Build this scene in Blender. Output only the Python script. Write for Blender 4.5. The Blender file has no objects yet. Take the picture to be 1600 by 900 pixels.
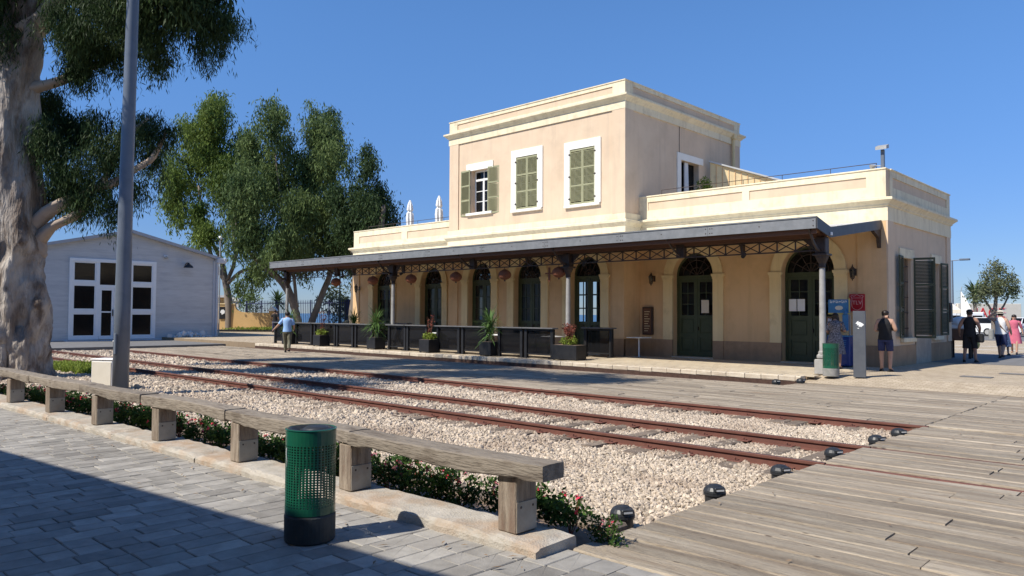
import bpy, bmesh, math, random
import numpy as np
from mathutils import Vector, Matrix
PI = math.pi
rnd = random.Random(7)
S = bpy.context.scene
C = S.collection
# ------------------------------------------------------------------ camera
F_PX, HZ, YAW, ROLL, EYE = 1188.7, 490.9, 0.75829, 0.0054890, 1.7
pitch = math.atan((HZ - 450) / F_PX)
fwd = Vector((-math.sin(YAW) * math.cos(pitch), math.cos(YAW) * math.cos(pitch), math.sin(pitch)))
r0 = Vector((math.cos(YAW), math.sin(YAW), 0)); u0 = r0.cross(fwd)
right = r0 * math.cos(ROLL) + u0 * math.sin(ROLL); up = -r0 * math.sin(ROLL) + u0 * math.cos(ROLL)
cd = bpy.data.cameras.new('camera'); cam = bpy.data.objects.new('camera', cd); C.objects.link(cam)
cam.matrix_world = Matrix(((right.x, up.x, -fwd.x, 0), (right.y, up.y, -fwd.y, 0), (right.z, up.z, -fwd.z, EYE), (0, 0, 0, 1)))
cd.sensor_width = 36; cd.lens = F_PX / 1600 * 36; cd.clip_end = 20000; cd.clip_start = 0.05
S.camera = cam
# ------------------------------------------------------------------ sky and sun
SUN_D = Vector((0.25, 0.86, -1.0)).normalized()
w = bpy.data.worlds.new('World'); S.world = w; w.use_nodes = True
nt = w.node_tree; bg = nt.nodes['Background']
sk = nt.nodes.new('ShaderNodeTexSky'); sk.sky_type = 'NISHITA'; sk.sun_disc = False
sk.sun_elevation = math.asin(-SUN_D.z); sk.sun_rotation = math.atan2(-SUN_D.x, -SUN_D.y) % (2 * PI)
sk.air_density = 1.0; sk.dust_density = 0.0; sk.ozone_density = 2.0
tn = nt.nodes.new('ShaderNodeMix'); tn.data_type = 'RGBA'; tn.blend_type = 'MULTIPLY'; tn.inputs[0].default_value = 1.0; tn.inputs[7].default_value = (0.80, 0.98, 1.28, 1)
tc = nt.nodes.new('ShaderNodeTexCoord'); sx = nt.nodes.new('ShaderNodeSeparateXYZ'); nt.links.new(tc.outputs['Generated'], sx.inputs[0])
mr = nt.nodes.new('ShaderNodeMapRange'); mr.inputs[1].default_value = 0.0; mr.inputs[2].default_value = 0.42; mr.interpolation_type = 'SMOOTHSTEP'; nt.links.new(sx.outputs[2], mr.inputs[0])
tm = nt.nodes.new('ShaderNodeMix'); tm.data_type = 'RGBA'; tm.inputs[6].default_value = (0.40, 0.54, 0.90, 1); tm.inputs[7].default_value = (0.68, 1.02, 1.40, 1)
nt.links.new(mr.outputs[0], tm.inputs[0]); nt.links.new(tm.outputs[2], tn.inputs[7])
nt.links.new(sk.outputs[0], tn.inputs[6]); nt.links.new(tn.outputs[2], bg.inputs[0]); bg.inputs[1].default_value = 0.088
sl = bpy.data.lights.new('sun', 'SUN'); sl.energy = 4.6; sl.angle = math.radians(0.5); sl.color = (1.0, 0.94, 0.84)
so = bpy.data.objects.new('sun', sl); C.objects.link(so); so.rotation_euler = SUN_D.to_track_quat('-Z', 'Y').to_euler()
S.view_settings.view_transform = 'Standard'; S.view_settings.look = 'None'; S.view_settings.exposure = 0.43; S.view_settings.gamma = 1.0
S.view_settings.use_curve_mapping = False
S.cycles.max_bounces = 8; S.cycles.transparent_max_bounces = 16

# ------------------------------------------------------------------ materials
def lk(nt, a, b): nt.links.new(a, b)
def mat(name, c1, c2=None, scale=3.0, rough=0.8, bump=0.0, bscale=40.0, stretch=(1, 1, 1), metal=0.0, vary=0.0,
        stain=None, stain_scale=0.7, stain_amt=0.5, stain_lo=0.5, stain_hi=0.7, island=0.0, coat=0.0, spec=0.4, streak=None, bstretch=None, bdist=0.01, detail=6):
    m = bpy.data.materials.new(name); m.use_nodes = True; n = m.node_tree; N = n.nodes
    b = N['Principled BSDF']; b.inputs['Roughness'].default_value = rough; b.inputs['Metallic'].default_value = metal
    b.inputs['Specular IOR Level'].default_value = spec; b.inputs['Coat Weight'].default_value = coat
    geo = N.new('ShaderNodeNewGeometry'); mp = N.new('ShaderNodeMapping'); mp.inputs['Scale'].default_value = stretch
    lk(n, geo.outputs['Position'], mp.inputs[0])
    oi = N.new('ShaderNodeObjectInfo')
    if vary > 0:
        of = N.new('ShaderNodeVectorMath'); of.operation = 'SCALE'; cb = N.new('ShaderNodeCombineXYZ')
        lk(n, oi.outputs['Random'], cb.inputs[0]); lk(n, oi.outputs['Random'], cb.inputs[1]); lk(n, oi.outputs['Random'], cb.inputs[2])
        lk(n, cb.outputs[0], of.inputs[0]); of.inputs['Scale'].default_value = 37.0
        ad = N.new('ShaderNodeVectorMath'); lk(n, mp.outputs[0], ad.inputs[0]); lk(n, of.outputs[0], ad.inputs[1]); vec = ad.outputs[0]
    else: vec = mp.outputs[0]
    no = N.new('ShaderNodeTexNoise'); no.inputs['Scale'].default_value = scale; no.inputs['Detail'].default_value = detail
    no.inputs['Roughness'].default_value = 0.62; lk(n, vec, no.inputs['Vector'])
    rp = N.new('ShaderNodeValToRGB'); rp.color_ramp.elements[0].position = 0.33; rp.color_ramp.elements[1].position = 0.67
    rp.color_ramp.elements[0].color = (*c1, 1); rp.color_ramp.elements[1].color = (*(c2 or c1), 1)
    lk(n, no.outputs[0], rp.inputs[0]); col = rp.outputs[0]
    if stain:
        s = N.new('ShaderNodeTexNoise'); s.inputs['Scale'].default_value = stain_scale; s.inputs['Detail'].default_value = 8; s.inputs['Roughness'].default_value = 0.65
        lk(n, vec, s.inputs['Vector']); mr = N.new('ShaderNodeMapRange'); mr.inputs[1].default_value = stain_lo; mr.inputs[2].default_value = stain_hi
        mr.inputs[4].default_value = stain_amt; lk(n, s.outputs[0], mr.inputs[0])
        mx = N.new('ShaderNodeMix'); mx.data_type = 'RGBA'; lk(n, mr.outputs[0], mx.inputs[0]); lk(n, col, mx.inputs[6]); mx.inputs[7].default_value = (*stain, 1); col = mx.outputs[2]
    if streak:
        ms = N.new('ShaderNodeMapping'); ms.inputs['Scale'].default_value = (5, 5, .35); lk(n, geo.outputs['Position'], ms.inputs[0])
        s2 = N.new('ShaderNodeTexNoise'); s2.inputs['Scale'].default_value = 1.0; s2.inputs['Detail'].default_value = 6; s2.inputs['Roughness'].default_value = 0.6; lk(n, ms.outputs[0], s2.inputs['Vector'])
        m2 = N.new('ShaderNodeMapRange'); m2.inputs[1].default_value = 0.50; m2.inputs[2].default_value = 0.72; m2.inputs[4].default_value = streak[1]; lk(n, s2.outputs[0], m2.inputs[0])
        x2 = N.new('ShaderNodeMix'); x2.data_type = 'RGBA'; lk(n, m2.outputs[0], x2.inputs[0]); lk(n, col, x2.inputs[6]); x2.inputs[7].default_value = (*streak[0], 1); col = x2.outputs[2]
    if vary > 0 or island > 0:
        hv = N.new('ShaderNodeHueSaturation'); r = N.new('ShaderNodeMapRange')
        a = max(vary, island); r.inputs[3].default_value = 1 - a; r.inputs[4].default_value = 1 + a
        lk(n, (geo.outputs['Random Per Island'] if island > 0 else oi.outputs['Random']), r.inputs[0]); lk(n, r.outputs[0], hv.inputs['Value']); lk(n, col, hv.inputs['Color']); col = hv.outputs[0]
    lk(n, col, b.inputs['Base Color'])
    if bump > 0:
        bn = N.new('ShaderNodeTexNoise'); bn.inputs['Scale'].default_value = bscale; bn.inputs['Detail'].default_value = 5
        if bstretch is not None:
            mp2 = N.new('ShaderNodeMapping'); mp2.inputs['Scale'].default_value = bstretch; lk(n, geo.outputs['Position'], mp2.inputs[0]); lk(n, mp2.outputs[0], bn.inputs['Vector'])
        else: lk(n, vec, bn.inputs['Vector'])
        bp = N.new('ShaderNodeBump'); bp.inputs['Strength'].default_value = bump; bp.inputs['Distance'].default_value = bdist
        lk(n, bn.outputs[0], bp.inputs['Height']); lk(n, bp.outputs[0], b.inputs['Normal'])
    m['bsdf'] = 1
    return m
def leafmat(name, c1, c2, island=0.35, trans=0.25, scale=0.8):
    m = mat(name, c1, c2, scale=scale, rough=0.6, island=island, spec=0.15, detail=3)
    n = m.node_tree; N = n.nodes; b = N['Principled BSDF']; out = N['Material Output']
    t = N.new('ShaderNodeBsdfTranslucent'); mx = N.new('ShaderNodeMixShader'); mx.inputs[0].default_value = trans
    src = b.inputs['Base Color'].links[0].from_socket; lk(n, src, t.inputs[0])
    lk(n, b.outputs[0], mx.inputs[1]); lk(n, t.outputs[0], mx.inputs[2]); lk(n, mx.outputs[0], out.inputs[0]); return m
def glassmat(name, tint=(0.8, 0.85, 0.85), opac=0.25, dark=(0.02, 0.022, 0.022)):
    m = bpy.data.materials.new(name); m.use_nodes = True; n = m.node_tree; N = n.nodes
    b = N['Principled BSDF']; b.inputs['Base Color'].default_value = (*dark, 1); b.inputs['Roughness'].default_value = 0.04; b.inputs['Specular IOR Level'].default_value = 0.9
    t = N.new('ShaderNodeBsdfTransparent'); t.inputs[0].default_value = (*tint, 1)
    mx = N.new('ShaderNodeMixShader'); fr = N.new('ShaderNodeFresnel'); fr.inputs[0].default_value = 1.5
    ad = N.new('ShaderNodeMath'); ad.inputs[1].default_value = opac; lk(n, fr.outputs[0], ad.inputs[0]); ad.use_clamp = True
    lk(n, ad.outputs[0], mx.inputs[0]); lk(n, t.outputs[0], mx.inputs[1]); lk(n, b.outputs[0], mx.inputs[2]); lk(n, mx.outputs[0], N['Material Output'].inputs[0]); return m

M = {}
M['wall'] = mat('painted_render', (0.635, 0.482, 0.335), (0.69, 0.535, 0.38), 1.2, 0.9, 0.3, 60, stain=(0.50, 0.385, 0.27), stain_scale=0.9, stain_amt=0.5, stain_lo=0.5, stain_hi=0.72, streak=((0.48, 0.37, 0.27), .35), bdist=0.006)
M['wall_low'] = mat('ochre_render', (0.70, 0.465, 0.245), (0.74, 0.50, 0.275), 1.0, 0.9, 0.3, 60, stain=(0.48, 0.31, 0.165), stain_amt=0.45, streak=((0.46, 0.30, 0.16), .3), bdist=0.006)
M['dado'] = mat('dado_render', (0.35, 0.225, 0.13), (0.42, 0.275, 0.165), 2.0, 0.9, 0.3, 50, stain=(0.22, 0.15, 0.10), stain_scale=1.5, stain_amt=0.6, streak=((0.25, 0.165, 0.10), .5), bdist=0.006)
M['trim'] = mat('cream_trim', (0.74, 0.64, 0.44), (0.82, 0.72, 0.51), 1.5, 0.85, 0.3, 60, stain=(0.50, 0.40, 0.27), stain_scale=1.8, stain_amt=0.6, stain_lo=0.54, stain_hi=0.70, streak=((0.50, 0.41, 0.28), .5), bdist=0.008)
M['surround'] = mat('ochre_trim', (0.78, 0.61, 0.33), (0.82, 0.66, 0.38), 1.5, 0.85, 0.2, 60, stain=(0.48, 0.36, 0.21), stain_scale=1.6, stain_amt=0.5, stain_lo=0.54, stain_hi=0.72, streak=((0.5, 0.38, 0.23), .35), bdist=0.006)
M['white_trim'] = mat('white_window_trim', (0.82, 0.79, 0.70), (0.88, 0.85, 0.77), 2, 0.8, 0.1, 60)
M['rawplaster'] = mat('patched_cement', (0.36, 0.31, 0.25), (0.48, 0.41, 0.32), 3, 0.95, 0.5, 20, stain=(0.3, 0.25, 0.2), stain_amt=0.6)
M['roofdeck'] = mat('roof_deck', (0.5, 0.45, 0.38), (0.55, 0.5, 0.42), 2)
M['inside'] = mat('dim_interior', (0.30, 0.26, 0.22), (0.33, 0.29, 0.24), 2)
M['green'] = mat('dark_green_paint', (0.050, 0.063, 0.028), (0.066, 0.081, 0.037), 4, 0.45, 0.1, 50, stain=(0.04, 0.05, 0.03), stain_amt=0.3)
M['shutter'] = mat('olive_shutter_paint', (0.29, 0.285, 0.165), (0.34, 0.335, 0.20), 3, 0.6, 0.1, 60, vary=0.08)
M['shutter_dark'] = mat('faded_green_shutter', (0.055, 0.062, 0.034), (0.080, 0.088, 0.050), 3, 0.65, 0.1, 60, vary=0.08)
M['glass'] = glassmat('window_glass', opac=0.35)
M['clear'] = glassmat('clear_glass', (0.93, 0.95, 0.95), 0.07)
M['smoke'] = glassmat('smoked_glass_panel', (0.55, 0.55, 0.55), 0.28, (0.03, 0.03, 0.033))
M['darkglass'] = mat('black_window_glass', (0.006, 0.006, 0.007), (0.012, 0.012, 0.012), 1, 0.12, spec=0.22)
M['fascia'] = mat('grey_painted_steel', (0.165, 0.172, 0.178), (0.215, 0.222, 0.228), 5, 0.5, 0.1, 40, stain=(0.17, 0.17, 0.17), stain_scale=3, stain_amt=0.5)
M['canopy_dark'] = mat('dark_canopy_steel', (0.055, 0.058, 0.065), (0.08, 0.083, 0.09), 4, 0.5, 0.1, 40)
M['iron'] = mat('brown_black_iron', (0.040, 0.026, 0.020), (0.062, 0.040, 0.030), 6, 0.55, 0.15, 80)
M['brownwood'] = mat('brown_beam_paint', (0.14, 0.065, 0.035), (0.19, 0.09, 0.05), 6, 0.7, 0.2, 30, stretch=(1, 8, 8))
M['col'] = mat('grey_column_paint', (0.30, 0.29, 0.27), (0.36, 0.35, 0.33), 5, 0.6, 0.15, 60, stain=(0.2, 0.19, 0.17), stain_scale=4, stain_amt=0.6)
M['sheet'] = mat('roof_sheet_metal', (0.5, 0.5, 0.48), (0.6, 0.6, 0.57), 3, 0.5, metal=0.0)
M['rust'] = mat('rusted_rail_steel', (0.125, 0.047, 0.033), (0.175, 0.072, 0.050), 8, 0.75, 0.4, 90, stain=(0.08, 0.035, 0.028), stain_scale=4, stain_amt=0.6, vary=0.05)
M['railtop'] = mat('worn_rail_head', (0.10, 0.06, 0.055), (0.15, 0.10, 0.09), 10, 0.45, metal=0.3)
M['blacksteel'] = mat('black_powder_coat', (0.012, 0.012, 0.013), (0.02, 0.02, 0.021), 6, 0.45)
M['tabletop'] = mat('grey_table_top', (0.10, 0.10, 0.10), (0.14, 0.14, 0.14), 6, 0.5)
M['flange'] = mat('shaded_rusty_earth', (0.05, 0.028, 0.02), (0.09, 0.05, 0.035), 9, 0.95, 0.6, 40)  # rusty earth colour, darkened so it also holds the recess shade
M['dryleaf'] = mat('dry_leaf', (0.20, 0.13, 0.075), (0.32, 0.22, 0.13), 20, 0.9, island=0.3)
M['blackplastic'] = mat('black_plastic', (0.018, 0.02, 0.022), (0.03, 0.032, 0.035), 20, 0.42, 0.1, 90)
M['whitepaint'] = mat('white_paint', (0.78, 0.78, 0.76), (0.82, 0.82, 0.80), 3, 0.6)
M['shed'] = mat('grey_clapboard_paint', (0.52, 0.515, 0.50), (0.58, 0.575, 0.56), 1.5, 0.7, 0.15, 40, stretch=(1, 1, 6), island=0.05, stain=(0.34, 0.34, 0.36), stain_amt=0.4)
M['shedtrim'] = mat('light_grey_trim', (0.50, 0.51, 0.53), (0.56, 0.57, 0.59), 3, 0.6)
M['shedroof'] = mat('shed_roof_metal', (0.33, 0.34, 0.36), (0.38, 0.39, 0.41), 3, 0.5)
M['yellow'] = mat('yellow_ochre_wall', (0.56, 0.36, 0.15), (0.60, 0.40, 0.18), 0.8, 0.9, 0.2, 30)
M['post_grey'] = mat('blue_grey_post_paint', (0.11, 0.133, 0.165), (0.14, 0.163, 0.20), 4, 0.38, 0.05, 30, stain=(0.10, 0.11, 0.13), stain_amt=0.5, stain_scale=2)
M['pylon'] = mat('grey_pylon_paint', (0.075, 0.082, 0.094), (0.092, 0.10, 0.113), 4, 0.5, 0.05, 30)
M['bin_green'] = mat('bin_green_paint', (0.006, 0.075, 0.040), (0.010, 0.10, 0.055), 5, 0.32, 0.05, 40, coat=0.3, stain=(0.01, 0.045, 0.028), stain_scale=5, stain_amt=0.5)
M['bin_base'] = mat('bin_dark_base', (0.022, 0.026, 0.026), (0.045, 0.048, 0.046), 8, 0.6, 0.2, 60)
M['bin_base2'] = mat('bin_concrete_base', (0.20, 0.20, 0.18), (0.28, 0.27, 0.25), 8, 0.8, 0.2, 60)
M['timber'] = mat('weathered_timber', (0.15, 0.12, 0.09), (0.37, 0.32, 0.255), 1.5, 0.9, 1.0, 8, stretch=(1.6, 5, 5), bstretch=(1.0, 9, 9), bdist=0.012, vary=0.14, stain=(0.085, 0.062, 0.045), stain_scale=1.5, stain_amt=0.8, stain_lo=.5, stain_hi=.64)
M['timber_v'] = mat('weathered_timber_upright', (0.17, 0.13, 0.095), (0.34, 0.28, 0.215), 2.5, 0.9, 0.8, 14, stretch=(9, 9, 1.3), bstretch=(10, 10, 1.2), bdist=0.015, vary=0.10, stain=(0.16, 0.10, 0.07), stain_scale=1.2, stain_amt=0.7)
M['plate'] = mat('dull_metal_plate', (0.27, 0.25, 0.205), (0.36, 0.33, 0.275), 5, 0.7, 0.2, 40, stain=(0.24, 0.17, 0.11), stain_scale=3, stain_amt=0.7)
M['galv'] = mat('galvanised_plate', (0.34, 0.34, 0.32), (0.42, 0.41, 0.39), 8, 0.5, 0.1, 60, metal=0.2, stain=(0.3, 0.24, 0.18), stain_amt=0.5)
M['kerb'] = mat('cast_concrete_kerb', (0.33, 0.30, 0.25), (0.47, 0.43, 0.37), 6, 0.95, 0.8, 60, stain=(0.36, 0.22, 0.12), stain_scale=1.6, stain_amt=0.65, stain_lo=0.48, stain_hi=0.66, bdist=0.012)
M['paver'] = mat('grey_paving_stone', (0.24, 0.225, 0.20), (0.35, 0.33, 0.295), 5, 0.85, 0.5, 70, vary=0.22, stain=(0.155, 0.14, 0.125), stain_scale=0.9, stain_amt=0.6, stain_lo=.46, stain_hi=.68, bdist=0.006)
M['paver_i'] = mat('grey_paving_stone_far', (0.24, 0.225, 0.20), (0.35, 0.33, 0.295), 5, 0.85, 0.5, 70, island=0.14, stain=(0.18, 0.17, 0.165), stain_scale=1.2, stain_amt=0.45, bdist=0.006)
M['joint'] = mat('sand_joint', (0.085, 0.08, 0.072), (0.14, 0.13, 0.115), 20, 0.95, 0.4, 90)
M['limestone'] = mat('limestone_kerb', (0.50, 0.42, 0.31), (0.62, 0.54, 0.42), 5, 0.9, 0.5, 50, vary=0.08, stain=(0.36, 0.28, 0.2), stain_scale=2, stain_amt=0.5)
M['flagstone'] = mat('tan_flagstone', (0.44, 0.36, 0.25), (0.53, 0.45, 0.33), 5, 0.9, 0.4, 50, vary=0.07, stain=(0.36, 0.29, 0.21), stain_scale=1.2, stain_amt=0.5)
M['soil'] = mat('dry_soil', (0.16, 0.11, 0.075), (0.24, 0.17, 0.12), 6, 0.95, 0.8, 40)
M['stone'] = mat('pale_gravel_stone', (0.38, 0.31, 0.235), (0.58, 0.49, 0.385), 10, 0.9, vary=0.34)
def rustdust(m):
    n = m.node_tree; N = n.nodes; b = N['Principled BSDF']; src = b.inputs['Base Color'].links[0].from_socket; geo = N['Geometry']
    sx_ = N.new('ShaderNodeSeparateXYZ'); lk(n, geo.outputs['Position'], sx_.inputs[0]); cur = None
    for ya in (8.94, 10.46, 13.05):
        a_ = N.new('ShaderNodeMath'); a_.operation = 'SUBTRACT'; a_.inputs[1].default_value = ya; lk(n, sx_.outputs[1], a_.inputs[0]); c_ = N.new('ShaderNodeMath'); c_.operation = 'ABSOLUTE'; lk(n, a_.outputs[0], c_.inputs[0])
        if cur is None: cur = c_.outputs[0]
        else: d_ = N.new('ShaderNodeMath'); d_.operation = 'MINIMUM'; lk(n, cur, d_.inputs[0]); lk(n, c_.outputs[0], d_.inputs[1]); cur = d_.outputs[0]
    mr = N.new('ShaderNodeMapRange'); mr.inputs[1].default_value = .10; mr.inputs[2].default_value = .55; mr.inputs[3].default_value = .62; mr.inputs[4].default_value = 0; lk(n, cur, mr.inputs[0])
    no = N.new('ShaderNodeTexNoise'); no.inputs['Scale'].default_value = .9; no.inputs['Detail'].default_value = 6; lk(n, geo.outputs['Position'], no.inputs['Vector']); m3 = N.new('ShaderNodeMapRange'); m3.inputs[1].default_value = .5; m3.inputs[2].default_value = .7; m3.inputs[4].default_value = .5; lk(n, no.outputs[0], m3.inputs[0])
    mx_ = N.new('ShaderNodeMath'); mx_.operation = 'MAXIMUM'; lk(n, mr.outputs[0], mx_.inputs[0]); lk(n, m3.outputs[0], mx_.inputs[1])
    mx = N.new('ShaderNodeMix'); mx.data_type = 'RGBA'; lk(n, mx_.outputs[0], mx.inputs[0]); lk(n, src, mx.inputs[6]); mx.inputs[7].default_value = (.24, .165, .115, 1); lk(n, mx.outputs[2], b.inputs['Base Color'])
rustdust(M['stone'])
M['gravelbase'] = mat('gravel_bed_base', (0.20, 0.16, 0.12), (0.38, 0.32, 0.25), 22, 0.95, 1.0, 30, bdist=0.04)
M['asphalt'] = mat('worn_asphalt', (0.14, 0.135, 0.13), (0.19, 0.185, 0.18), 3, 0.9, 0.4, 60)
M['ground'] = mat('dusty_ground', (0.30, 0.26, 0.21), (0.38, 0.33, 0.27), 0.5, 0.95, 0.3, 10)
M['sea'] = mat('sea_water', (0.03, 0.09, 0.17), (0.04, 0.11, 0.20), 0.05, 0.25, 0.3, 1.0)
M['skin'] = mat('skin', (0.42, 0.25, 0.17), (0.47, 0.28, 0.195), 8, 0.55)
M['skin2'] = mat('tanned_skin', (0.30, 0.165, 0.11), (0.34, 0.19, 0.125), 8, 0.55)
M['hair'] = mat('dark_hair', (0.014, 0.010, 0.008), (0.025, 0.017, 0.013), 30, 0.5, 0.4, 60)
M['black'] = mat('black_cloth', (0.010, 0.010, 0.012), (0.018, 0.018, 0.02), 8, 0.85)
M['navy'] = mat('navy_cloth', (0.020, 0.026, 0.075), (0.034, 0.042, 0.11), 10, 0.85)
M['shirtblue'] = mat('light_blue_cotton', (0.26, 0.44, 0.72), (0.32, 0.50, 0.78), 8, 0.85)
M['khaki'] = mat('olive_trousers', (0.12, 0.115, 0.075), (0.16, 0.15, 0.10), 8, 0.85)
M['white'] = mat('white_cloth', (0.72, 0.71, 0.69), (0.78, 0.77, 0.75), 8, 0.85)
M['pink'] = mat('dusty_pink_cloth', (0.50, 0.11, 0.17), (0.58, 0.15, 0.21), 8, 0.85)
M['pattern'] = mat('black_white_print', (0.010, 0.010, 0.016), (0.30, 0.29, 0.32), 34, 0.85, detail=2)
M['pattern2'] = mat('blue_white_print', (0.05, 0.06, 0.12), (0.62, 0.62, 0.66), 22, 0.85, detail=2)
M['blue'] = mat('blue_freezer_paint', (0.006, 0.035, 0.19), (0.008, 0.045, 0.23), 4, 0.35, coat=0.2)
M['lightblue'] = mat('light_blue_panel', (0.04, 0.17, 0.36), (0.06, 0.21, 0.42), 4, 0.4)
M['red'] = mat('red_sign_enamel', (0.42, 0.008, 0.016), (0.48, 0.012, 0.022), 3, 0.45)
M['pinkline'] = mat('pale_pink_print', (0.72, 0.42, 0.40), (0.76, 0.46, 0.44), 3, 0.6)
M['yellowtrim'] = mat('yellow_trim', (0.5, 0.42, 0.12), (0.55, 0.46, 0.15), 3, 0.6)
M['lantern'] = mat('rattan_lantern', (0.19, 0.062, 0.030), (0.26, 0.095, 0.045), 30, 0.8, 0.4, 60)
M['bark'] = mat('eucalyptus_bark', (0.20, 0.16, 0.13), (0.52, 0.465, 0.40), 1.7, 0.9, 1.0, 6, stretch=(1.4, 1.4, 0.55), bstretch=(2.2, 2.2, 0.6), bdist=0.10, stain=(0.10, 0.065, 0.045), stain_scale=1.3, stain_amt=0.85, stain_lo=0.5, stain_hi=0.62)
M['barkpale'] = mat('pale_smooth_bark', (0.36, 0.27, 0.20), (0.48, 0.40, 0.32), 1.6, 0.85, 0.5, 10, stain=(0.18, 0.12, 0.085), stain_scale=1.6, stain_amt=0.7)
M['bark2'] = mat('grey_bark', (0.12, 0.095, 0.075), (0.22, 0.185, 0.15), 1.2, 0.9, 0.6, 6, stretch=(1, 1, 0.5))
M['leaf1'] = leafmat('dark_eucalyptus_leaf', (0.024, 0.048, 0.017), (0.064, 0.100, 0.034))
M['leaf2'] = leafmat('eucalyptus_leaf', (0.068, 0.115, 0.024), (0.185, 0.24, 0.05), 0.30, 0.35, 0.30)
M['leaf3'] = leafmat('grey_green_leaf', (0.060, 0.100, 0.034), (0.165, 0.22, 0.072), 0.30, 0.3, 0.30)
M['leaf4'] = leafmat('olive_leaf', (0.09, 0.115, 0.05), (0.16, 0.17, 0.09), 0.3)
M['palm'] = leafmat('palm_leaf', (0.05, 0.085, 0.03), (0.08, 0.12, 0.045), 0.25)
M['yucca'] = leafmat('yucca_leaf', (0.07, 0.14, 0.04), (0.14, 0.23, 0.07), 0.3, 0.25, 3)
M['bushleaf'] = leafmat('bedding_leaf', (0.030, 0.075, 0.015), (0.075, 0.13, 0.03), 0.4, 0.25, 6)
M['limeleaf'] = leafmat('lime_leaf', (0.16, 0.22, 0.03), (0.26, 0.32, 0.06), 0.3, 0.3, 6)
M['redleaf'] = leafmat('russet_leaf', (0.17, 0.045, 0.035), (0.28, 0.09, 0.06), 0.3, 0.25, 6)
M['flower'] = mat('red_petals', (0.62, 0.015, 0.05), (0.70, 0.05, 0.11), 20, 0.6, island=0.2)
M['flowerpink'] = mat('pink_petals', (0.7, 0.22, 0.25), (0.75, 0.35, 0.33), 20, 0.6, island=0.2)
M['carwhite'] = mat('white_car_paint', (0.75, 0.76, 0.77), (0.78, 0.79, 0.80), 1, 0.25, coat=0.5)
M['cardark'] = mat('dark_car_paint', (0.02, 0.022, 0.027), (0.03, 0.03, 0.035), 1, 0.25, coat=0.5)
M['cream'] = mat('cream_canvas', (0.62, 0.57, 0.47), (0.68, 0.63, 0.53), 3, 0.85)
M['tyre'] = mat('tyre_rubber', (0.012, 0.012, 0.012), (0.02, 0.02, 0.02), 9, 0.8)
M['redpaint'] = mat('red_spray_paint', (0.55, 0.03, 0.035), (0.62, 0.05, 0.05), 3, 0.6)
M['lamplens'] = mat('lamp_lens', (0.6, 0.6, 0.58), (0.65, 0.65, 0.62), 3, 0.2)

# deck planks: long grain, knots, cracks
def plankmat(name, a, b_, dark, vary=0.19):
    m = mat(name, a, b_, 1.6, 0.92, 1.0, 9, stretch=(0.9, 11, 4), bstretch=(1.0, 16, 4), bdist=0.02, vary=vary, stain=dark, stain_scale=0.8, stain_amt=0.85, stain_lo=0.48, stain_hi=0.66)
    n = m.node_tree; N = n.nodes; b = N['Principled BSDF']; src = b.inputs['Base Color'].links[0].from_socket
    geo = N['Geometry'] if 'Geometry' in N else N.new('ShaderNodeNewGeometry')
    mp = N.new('ShaderNodeMapping'); mp.inputs['Scale'].default_value = (3.2, 13, 3); lk(n, geo.outputs['Position'], mp.inputs[0])
    v = N.new('ShaderNodeTexVoronoi'); v.inputs['Scale'].default_value = 1.0; lk(n, mp.outputs[0], v.inputs['Vector'])
    r = N.new('ShaderNodeMapRange'); r.inputs[1].default_value = 0.06; r.inputs[2].default_value = 0.13; r.inputs[3].default_value = 0.85; r.inputs[4].default_value = 0
    lk(n, v.outputs['Distance'], r.inputs[0])
    mp3 = N.new('ShaderNodeMapping'); mp3.inputs['Scale'].default_value = (0.55, 26, 4); lk(n, geo.outputs['Position'], mp3.inputs[0])
    cr = N.new('ShaderNodeTexNoise'); cr.inputs['Scale'].default_value = 1.8; cr.inputs['Detail'].default_value = 4; lk(n, mp3.outputs[0], cr.inputs['Vector'])
    r3 = N.new('ShaderNodeMapRange'); r3.inputs[1].default_value = 0.64; r3.inputs[2].default_value = 0.70; r3.inputs[4].default_value = 0.6; lk(n, cr.outputs[0], r3.inputs[0])
    mm = N.new('ShaderNodeMath'); mm.operation = 'MAXIMUM'; lk(n, r.outputs[0], mm.inputs[0]); lk(n, r3.outputs[0], mm.inputs[1])
    mx = N.new('ShaderNodeMix'); mx.data_type = 'RGBA'; lk(n, mm.outputs[0], mx.inputs[0]); lk(n, src, mx.inputs[6]); mx.inputs[7].default_value = (0.07, 0.05, 0.037, 1)
    lk(n, mx.outputs[2], b.inputs['Base Color']); return m
M['plank'] = plankmat('boardwalk_plank', (0.255, 0.205, 0.15), (0.47, 0.405, 0.31), (0.20, 0.145, 0.095))
M['sleeper'] = plankmat('old_sleeper', (0.17, 0.125, 0.09), (0.32, 0.26, 0.20), (0.11, 0.075, 0.05))

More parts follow.
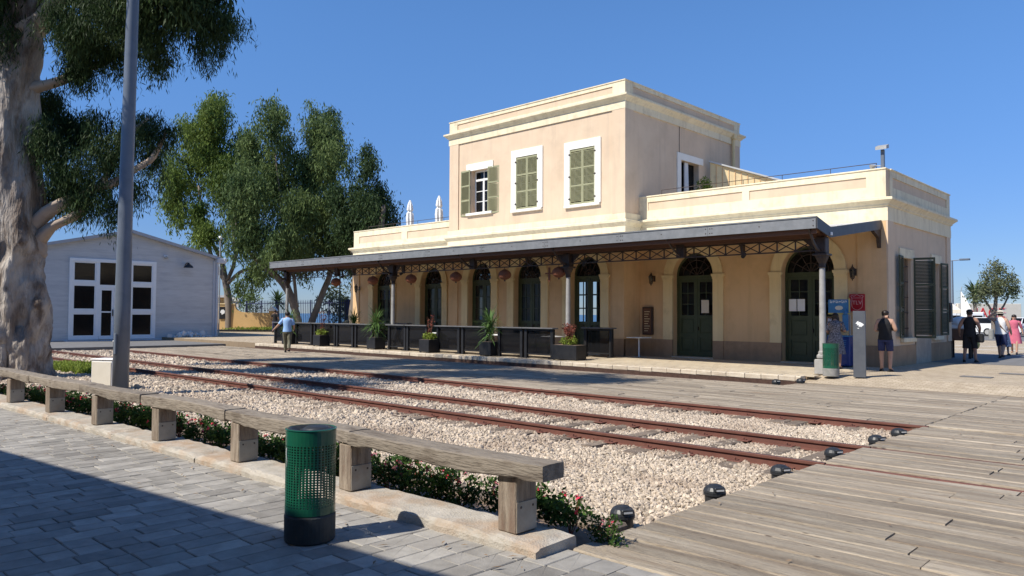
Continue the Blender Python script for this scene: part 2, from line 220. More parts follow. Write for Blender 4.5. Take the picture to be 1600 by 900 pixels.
def settmat():     # small tan paving setts beyond the reach of single pieces
    m = mat('tan_setts', (0.44, 0.36, 0.25), (0.54, 0.45, 0.33), 4, 0.9, stain=(0.36, 0.29, 0.21), stain_scale=0.8, stain_amt=0.5)
    n = m.node_tree; N = n.nodes; b = N['Principled BSDF']; src = b.inputs['Base Color'].links[0].from_socket
    geo = N['Geometry']; br = N.new('ShaderNodeTexBrick'); lk(n, geo.outputs['Position'], br.inputs['Vector'])
    br.inputs['Scale'].default_value = 1; br.inputs['Brick Width'].default_value = 0.2; br.inputs['Row Height'].default_value = 0.1; br.inputs['Mortar Size'].default_value = 0.006
    br.inputs['Color1'].default_value = (1, 1, 1, 1); br.inputs['Color2'].default_value = (0.8, 0.78, 0.76, 1); br.inputs['Mortar'].default_value = (0.5, 0.45, 0.4, 1)
    mx = N.new('ShaderNodeMix'); mx.data_type = 'RGBA'; mx.blend_type = 'MULTIPLY'; mx.inputs[0].default_value = 1; lk(n, src, mx.inputs[6]); lk(n, br.outputs[0], mx.inputs[7]); lk(n, mx.outputs[2], b.inputs['Base Color'])
    bp = N.new('ShaderNodeBump'); bp.inputs['Strength'].default_value = 0.6; bp.inputs['Distance'].default_value = 0.01; bp.invert = True
    lk(n, br.outputs['Fac'], bp.inputs['Height']); lk(n, bp.outputs[0], b.inputs['Normal']); return m
M['setts'] = settmat()

# ------------------------------------------------------------------ mesh builder
class MB:
    def __init__(s): s.v = []; s.f = []
    def add(s, vs, fs):
        o = len(s.v); s.v += [tuple(p) for p in vs]; s.f += [tuple(i + o for i in f) for f in fs]; return s
    def box(s, x0, y0, z0, x1, y1, z1):
        return s.add([(x0, y0, z0), (x1, y0, z0), (x1, y1, z0), (x0, y1, z0), (x0, y0, z1), (x1, y0, z1), (x1, y1, z1), (x0, y1, z1)],
                     [(0, 3, 2, 1), (4, 5, 6, 7), (0, 1, 5, 4), (1, 2, 6, 5), (2, 3, 7, 6), (3, 0, 4, 7)])
    def cbox(s, x0, y0, z0, x1, y1, z1, c=0.01):     # chamfered top and sides
        P = []
        for z, d in ((z0, c), (z0 + c, 0), (z1 - c, 0), (z1, c)):
            P += [(x0 + c, y0 + d, z), (x1 - c, y0 + d, z), (x1 - d, y0 + c, z), (x1 - d, y1 - c, z), (x1 - c, y1 - d, z), (x0 + c, y1 - d, z), (x0 + d, y1 - c, z), (x0 + d, y0 + c, z)]
        f = []
        for k in range(3):
            for i in range(8): j = (i + 1) % 8; f.append((k * 8 + i, k * 8 + j, k * 8 + 8 + j, k * 8 + 8 + i))
        f += [tuple(range(24, 32)), tuple(reversed(range(8)))]
        return s.add(P, f)
    def tube(s, pts, rad, n=8, cap=True):
        pts = [Vector(p) for p in pts]; rad = rad if hasattr(rad, '__len__') else [rad] * len(pts)
        V = []; prev = None
        for i, p in enumerate(pts):
            t = (pts[min(i + 1, len(pts) - 1)] - pts[max(i - 1, 0)]).normalized()
            if prev is None: a = t.cross(Vector((0, 0, 1))); a = a if a.length > 1e-3 else Vector((1, 0, 0)); a.normalize()
            else: a = prev - t * prev.dot(t); a.normalize()
            prev = a; b = t.cross(a)
            for k in range(n): V.append(p + (a * math.cos(2 * PI * k / n) + b * math.sin(2 * PI * k / n)) * rad[i])
        f = []
        for i in range(len(pts) - 1):
            for k in range(n): j = (k + 1) % n; f.append((i * n + k, i * n + j, i * n + n + j, i * n + n + k))
        if cap: f += [tuple(reversed(range(n))), tuple(range(len(V) - n, len(V)))]
        return s.add(V, f)
    def lathe(s, prof, cx=0, cy=0, n=20, sq=1.0):
        V = [(cx + r * math.cos(2 * PI * k / n), cy + sq * r * math.sin(2 * PI * k / n), z) for r, z in prof for k in range(n)]; f = []
        for i in range(len(prof) - 1):
            for k in range(n): j = (k + 1) % n; f.append((i * n + k, i * n + j, i * n + n + j, i * n + n + k))
        f += [tuple(reversed(range(n))), tuple(range(len(V) - n, len(V)))]
        return s.add(V, f)
    def prism(s, poly, ax, a0, a1):                   # poly in the other two axes
        def mk(p, a): return {'x': (a, p[0], p[1]), 'y': (p[0], a, p[1]), 'z': (p[0], p[1], a)}[ax]
        n = len(poly); V = [mk(p, a0) for p in poly] + [mk(p, a1) for p in poly]
        return s.add(V, [tuple(range(n)), tuple(reversed(range(n, 2 * n)))] + [(i, i + n, (i + 1) % n + n, (i + 1) % n) for i in range(n)])
    def ring(s, x0, y0, x1, y1, prof):                # moulding round a rectangle; prof = closed list of (out, z)
        V = []
        for d, z in prof: V += [(x0 - d, y0 - d, z), (x1 + d, y0 - d, z), (x1 + d, y1 + d, z), (x0 - d, y1 + d, z)]
        f = []; n = len(prof)
        for i in range(n):
            a = i * 4; b = ((i + 1) % n) * 4
            for k in range(4): j = (k + 1) % 4; f.append((a + k, a + j, b + j, b + k))
        return s.add(V, f)
    def bar(s, a, b, w, d, updir=(0, 0, 1)):
        a = Vector(a); b = Vector(b); t = (b - a).normalized(); u = Vector(updir); u = u - t * u.dot(t)
        if u.length < 1e-3: u = Vector((1, 0, 0)) - t * t.x
        u.normalize(); r = t.cross(u); V = []
        for p in (a, b):
            for su, sr in ((-1, -1), (-1, 1), (1, 1), (1, -1)): V.append(p + u * su * d / 2 + r * sr * w / 2)
        return s.add(V, [(0, 1, 2, 3), (7, 6, 5, 4), (0, 4, 5, 1), (1, 5, 6, 2), (2, 6, 7, 3), (3, 7, 4, 0)])
    def ell(s, c, r, n=10, m=7):
        V = [(c[0], c[1], c[2] - r[2])]
        for i in range(1, m):
            a = -PI / 2 + PI * i / m
            for k in range(n): V.append((c[0] + r[0] * math.cos(a) * math.cos(2 * PI * k / n), c[1] + r[1] * math.cos(a) * math.sin(2 * PI * k / n), c[2] + r[2] * math.sin(a)))
        V.append((c[0], c[1], c[2] + r[2])); f = []
        for k in range(n): f.append((0, 1 + (k + 1) % n, 1 + k)); f.append((len(V) - 1, len(V) - 1 - n + k, len(V) - 1 - n + (k + 1) % n))
        for i in range(m - 2):
            for k in range(n): j = (k + 1) % n; a = 1 + i * n; f.append((a + k, a + j, a + n + j, a + n + k))
        return s.add(V, f)
    def mesh(s, name, smooth=False):
        me = bpy.data.meshes.new(name); me.from_pydata(s.v, [], s.f)
        bm = bmesh.new(); bm.from_mesh(me); bmesh.ops.recalc_face_normals(bm, faces=bm.faces); bm.to_mesh(me); bm.free()
        if smooth: me.polygons.foreach_set('use_smooth', [True] * len(me.polygons))
        return me
    def build(s, name, m, parent=None, smooth=False, loc=None, **k):
        return link(name, s.mesh(name, smooth), m, parent, loc, **k)
def link(name, me, m=None, parent=None, loc=None, rotz=0, scale=None, label=None, kind=None):
    if m is not None and not me.materials: me.materials.append(m)
    o = bpy.data.objects.new(name, me); C.objects.link(o)
    if parent: o.parent = parent
    if loc: o.location = loc
    if rotz: o.rotation_euler[2] = rotz
    if scale: o.scale = scale
    if label: o['label'] = label
    if kind: o['kind'] = kind
    return o
def thing(name, label, cat, loc=(0, 0, 0), rotz=0, group=None):
    o = bpy.data.objects.new(name, None); C.objects.link(o); o.empty_display_size = 0.2
    o.location = loc; o.rotation_euler[2] = rotz; o['label'] = label; o['category'] = cat
    if group: o['group'] = group
    return o
def tag(o, label, cat, group=None):
    o['label'] = label; o['category'] = cat
    if group: o['group'] = group
    return o
def struct(o): o['kind'] = 'structure'; return o
def copy_tree(o, parent=None, label=None, loc=None, rotz=None, group=None):
    kids = [c for c in o.children]
    c = o.copy(); C.objects.link(c); c.parent = parent
    if label: c['label'] = label
    if group: c['group'] = group
    if loc: c.location = loc
    if rotz is not None: c.rotation_euler[2] = rotz
    for k in kids: copy_tree(k, c)
    return c
def fastmesh(name, V, Fq, m, parent=None, smooth=False):      # numpy quads
    me = bpy.data.meshes.new(name); nv = len(V); nf = len(Fq); k = Fq.shape[1]
    me.vertices.add(nv); me.vertices.foreach_set('co', V.astype(np.float32).ravel())
    me.loops.add(nf * k); me.loops.foreach_set('vertex_index', Fq.astype(np.int32).ravel())
    me.polygons.add(nf); me.polygons.foreach_set('loop_start', np.arange(0, nf * k, k, dtype=np.int32))
    me.update(calc_edges=True); me.validate()
    return link(name, me, m, parent)
def textmesh(name, body, size, m, parent, loc, rot, ext=0.002, align='CENTER'):
    cu = bpy.data.curves.new(name, 'FONT'); cu.body = body; cu.size = size; cu.extrude = ext; cu.align_x = align; cu.align_y = 'CENTER'; cu.resolution_u = 3
    t = bpy.data.objects.new(name, cu); C.objects.link(t); bpy.context.view_layer.update()
    me = bpy.data.meshes.new_from_object(t.evaluated_get(bpy.context.evaluated_depsgraph_get())); bpy.data.objects.remove(t); bpy.data.curves.remove(cu)
    me.materials.clear(); o = link(name, me, m, parent, loc); o.rotation_euler = rot; return o

# ================================================================== THE SETTING
def sheet(name, x0, y0, x1, y1, z, m, th=0.0, nx=1, ny=1):
    b = MB()
    if th > 0: b.box(x0, y0, z - th, x1, y1, z)
    else: b.add([(x0, y0, z), (x1, y0, z), (x1, y1, z), (x0, y1, z)], [(0, 1, 2, 3)])
    return struct(b.build(name, m))
sheet('sea', -9000, -3000, 9000, 9000, -3.0, M['sea'])
sheet('ground', -125, -60, 160, 150, -0.35, M['ground'], 2.0)
sheet('yard', -62, -12, -40.0, 26, -0.004, M['plank'] if False else M['asphalt'], 0.2)
prom = struct(MB().box(-80, 19.5, -.3, -8.0, 60, .15).box(-8.0, 20.35, -.3, 60, 60, .15).add([(-8.0, 19.2, -.3), (60, 19.2, -.3), (60, 20.35, -.3), (-8.0, 20.35, -.3), (-8.0, 19.2, .004), (60, 19.2, .004), (60, 20.35, .15), (-8.0, 20.35, .15)], [(4, 5, 6, 7), (0, 1, 5, 4), (3, 0, 4, 7)]).build('promenade', M['setts']))
sheet('road', -14.0, 28.6, 60, 36.0, 0.154, M['asphalt'])
sheet('car_park', -60, 57.5, 90, 149, 0.157, M['asphalt'])
b = MB()
for y in (36.1, 41.0, 46.0): b.box(-11 if y < 40 else -13, y, 0.156, 40, y + 0.14, 0.162)
struct(b.build('painted_line', M['whitepaint']))
pave = sheet('pavement', -60, -14, 30, 4.36, -0.022, M['joint'], 0.2)
grav = sheet('gravel_bed', -40, 4.2, -3.52, 19.2, -0.15, M['gravelbase'], 0.1)
bed = sheet('flower_bed_soil', -20, 4.0, -3.53, 5.1, -0.06, M['soil'], 0.05)

# --- paving stones: courses run away from the walkway, joints staggered
def paver_mesh(lx, ly, seed):
    r = random.Random(seed); b = MB(); c = 0.006; g = 0.0035
    b.cbox(g, g, -0.03, lx - g, ly - g, 0.0, c)
    me = b.mesh('paving_stone'); 
    for v in me.vertices:
        if v.co.z > -0.01: v.co.z += r.uniform(-0.002, 0.002)
    return me
PW = 0.205; LEN = (0.21, 0.31, 0.41)
pm = {(l, k): paver_mesh(PW, l, k) for l in LEN for k in range(3)}
cells = []
x = -19.0
while x < 1.0:
    y = -1.2 - rnd.uniform(0, 0.4)
    while y < 4.34:
        l = rnd.choice(LEN)
        if y + l > 4.34: l = 4.34 - y
        if l > 0.06: cells.append((x, y, l))
        y += l
    x += PW
def inview(x, y, z=0, m=0.0):
    v = Vector((x, y, z - EYE)); d = v.dot(fwd)
    if d < 0.5: return False
    return abs(v.dot(right) / d) < 800 / F_PX + m and abs(v.dot(up) / d) < 450 / F_PX + m
kerb_y = lambda x: 4.0 + 0.033 * (x + 3.6)
vis = sorted([c for c in cells if inview(c[0], c[1] + c[2] / 2) and c[1] < kerb_y(c[0]) + 0.02], key=lambda c: c[0] ** 2 + c[1] ** 2)[:298]
vset = set(vis); rest = MB()
for c in cells:
    x, y, l = c
    if c in vset:
        key = min(LEN, key=lambda q: abs(q - l)); me = pm[(key, rnd.randrange(3))]
        o = link('paving_stone', me, M['paver'], pave, (x, y, rnd.uniform(-0.003, 0.003)), scale=(1, l / key, 1))
        o.rotation_euler = (rnd.uniform(-.006, .006), rnd.uniform(-.006, .006), 0)
    elif x > -19.0 and not (y > 4.1 and x < -3.6): 
        z = rnd.uniform(-0.003, 0.003); rest.box(x + .004, y + .004, -0.03, x + PW - .004, y + l - .004, z)
rest.build('paving_stones', M['paver_i'], pave, kind='stuff')

# --- boardwalk planks
def plank_mesh(L, wd, seed):
    r = random.Random(seed); n = 5; V = []; F = []
    c = 0.012
    for i in range(n + 1):
        x = L * i / n; a = r.uniform(-.006, .006); bb = r.uniform(-.006, .006); h = r.uniform(-.004, .003)
        e = 0.0
        V += [(x, a, -0.09), (x, a, -c), (x, a + c, h), (x, wd * .5, h + r.uniform(-.002, .003)), (x, wd - c + bb, h), (x, wd + bb, -c), (x, wd + bb, -0.09)]
    for i in range(n):
        for k in range(6): F.append((i * 7 + k, i * 7 + 7 + k, i * 7 + 8 + k, i * 7 + 1 + k))
    F += [tuple(range(7)), tuple(reversed(range(n * 7, n * 7 + 7)))]
    return MB().add(V, F).mesh('plank')
PL = 3.0; planks = [plank_mesh(PL, 0.26, k) for k in range(6)]
def deck(parent, x0, x1, intervals, minl=2.2, maxl=4.2, ramp=None, limit=9999, mm='plank'):
    n = 0
    for (y0, y1, a, b_) in intervals:
        xs0 = x0 if a is None else a; xs1 = x1 if b_ is None else b_
        rows = max(1, round((y1 - y0) / 0.265)); pw = (y1 - y0) / rows
        for r in range(rows):
            y = y0 + r * pw; x = xs0 - rnd.uniform(0, 0.03)
            first = True
            while x < xs1 - 0.05:
                L = rnd.uniform(minl, maxl) * (0.6 if first and rnd.random() < .5 else 1); first = False
                if xs1 - (x + L) < 0.7: L = xs1 - x
                g = rnd.uniform(0.006, 0.016)
                o = link('plank', planks[rnd.randrange(6)], M[mm], parent, (x, y + 0.004, rnd.uniform(-0.006, 0.004)), scale=((L - g) / PL, (pw - 0.013 + rnd.uniform(-.005, .004)) / 0.26, 1))
                o.rotation_euler = (rnd.uniform(-.008, .008), 0, 0)
                if ramp and y > ramp: t = min(1, (y - ramp) / (19.2 - ramp)); o.location.z += 0.14 * t; o.rotation_euler[0] = 0.13
                x += L; n += 1
    return n
bw = sheet('boardwalk', -3.5, 4.36, 7, 19.2, -0.105, M['soil'], 0.05)
n1 = deck(bw, -3.5, 6.5, [(4.36, 8.86, None, None), (9.03, 10.38, None, None), (10.55, 12.97, None, None), (13.14, 19.2, None, None)])
bw2 = struct(MB().box(-38, 13.12, -.147, -3.51, 18.62, -.107).box(-8.05, 18.6201, -.147, -3.51, 19.2, -.107).build('boardwalk_between_tracks', M['soil']))
n2 = deck(bw2, -37.5, -3.52, [(13.14, 18.14, None, None), (18.15, 19.2, -8.0, None)], 2.4, 4.4)
print('planks', n1, n2)

# --- tracks
def rail_profile(): return [(-.065, -.14), (.065, -.14), (.065, -.128), (.012, -.115), (.009, -.045), (.034, -.035), (.036, -.006), (.028, 0), (-.028, 0), (-.036, -.006), (-.034, -.035), (-.009, -.045), (-.012, -.115), (-.065, -.128)]
def track(name, label, rails, x0, x1, sl0, sl1, seed):
    r = random.Random(seed)
    t = thing(name, label, 'railway track', (0, 0, 0))
    sm = []
    for k in range(3):
        b = MB(); b.cbox(-.12, sl0, -.26, .12, sl1, -.112, .012); me = b.mesh('sleeper')
        for v in me.vertices: v.co.x += r.uniform(-.012, .012)
        sm.append(me)
    b = MB(); b.cbox(-.09, -.15, -.118, .09, .15, -.100, .005)
    for s in (-1, 1): b.cbox(-.035, s * .075 - .03, -.10, .035, s * .075 + .03, -.088, .006); b.lathe([(.016, -.10), (.016, -.066), (.008, -.062)], 0, s * .1, 6)
    clip = b.mesh('rail_fixing')
    for ya in rails:
        link('rail', MB().prism([(ya + p, z) for p, z in rail_profile()], 'x', x0, -3.46).mesh('rail'), M['rust'], t)
        if x1[0] > 0: link('rail', MB().prism([(ya + p, z - .012) for p, z in rail_profile()], 'x', -3.45, x1[0]).mesh('rail'), M['rust'], t, label='length of rail sunk flush between the boardwalk planks')
        MB().box(x0, ya - .024, -.001, -3.47, ya + .024, .0015).build('rail_head', M['railtop'], t)
    x = min(x1[0], -3.55) - .35
    pts = []
    while x > x0 + .3:
        o = link('sleeper', sm[r.randrange(3)], M['sleeper'], t, (x, r.uniform(-.06, .06), 0)); o.rotation_euler[2] = r.uniform(-.02, .02)
        pts.append(x)
        for ya in rails: link('rail_fixing', clip, M['rust'], t, (x, ya, 0))
        x -= 0.64 + r.uniform(-.04, .04)
    return pts
sx1 = track('railway_track', 'rusty track of two rails nearest the timber bench, over gravel', [8.94, 10.46], -44, [6.4, 6.4], 8.38, 11.02, 1)
sx2 = track('railway_rail', 'rusty rail along the near edge of the boardwalk strip between tracks', [13.05], -37.2, [-3.4], 12.52, 13.3, 2)
t = thing('railway_rail', 'rusty rail sunk beside the limestone kerb of the platform', 'railway track')
link('rail', MB().prism([(18.34 + p, z - .02) for p, z in rail_profile()], 'x', -37, -8.05).mesh('rail'), M['rust'], t)
for k in range(18): b = MB(); b.cbox(-.06, -.1, -.16, .06, .1, -.1, .008); b.build('rail_chair', M['rust'], t, loc=(-36.5 + k * 1.62, 18.34, 0))

struct(MB().box(-37, 18.16, -.2, -8.06, 19.2, -.085).build('rail_recess', M['flange']))  # recess floor, its shade painted in by the dark earth colour
# --- gravel stones (nobody could count them)
pts = []
def sprinkle(x0, x1, y0, y1, dens, r0):
    n = int((x1 - x0) * (y1 - y0) * dens); rr = np.random.RandomState(int(-x0 * 10) + int(y0 * 7))
    P = np.stack([rr.uniform(x0, x1, n), rr.uniform(y0, y1, n), rr.uniform(-.155, -.125, n), r0 * rr.lognormal(0, .3, n)], 1)
    return P
A = [sprinkle(-6.5, -3.55, 4.9, 12.98, 2000, .0165), sprinkle(-10, -6.5, 4.9, 12.98, 1400, .019), sprinkle(-18, -10, 4.7, 12.98, 650, .026), sprinkle(-26, -18, 4.6, 12.98, 420, .032), sprinkle(-39, -26, 4.6, 12.98, 190, .045), sprinkle(-36, -8.1, 18.98, 19.18, 8, .02)]
P = np.concatenate(A)
keep = np.ones(len(P), bool); rr = np.random.RandomState(5)
for sx in sx1: keep &= ~((abs(P[:, 0] - sx) < .11) & (P[:, 1] > 8.42) & (P[:, 1] < 10.98) & (rr.rand(len(P)) < np.where((P[:, 1] > 9.1) & (P[:, 1] < 10.3), .45, .85)))
for sx in sx2: keep &= ~((abs(P[:, 0] - sx) < .11) & (P[:, 1] > 12.55) & (rr.rand(len(P)) < .85))
for ya in (8.94, 10.46, 13.05): keep &= ~(abs(P[:, 1] - ya) < .07)
P = P[keep]
mh = (np.sin(P[:, 0] * 1.7 + P[:, 1] * 1.1) + np.sin(P[:, 0] * .6 - P[:, 1] * 2.3)) * .008; P[:, 2] += mh
me = bpy.data.meshes.new('gravel_stones'); me.vertices.add(len(P)); me.vertices.foreach_set('co', P[:, :3].astype(np.float32).ravel())
at = me.attributes.new('size', 'FLOAT', 'POINT'); at.data.foreach_set('value', P[:, 3].astype(np.float32))
go = link('gravel_stones', me, M['stone'], kind='stuff'); tag(go, 'pale crushed stone ballast spread between the rails and the bench', 'gravel')
ng = bpy.data.node_groups.new('stones', 'GeometryNodeTree')
ng.interface.new_socket('Geometry', in_out='INPUT', socket_type='NodeSocketGeometry'); ng.interface.new_socket('Geometry', in_out='OUTPUT', socket_type='NodeSocketGeometry')
GN = ng.nodes; gi = GN.new('NodeGroupInput'); gout = GN.new('NodeGroupOutput')
ji = GN.new('GeometryNodeGeometryToInstance')
for k in range(5):
    ic = GN.new('GeometryNodeMeshIcoSphere'); ic.inputs['Radius'].default_value = 1; ic.inputs['Subdivisions'].default_value = 2 if k else 2
    sp = GN.new('GeometryNodeSetPosition'); nz = GN.new('ShaderNodeTexNoise'); nz.noise_dimensions = '4D'; nz.inputs['W'].default_value = k * 9.1; nz.inputs['Scale'].default_value = .9
    sb = GN.new('ShaderNodeVectorMath'); sb.operation = 'SUBTRACT'; sb.inputs[1].default_value = (.5, .5, .5); sc = GN.new('ShaderNodeVectorMath'); sc.operation = 'SCALE'; sc.inputs['Scale'].default_value = 1.9
    ng.links.new(nz.outputs['Color'], sb.inputs[0]); ng.links.new(sb.outputs[0], sc.inputs[0]); ng.links.new(sc.outputs[0], sp.inputs['Offset']); ng.links.new(ic.outputs['Mesh'], sp.inputs['Geometry'])
    ng.links.new(sp.outputs[0], ji.inputs[0])
ip = GN.new('GeometryNodeInstanceOnPoints'); ip.inputs['Pick Instance'].default_value = True
ng.links.new(gi.outputs[0], ip.inputs['Points']); ng.links.new(ji.outputs[0], ip.inputs['Instance'])
ri = GN.new('FunctionNodeRandomValue'); ri.data_type = 'INT'; ri.inputs[4].default_value = 0; ri.inputs[5].default_value = 4; ng.links.new(ri.outputs[2], ip.inputs['Instance Index'])
rv = GN.new('FunctionNodeRandomValue'); rv.data_type = 'FLOAT_VECTOR'; rv.inputs[1].default_value = (6.28, 6.28, 6.28); ng.links.new(rv.outputs[0], ip.inputs['Rotation'])
na = GN.new('GeometryNodeInputNamedAttribute'); na.data_type = 'FLOAT'; na.inputs['Name'].default_value = 'size'
r2 = GN.new('FunctionNodeRandomValue'); r2.data_type = 'FLOAT_VECTOR'; r2.inputs[0].default_value = (.8, .65, .5); r2.inputs[1].default_value = (1.3, 1.1, .85)
vs = GN.new('ShaderNodeVectorMath'); vs.operation = 'SCALE'; ng.links.new(r2.outputs[0], vs.inputs[0]); ng.links.new(na.outputs[0], vs.inputs['Scale']); ng.links.new(vs.outputs[0], ip.inputs['Scale'])
smt = GN.new('GeometryNodeSetMaterial'); smt.inputs['Material'].default_value = M['stone']; ng.links.new(ip.outputs[0], smt.inputs[0]); ng.links.new(smt.outputs[0], gout.inputs[0])
go.modifiers.new('stones', 'NODES').node_group = ng
print('stones', len(P))

# --- limestone platform kerb, stone by stone
kb = struct(MB().box(-36.2, 19.205, -.2, -8.02, 19.5, .018).build('platform_kerb', M['flange']))  # backing in the same dark colour, painting shade below the kerb stones
x = -36.2; km = []
for k in range(4):
    b = MB(); b.cbox(0, 0, .022, 1, .30, .15, .014); me = b.mesh('kerb_stone'); r = random.Random(k)
    for v in me.vertices: v.co.y += r.uniform(-.008, .008); v.co.z += r.uniform(-.004, .004)
    km.append(me)
while x < -8.1:
    L = rnd.uniform(.42, .56); L = min(L, -8.02 - x)
    link('kerb_stone', km[rnd.randrange(4)], M['limestone'], kb, (x, 19.2 + rnd.uniform(-.006, .006), rnd.uniform(-.004, .004)), scale=(L - .01, 1, 1)); x += L
# paving flags on the platform and the promenade nearest the camera
fm = []
for k in range(3):
    b = MB(); b.cbox(0, 0, -.02, 1, 1, .012, .004); fm.append(b.mesh('paving_flag'))
cnt = 0
for (xa, xb, ya, yb, sx, sy) in ((-16.2, -8.0, 19.5, 24.35, .42, .42),):
    i = 0; y = ya
    while y < yb - .1:
        x = xa - (i % 2) * .21
        while x < xb - .1:
            if cnt < 285 and (x > -7.5 or y < 24.0):
                link('paving_flag', fm[rnd.randrange(3)], M['flagstone'], prom, (x + .004, y + .004, .15 + rnd.uniform(-.002, .002)), scale=(sx - .008, sy - .008, 1)); cnt += 1
            x += sx
        y += sy; i += 1
for (x, y) in ((-4.6, 22.4), (-4.1, 24.3)):
    bmk = struct(MB().box(x - .55, y - .2, .158, x + .15, y + .2, .1665).build('drain_cover', M['asphalt']))

# --- flower bed edging timbers
ed = struct(MB().box(-19, 5.08, -.2, -3.6, 5.24, -.07).build('bed_edging', M['soil']))
x = -3.62
while x > -18:
    L = rnd.uniform(2.2, 2.8); b = MB(); b.cbox(0, 0, -.14, L - .03, .24, -.01, .02); b.build('edging_timber', M['sleeper'], ed, loc=(x - L, 5.04 + rnd.uniform(-.02, .02), 0)); x -= L

# --- weeds by the old tree
def blades(n, cx, cy, rx, ry, z, h, seed):
    r = np.random.RandomState(seed); a = r.uniform(0, 2 * PI, n); rad = np.sqrt(r.rand(n)); px = cx + rx * rad * np.cos(a); py = cy + ry * rad * np.sin(a)
    th = r.uniform(0, 2 * PI, n); hh = h * r.uniform(.4, 1, n); wv = .012 + .02 * r.rand(n); dx = np.cos(th) * wv; dy = np.sin(th) * wv; lx = r.normal(0, .5, n) * hh; ly = r.normal(0, .5, n) * hh; z0 = np.full(n, z)
    V = np.stack([np.stack([px - dx, py - dy, z0], 1), np.stack([px + dx, py + dy, z0], 1), np.stack([px + lx + dx * .4, py + ly + dy * .4, z0 + hh], 1), np.stack([px + lx - dx * .4, py + ly - dy * .4, z0 + hh], 1)], 1).reshape(-1, 3)
    return V, np.arange(4 * n).reshape(-1, 4)
V, Fq = blades(3500, -26.5, 8.2, 2.6, .9, -.14, .22, 3)
tag(fastmesh('weeds', V, Fq, M['limeleaf']), 'low green weeds growing on gravel behind the big trunk', 'weeds')['kind'] = 'stuff'

g_ = np.random.RandomState(12); n_ = 560
px_ = g_.uniform(-26, -1.0, n_); py_ = g_.uniform(4.5, 19, n_); k_ = (g_.rand(n_) < .16); px_[k_] = g_.uniform(-14, -3, k_.sum()); py_[k_] = 3.95 - np.abs(g_.normal(0, .5, k_.sum()))
zz_ = np.where((px_ < -3.6) & (py_ > 5.2) & (py_ < 13.0), -.105, .012) + g_.uniform(0, .008, n_); ok_ = ~((py_ > 3.9) & (py_ < 5.2) & (px_ < -3.3)) & ~((py_ > 18.1) & (px_ < -8)); px_, py_, zz_ = px_[ok_], py_[ok_], zz_[ok_]; n_ = len(px_)
th_ = g_.uniform(0, 6.28, n_); ll_ = g_.uniform(.05, .11, n_); ww_ = ll_ * .2; cx_, sx__ = np.cos(th_), np.sin(th_)
V = np.stack([np.stack([px_, py_, zz_], 1), np.stack([px_ + cx_ * ll_ * .5 - sx__ * ww_ * .5, py_ + sx__ * ll_ * .5 + cx_ * ww_ * .5, zz_ + .006], 1), np.stack([px_ + cx_ * ll_, py_ + sx__ * ll_, zz_ + .002], 1), np.stack([px_ + cx_ * ll_ * .5 + sx__ * ww_ * .5, py_ + sx__ * ll_ * .5 - cx_ * ww_ * .5, zz_ + .004], 1)], 1).reshape(-1, 3)
o = fastmesh('fallen_leaves', V, np.arange(4 * n_).reshape(-1, 4), M['dryleaf']); o['kind'] = 'stuff'; tag(o, 'dry brown eucalyptus leaves scattered over boards, gravel and paving', 'fallen leaves')
# --- building at the camera's back whose eave shades the pavement
nb = thing('shop_building', 'long plain building whose roof edge throws the foreground shadow', 'building', (-7.1, -2.0, 0), math.atan(.115))
MB().box(-38, -9, -.1, 22, -.9, 5.6).build('wall', M['wall'], nb)
MB().box(-38.6, -9.6, 5.6, 22.6, 0, 5.98).build('roof', M['shedroof'], nb)
for k in range(9): MB().box(-34 + k * 6, -.93, .1, -32 + k * 6, -.86, 2.6).build('shop_door', M['darkglass'], nb)

# ================================================================== STATION BUILDING
BX0, BX1, BY0, BY1 = -35.25, -7.57, 24.5, 31.5       # ground-floor wings
TX0, TX1, TY0, TY1 = -26.24, -16.46, 23.5, 32.6      # central block, upper storey
TZ = 0.15
st = thing('station_building', 'sand coloured two storey station house with cream cornices and green arched doors', 'building', ((BX0 + BX1) / 2, BY0, 0))
def up_(o):      # parts are modelled in world coordinates
    o.matrix_parent_inverse = Matrix.Translation(-Vector(st.location)); return o
def sp(b, name, m, parent=None, **k):
    o = b.build(name, m, parent or st, **k)
    if parent is None: o.matrix_parent_inverse = Matrix.Translation(-Vector(st.location))
    return o
doors = [  # x0, x1, wall plane, spring height
    (-33.42, -31.86, BY0, 3.18), (-29.48, -27.85, BY0, 3.18), (-24.97, -23.47, TY0, 3.22), (-22.13, -20.58, TY0, 3.22), (-19.06, -17.55, TY0, 3.22), (-15.0, -13.36, BY0, 3.15), (-10.86, -9.13, BY0, 3.13)]
def arched_wall(x0, x1, yf, th, z0, z1, ops, b):
    n = 16; cur = x0
    for (a, c, spz) in sorted(ops):
        b.box(cur, yf, z0, a, yf + th, z1); cur = c
        cx = (a + c) / 2; r = (c - a) / 2; pts = [(cx - r * math.cos(PI * i / n), spz + r * math.sin(PI * i / n)) for i in range(n + 1)]
        V = []; 
        for (px, pz) in pts: V += [(px, yf, pz), (px, yf, z1), (px, yf + th, pz), (px, yf + th, z1)]
        Fc = []
        for i in range(n):
            o = i * 4; Fc += [(o, o + 4, o + 5, o + 1), (o + 2, o + 3, o + 7, o + 6), (o, o + 2, o + 6, o + 4)]
        b.add(V, Fc)
    b.box(cur, yf, z0, x1, yf + th, z1)
    return b
T = .45; ZW = 4.9
ops = lambda lo, hi: [(a, c, s) for a, c, y, s in doors if lo < a < hi]
DZ = 0.80
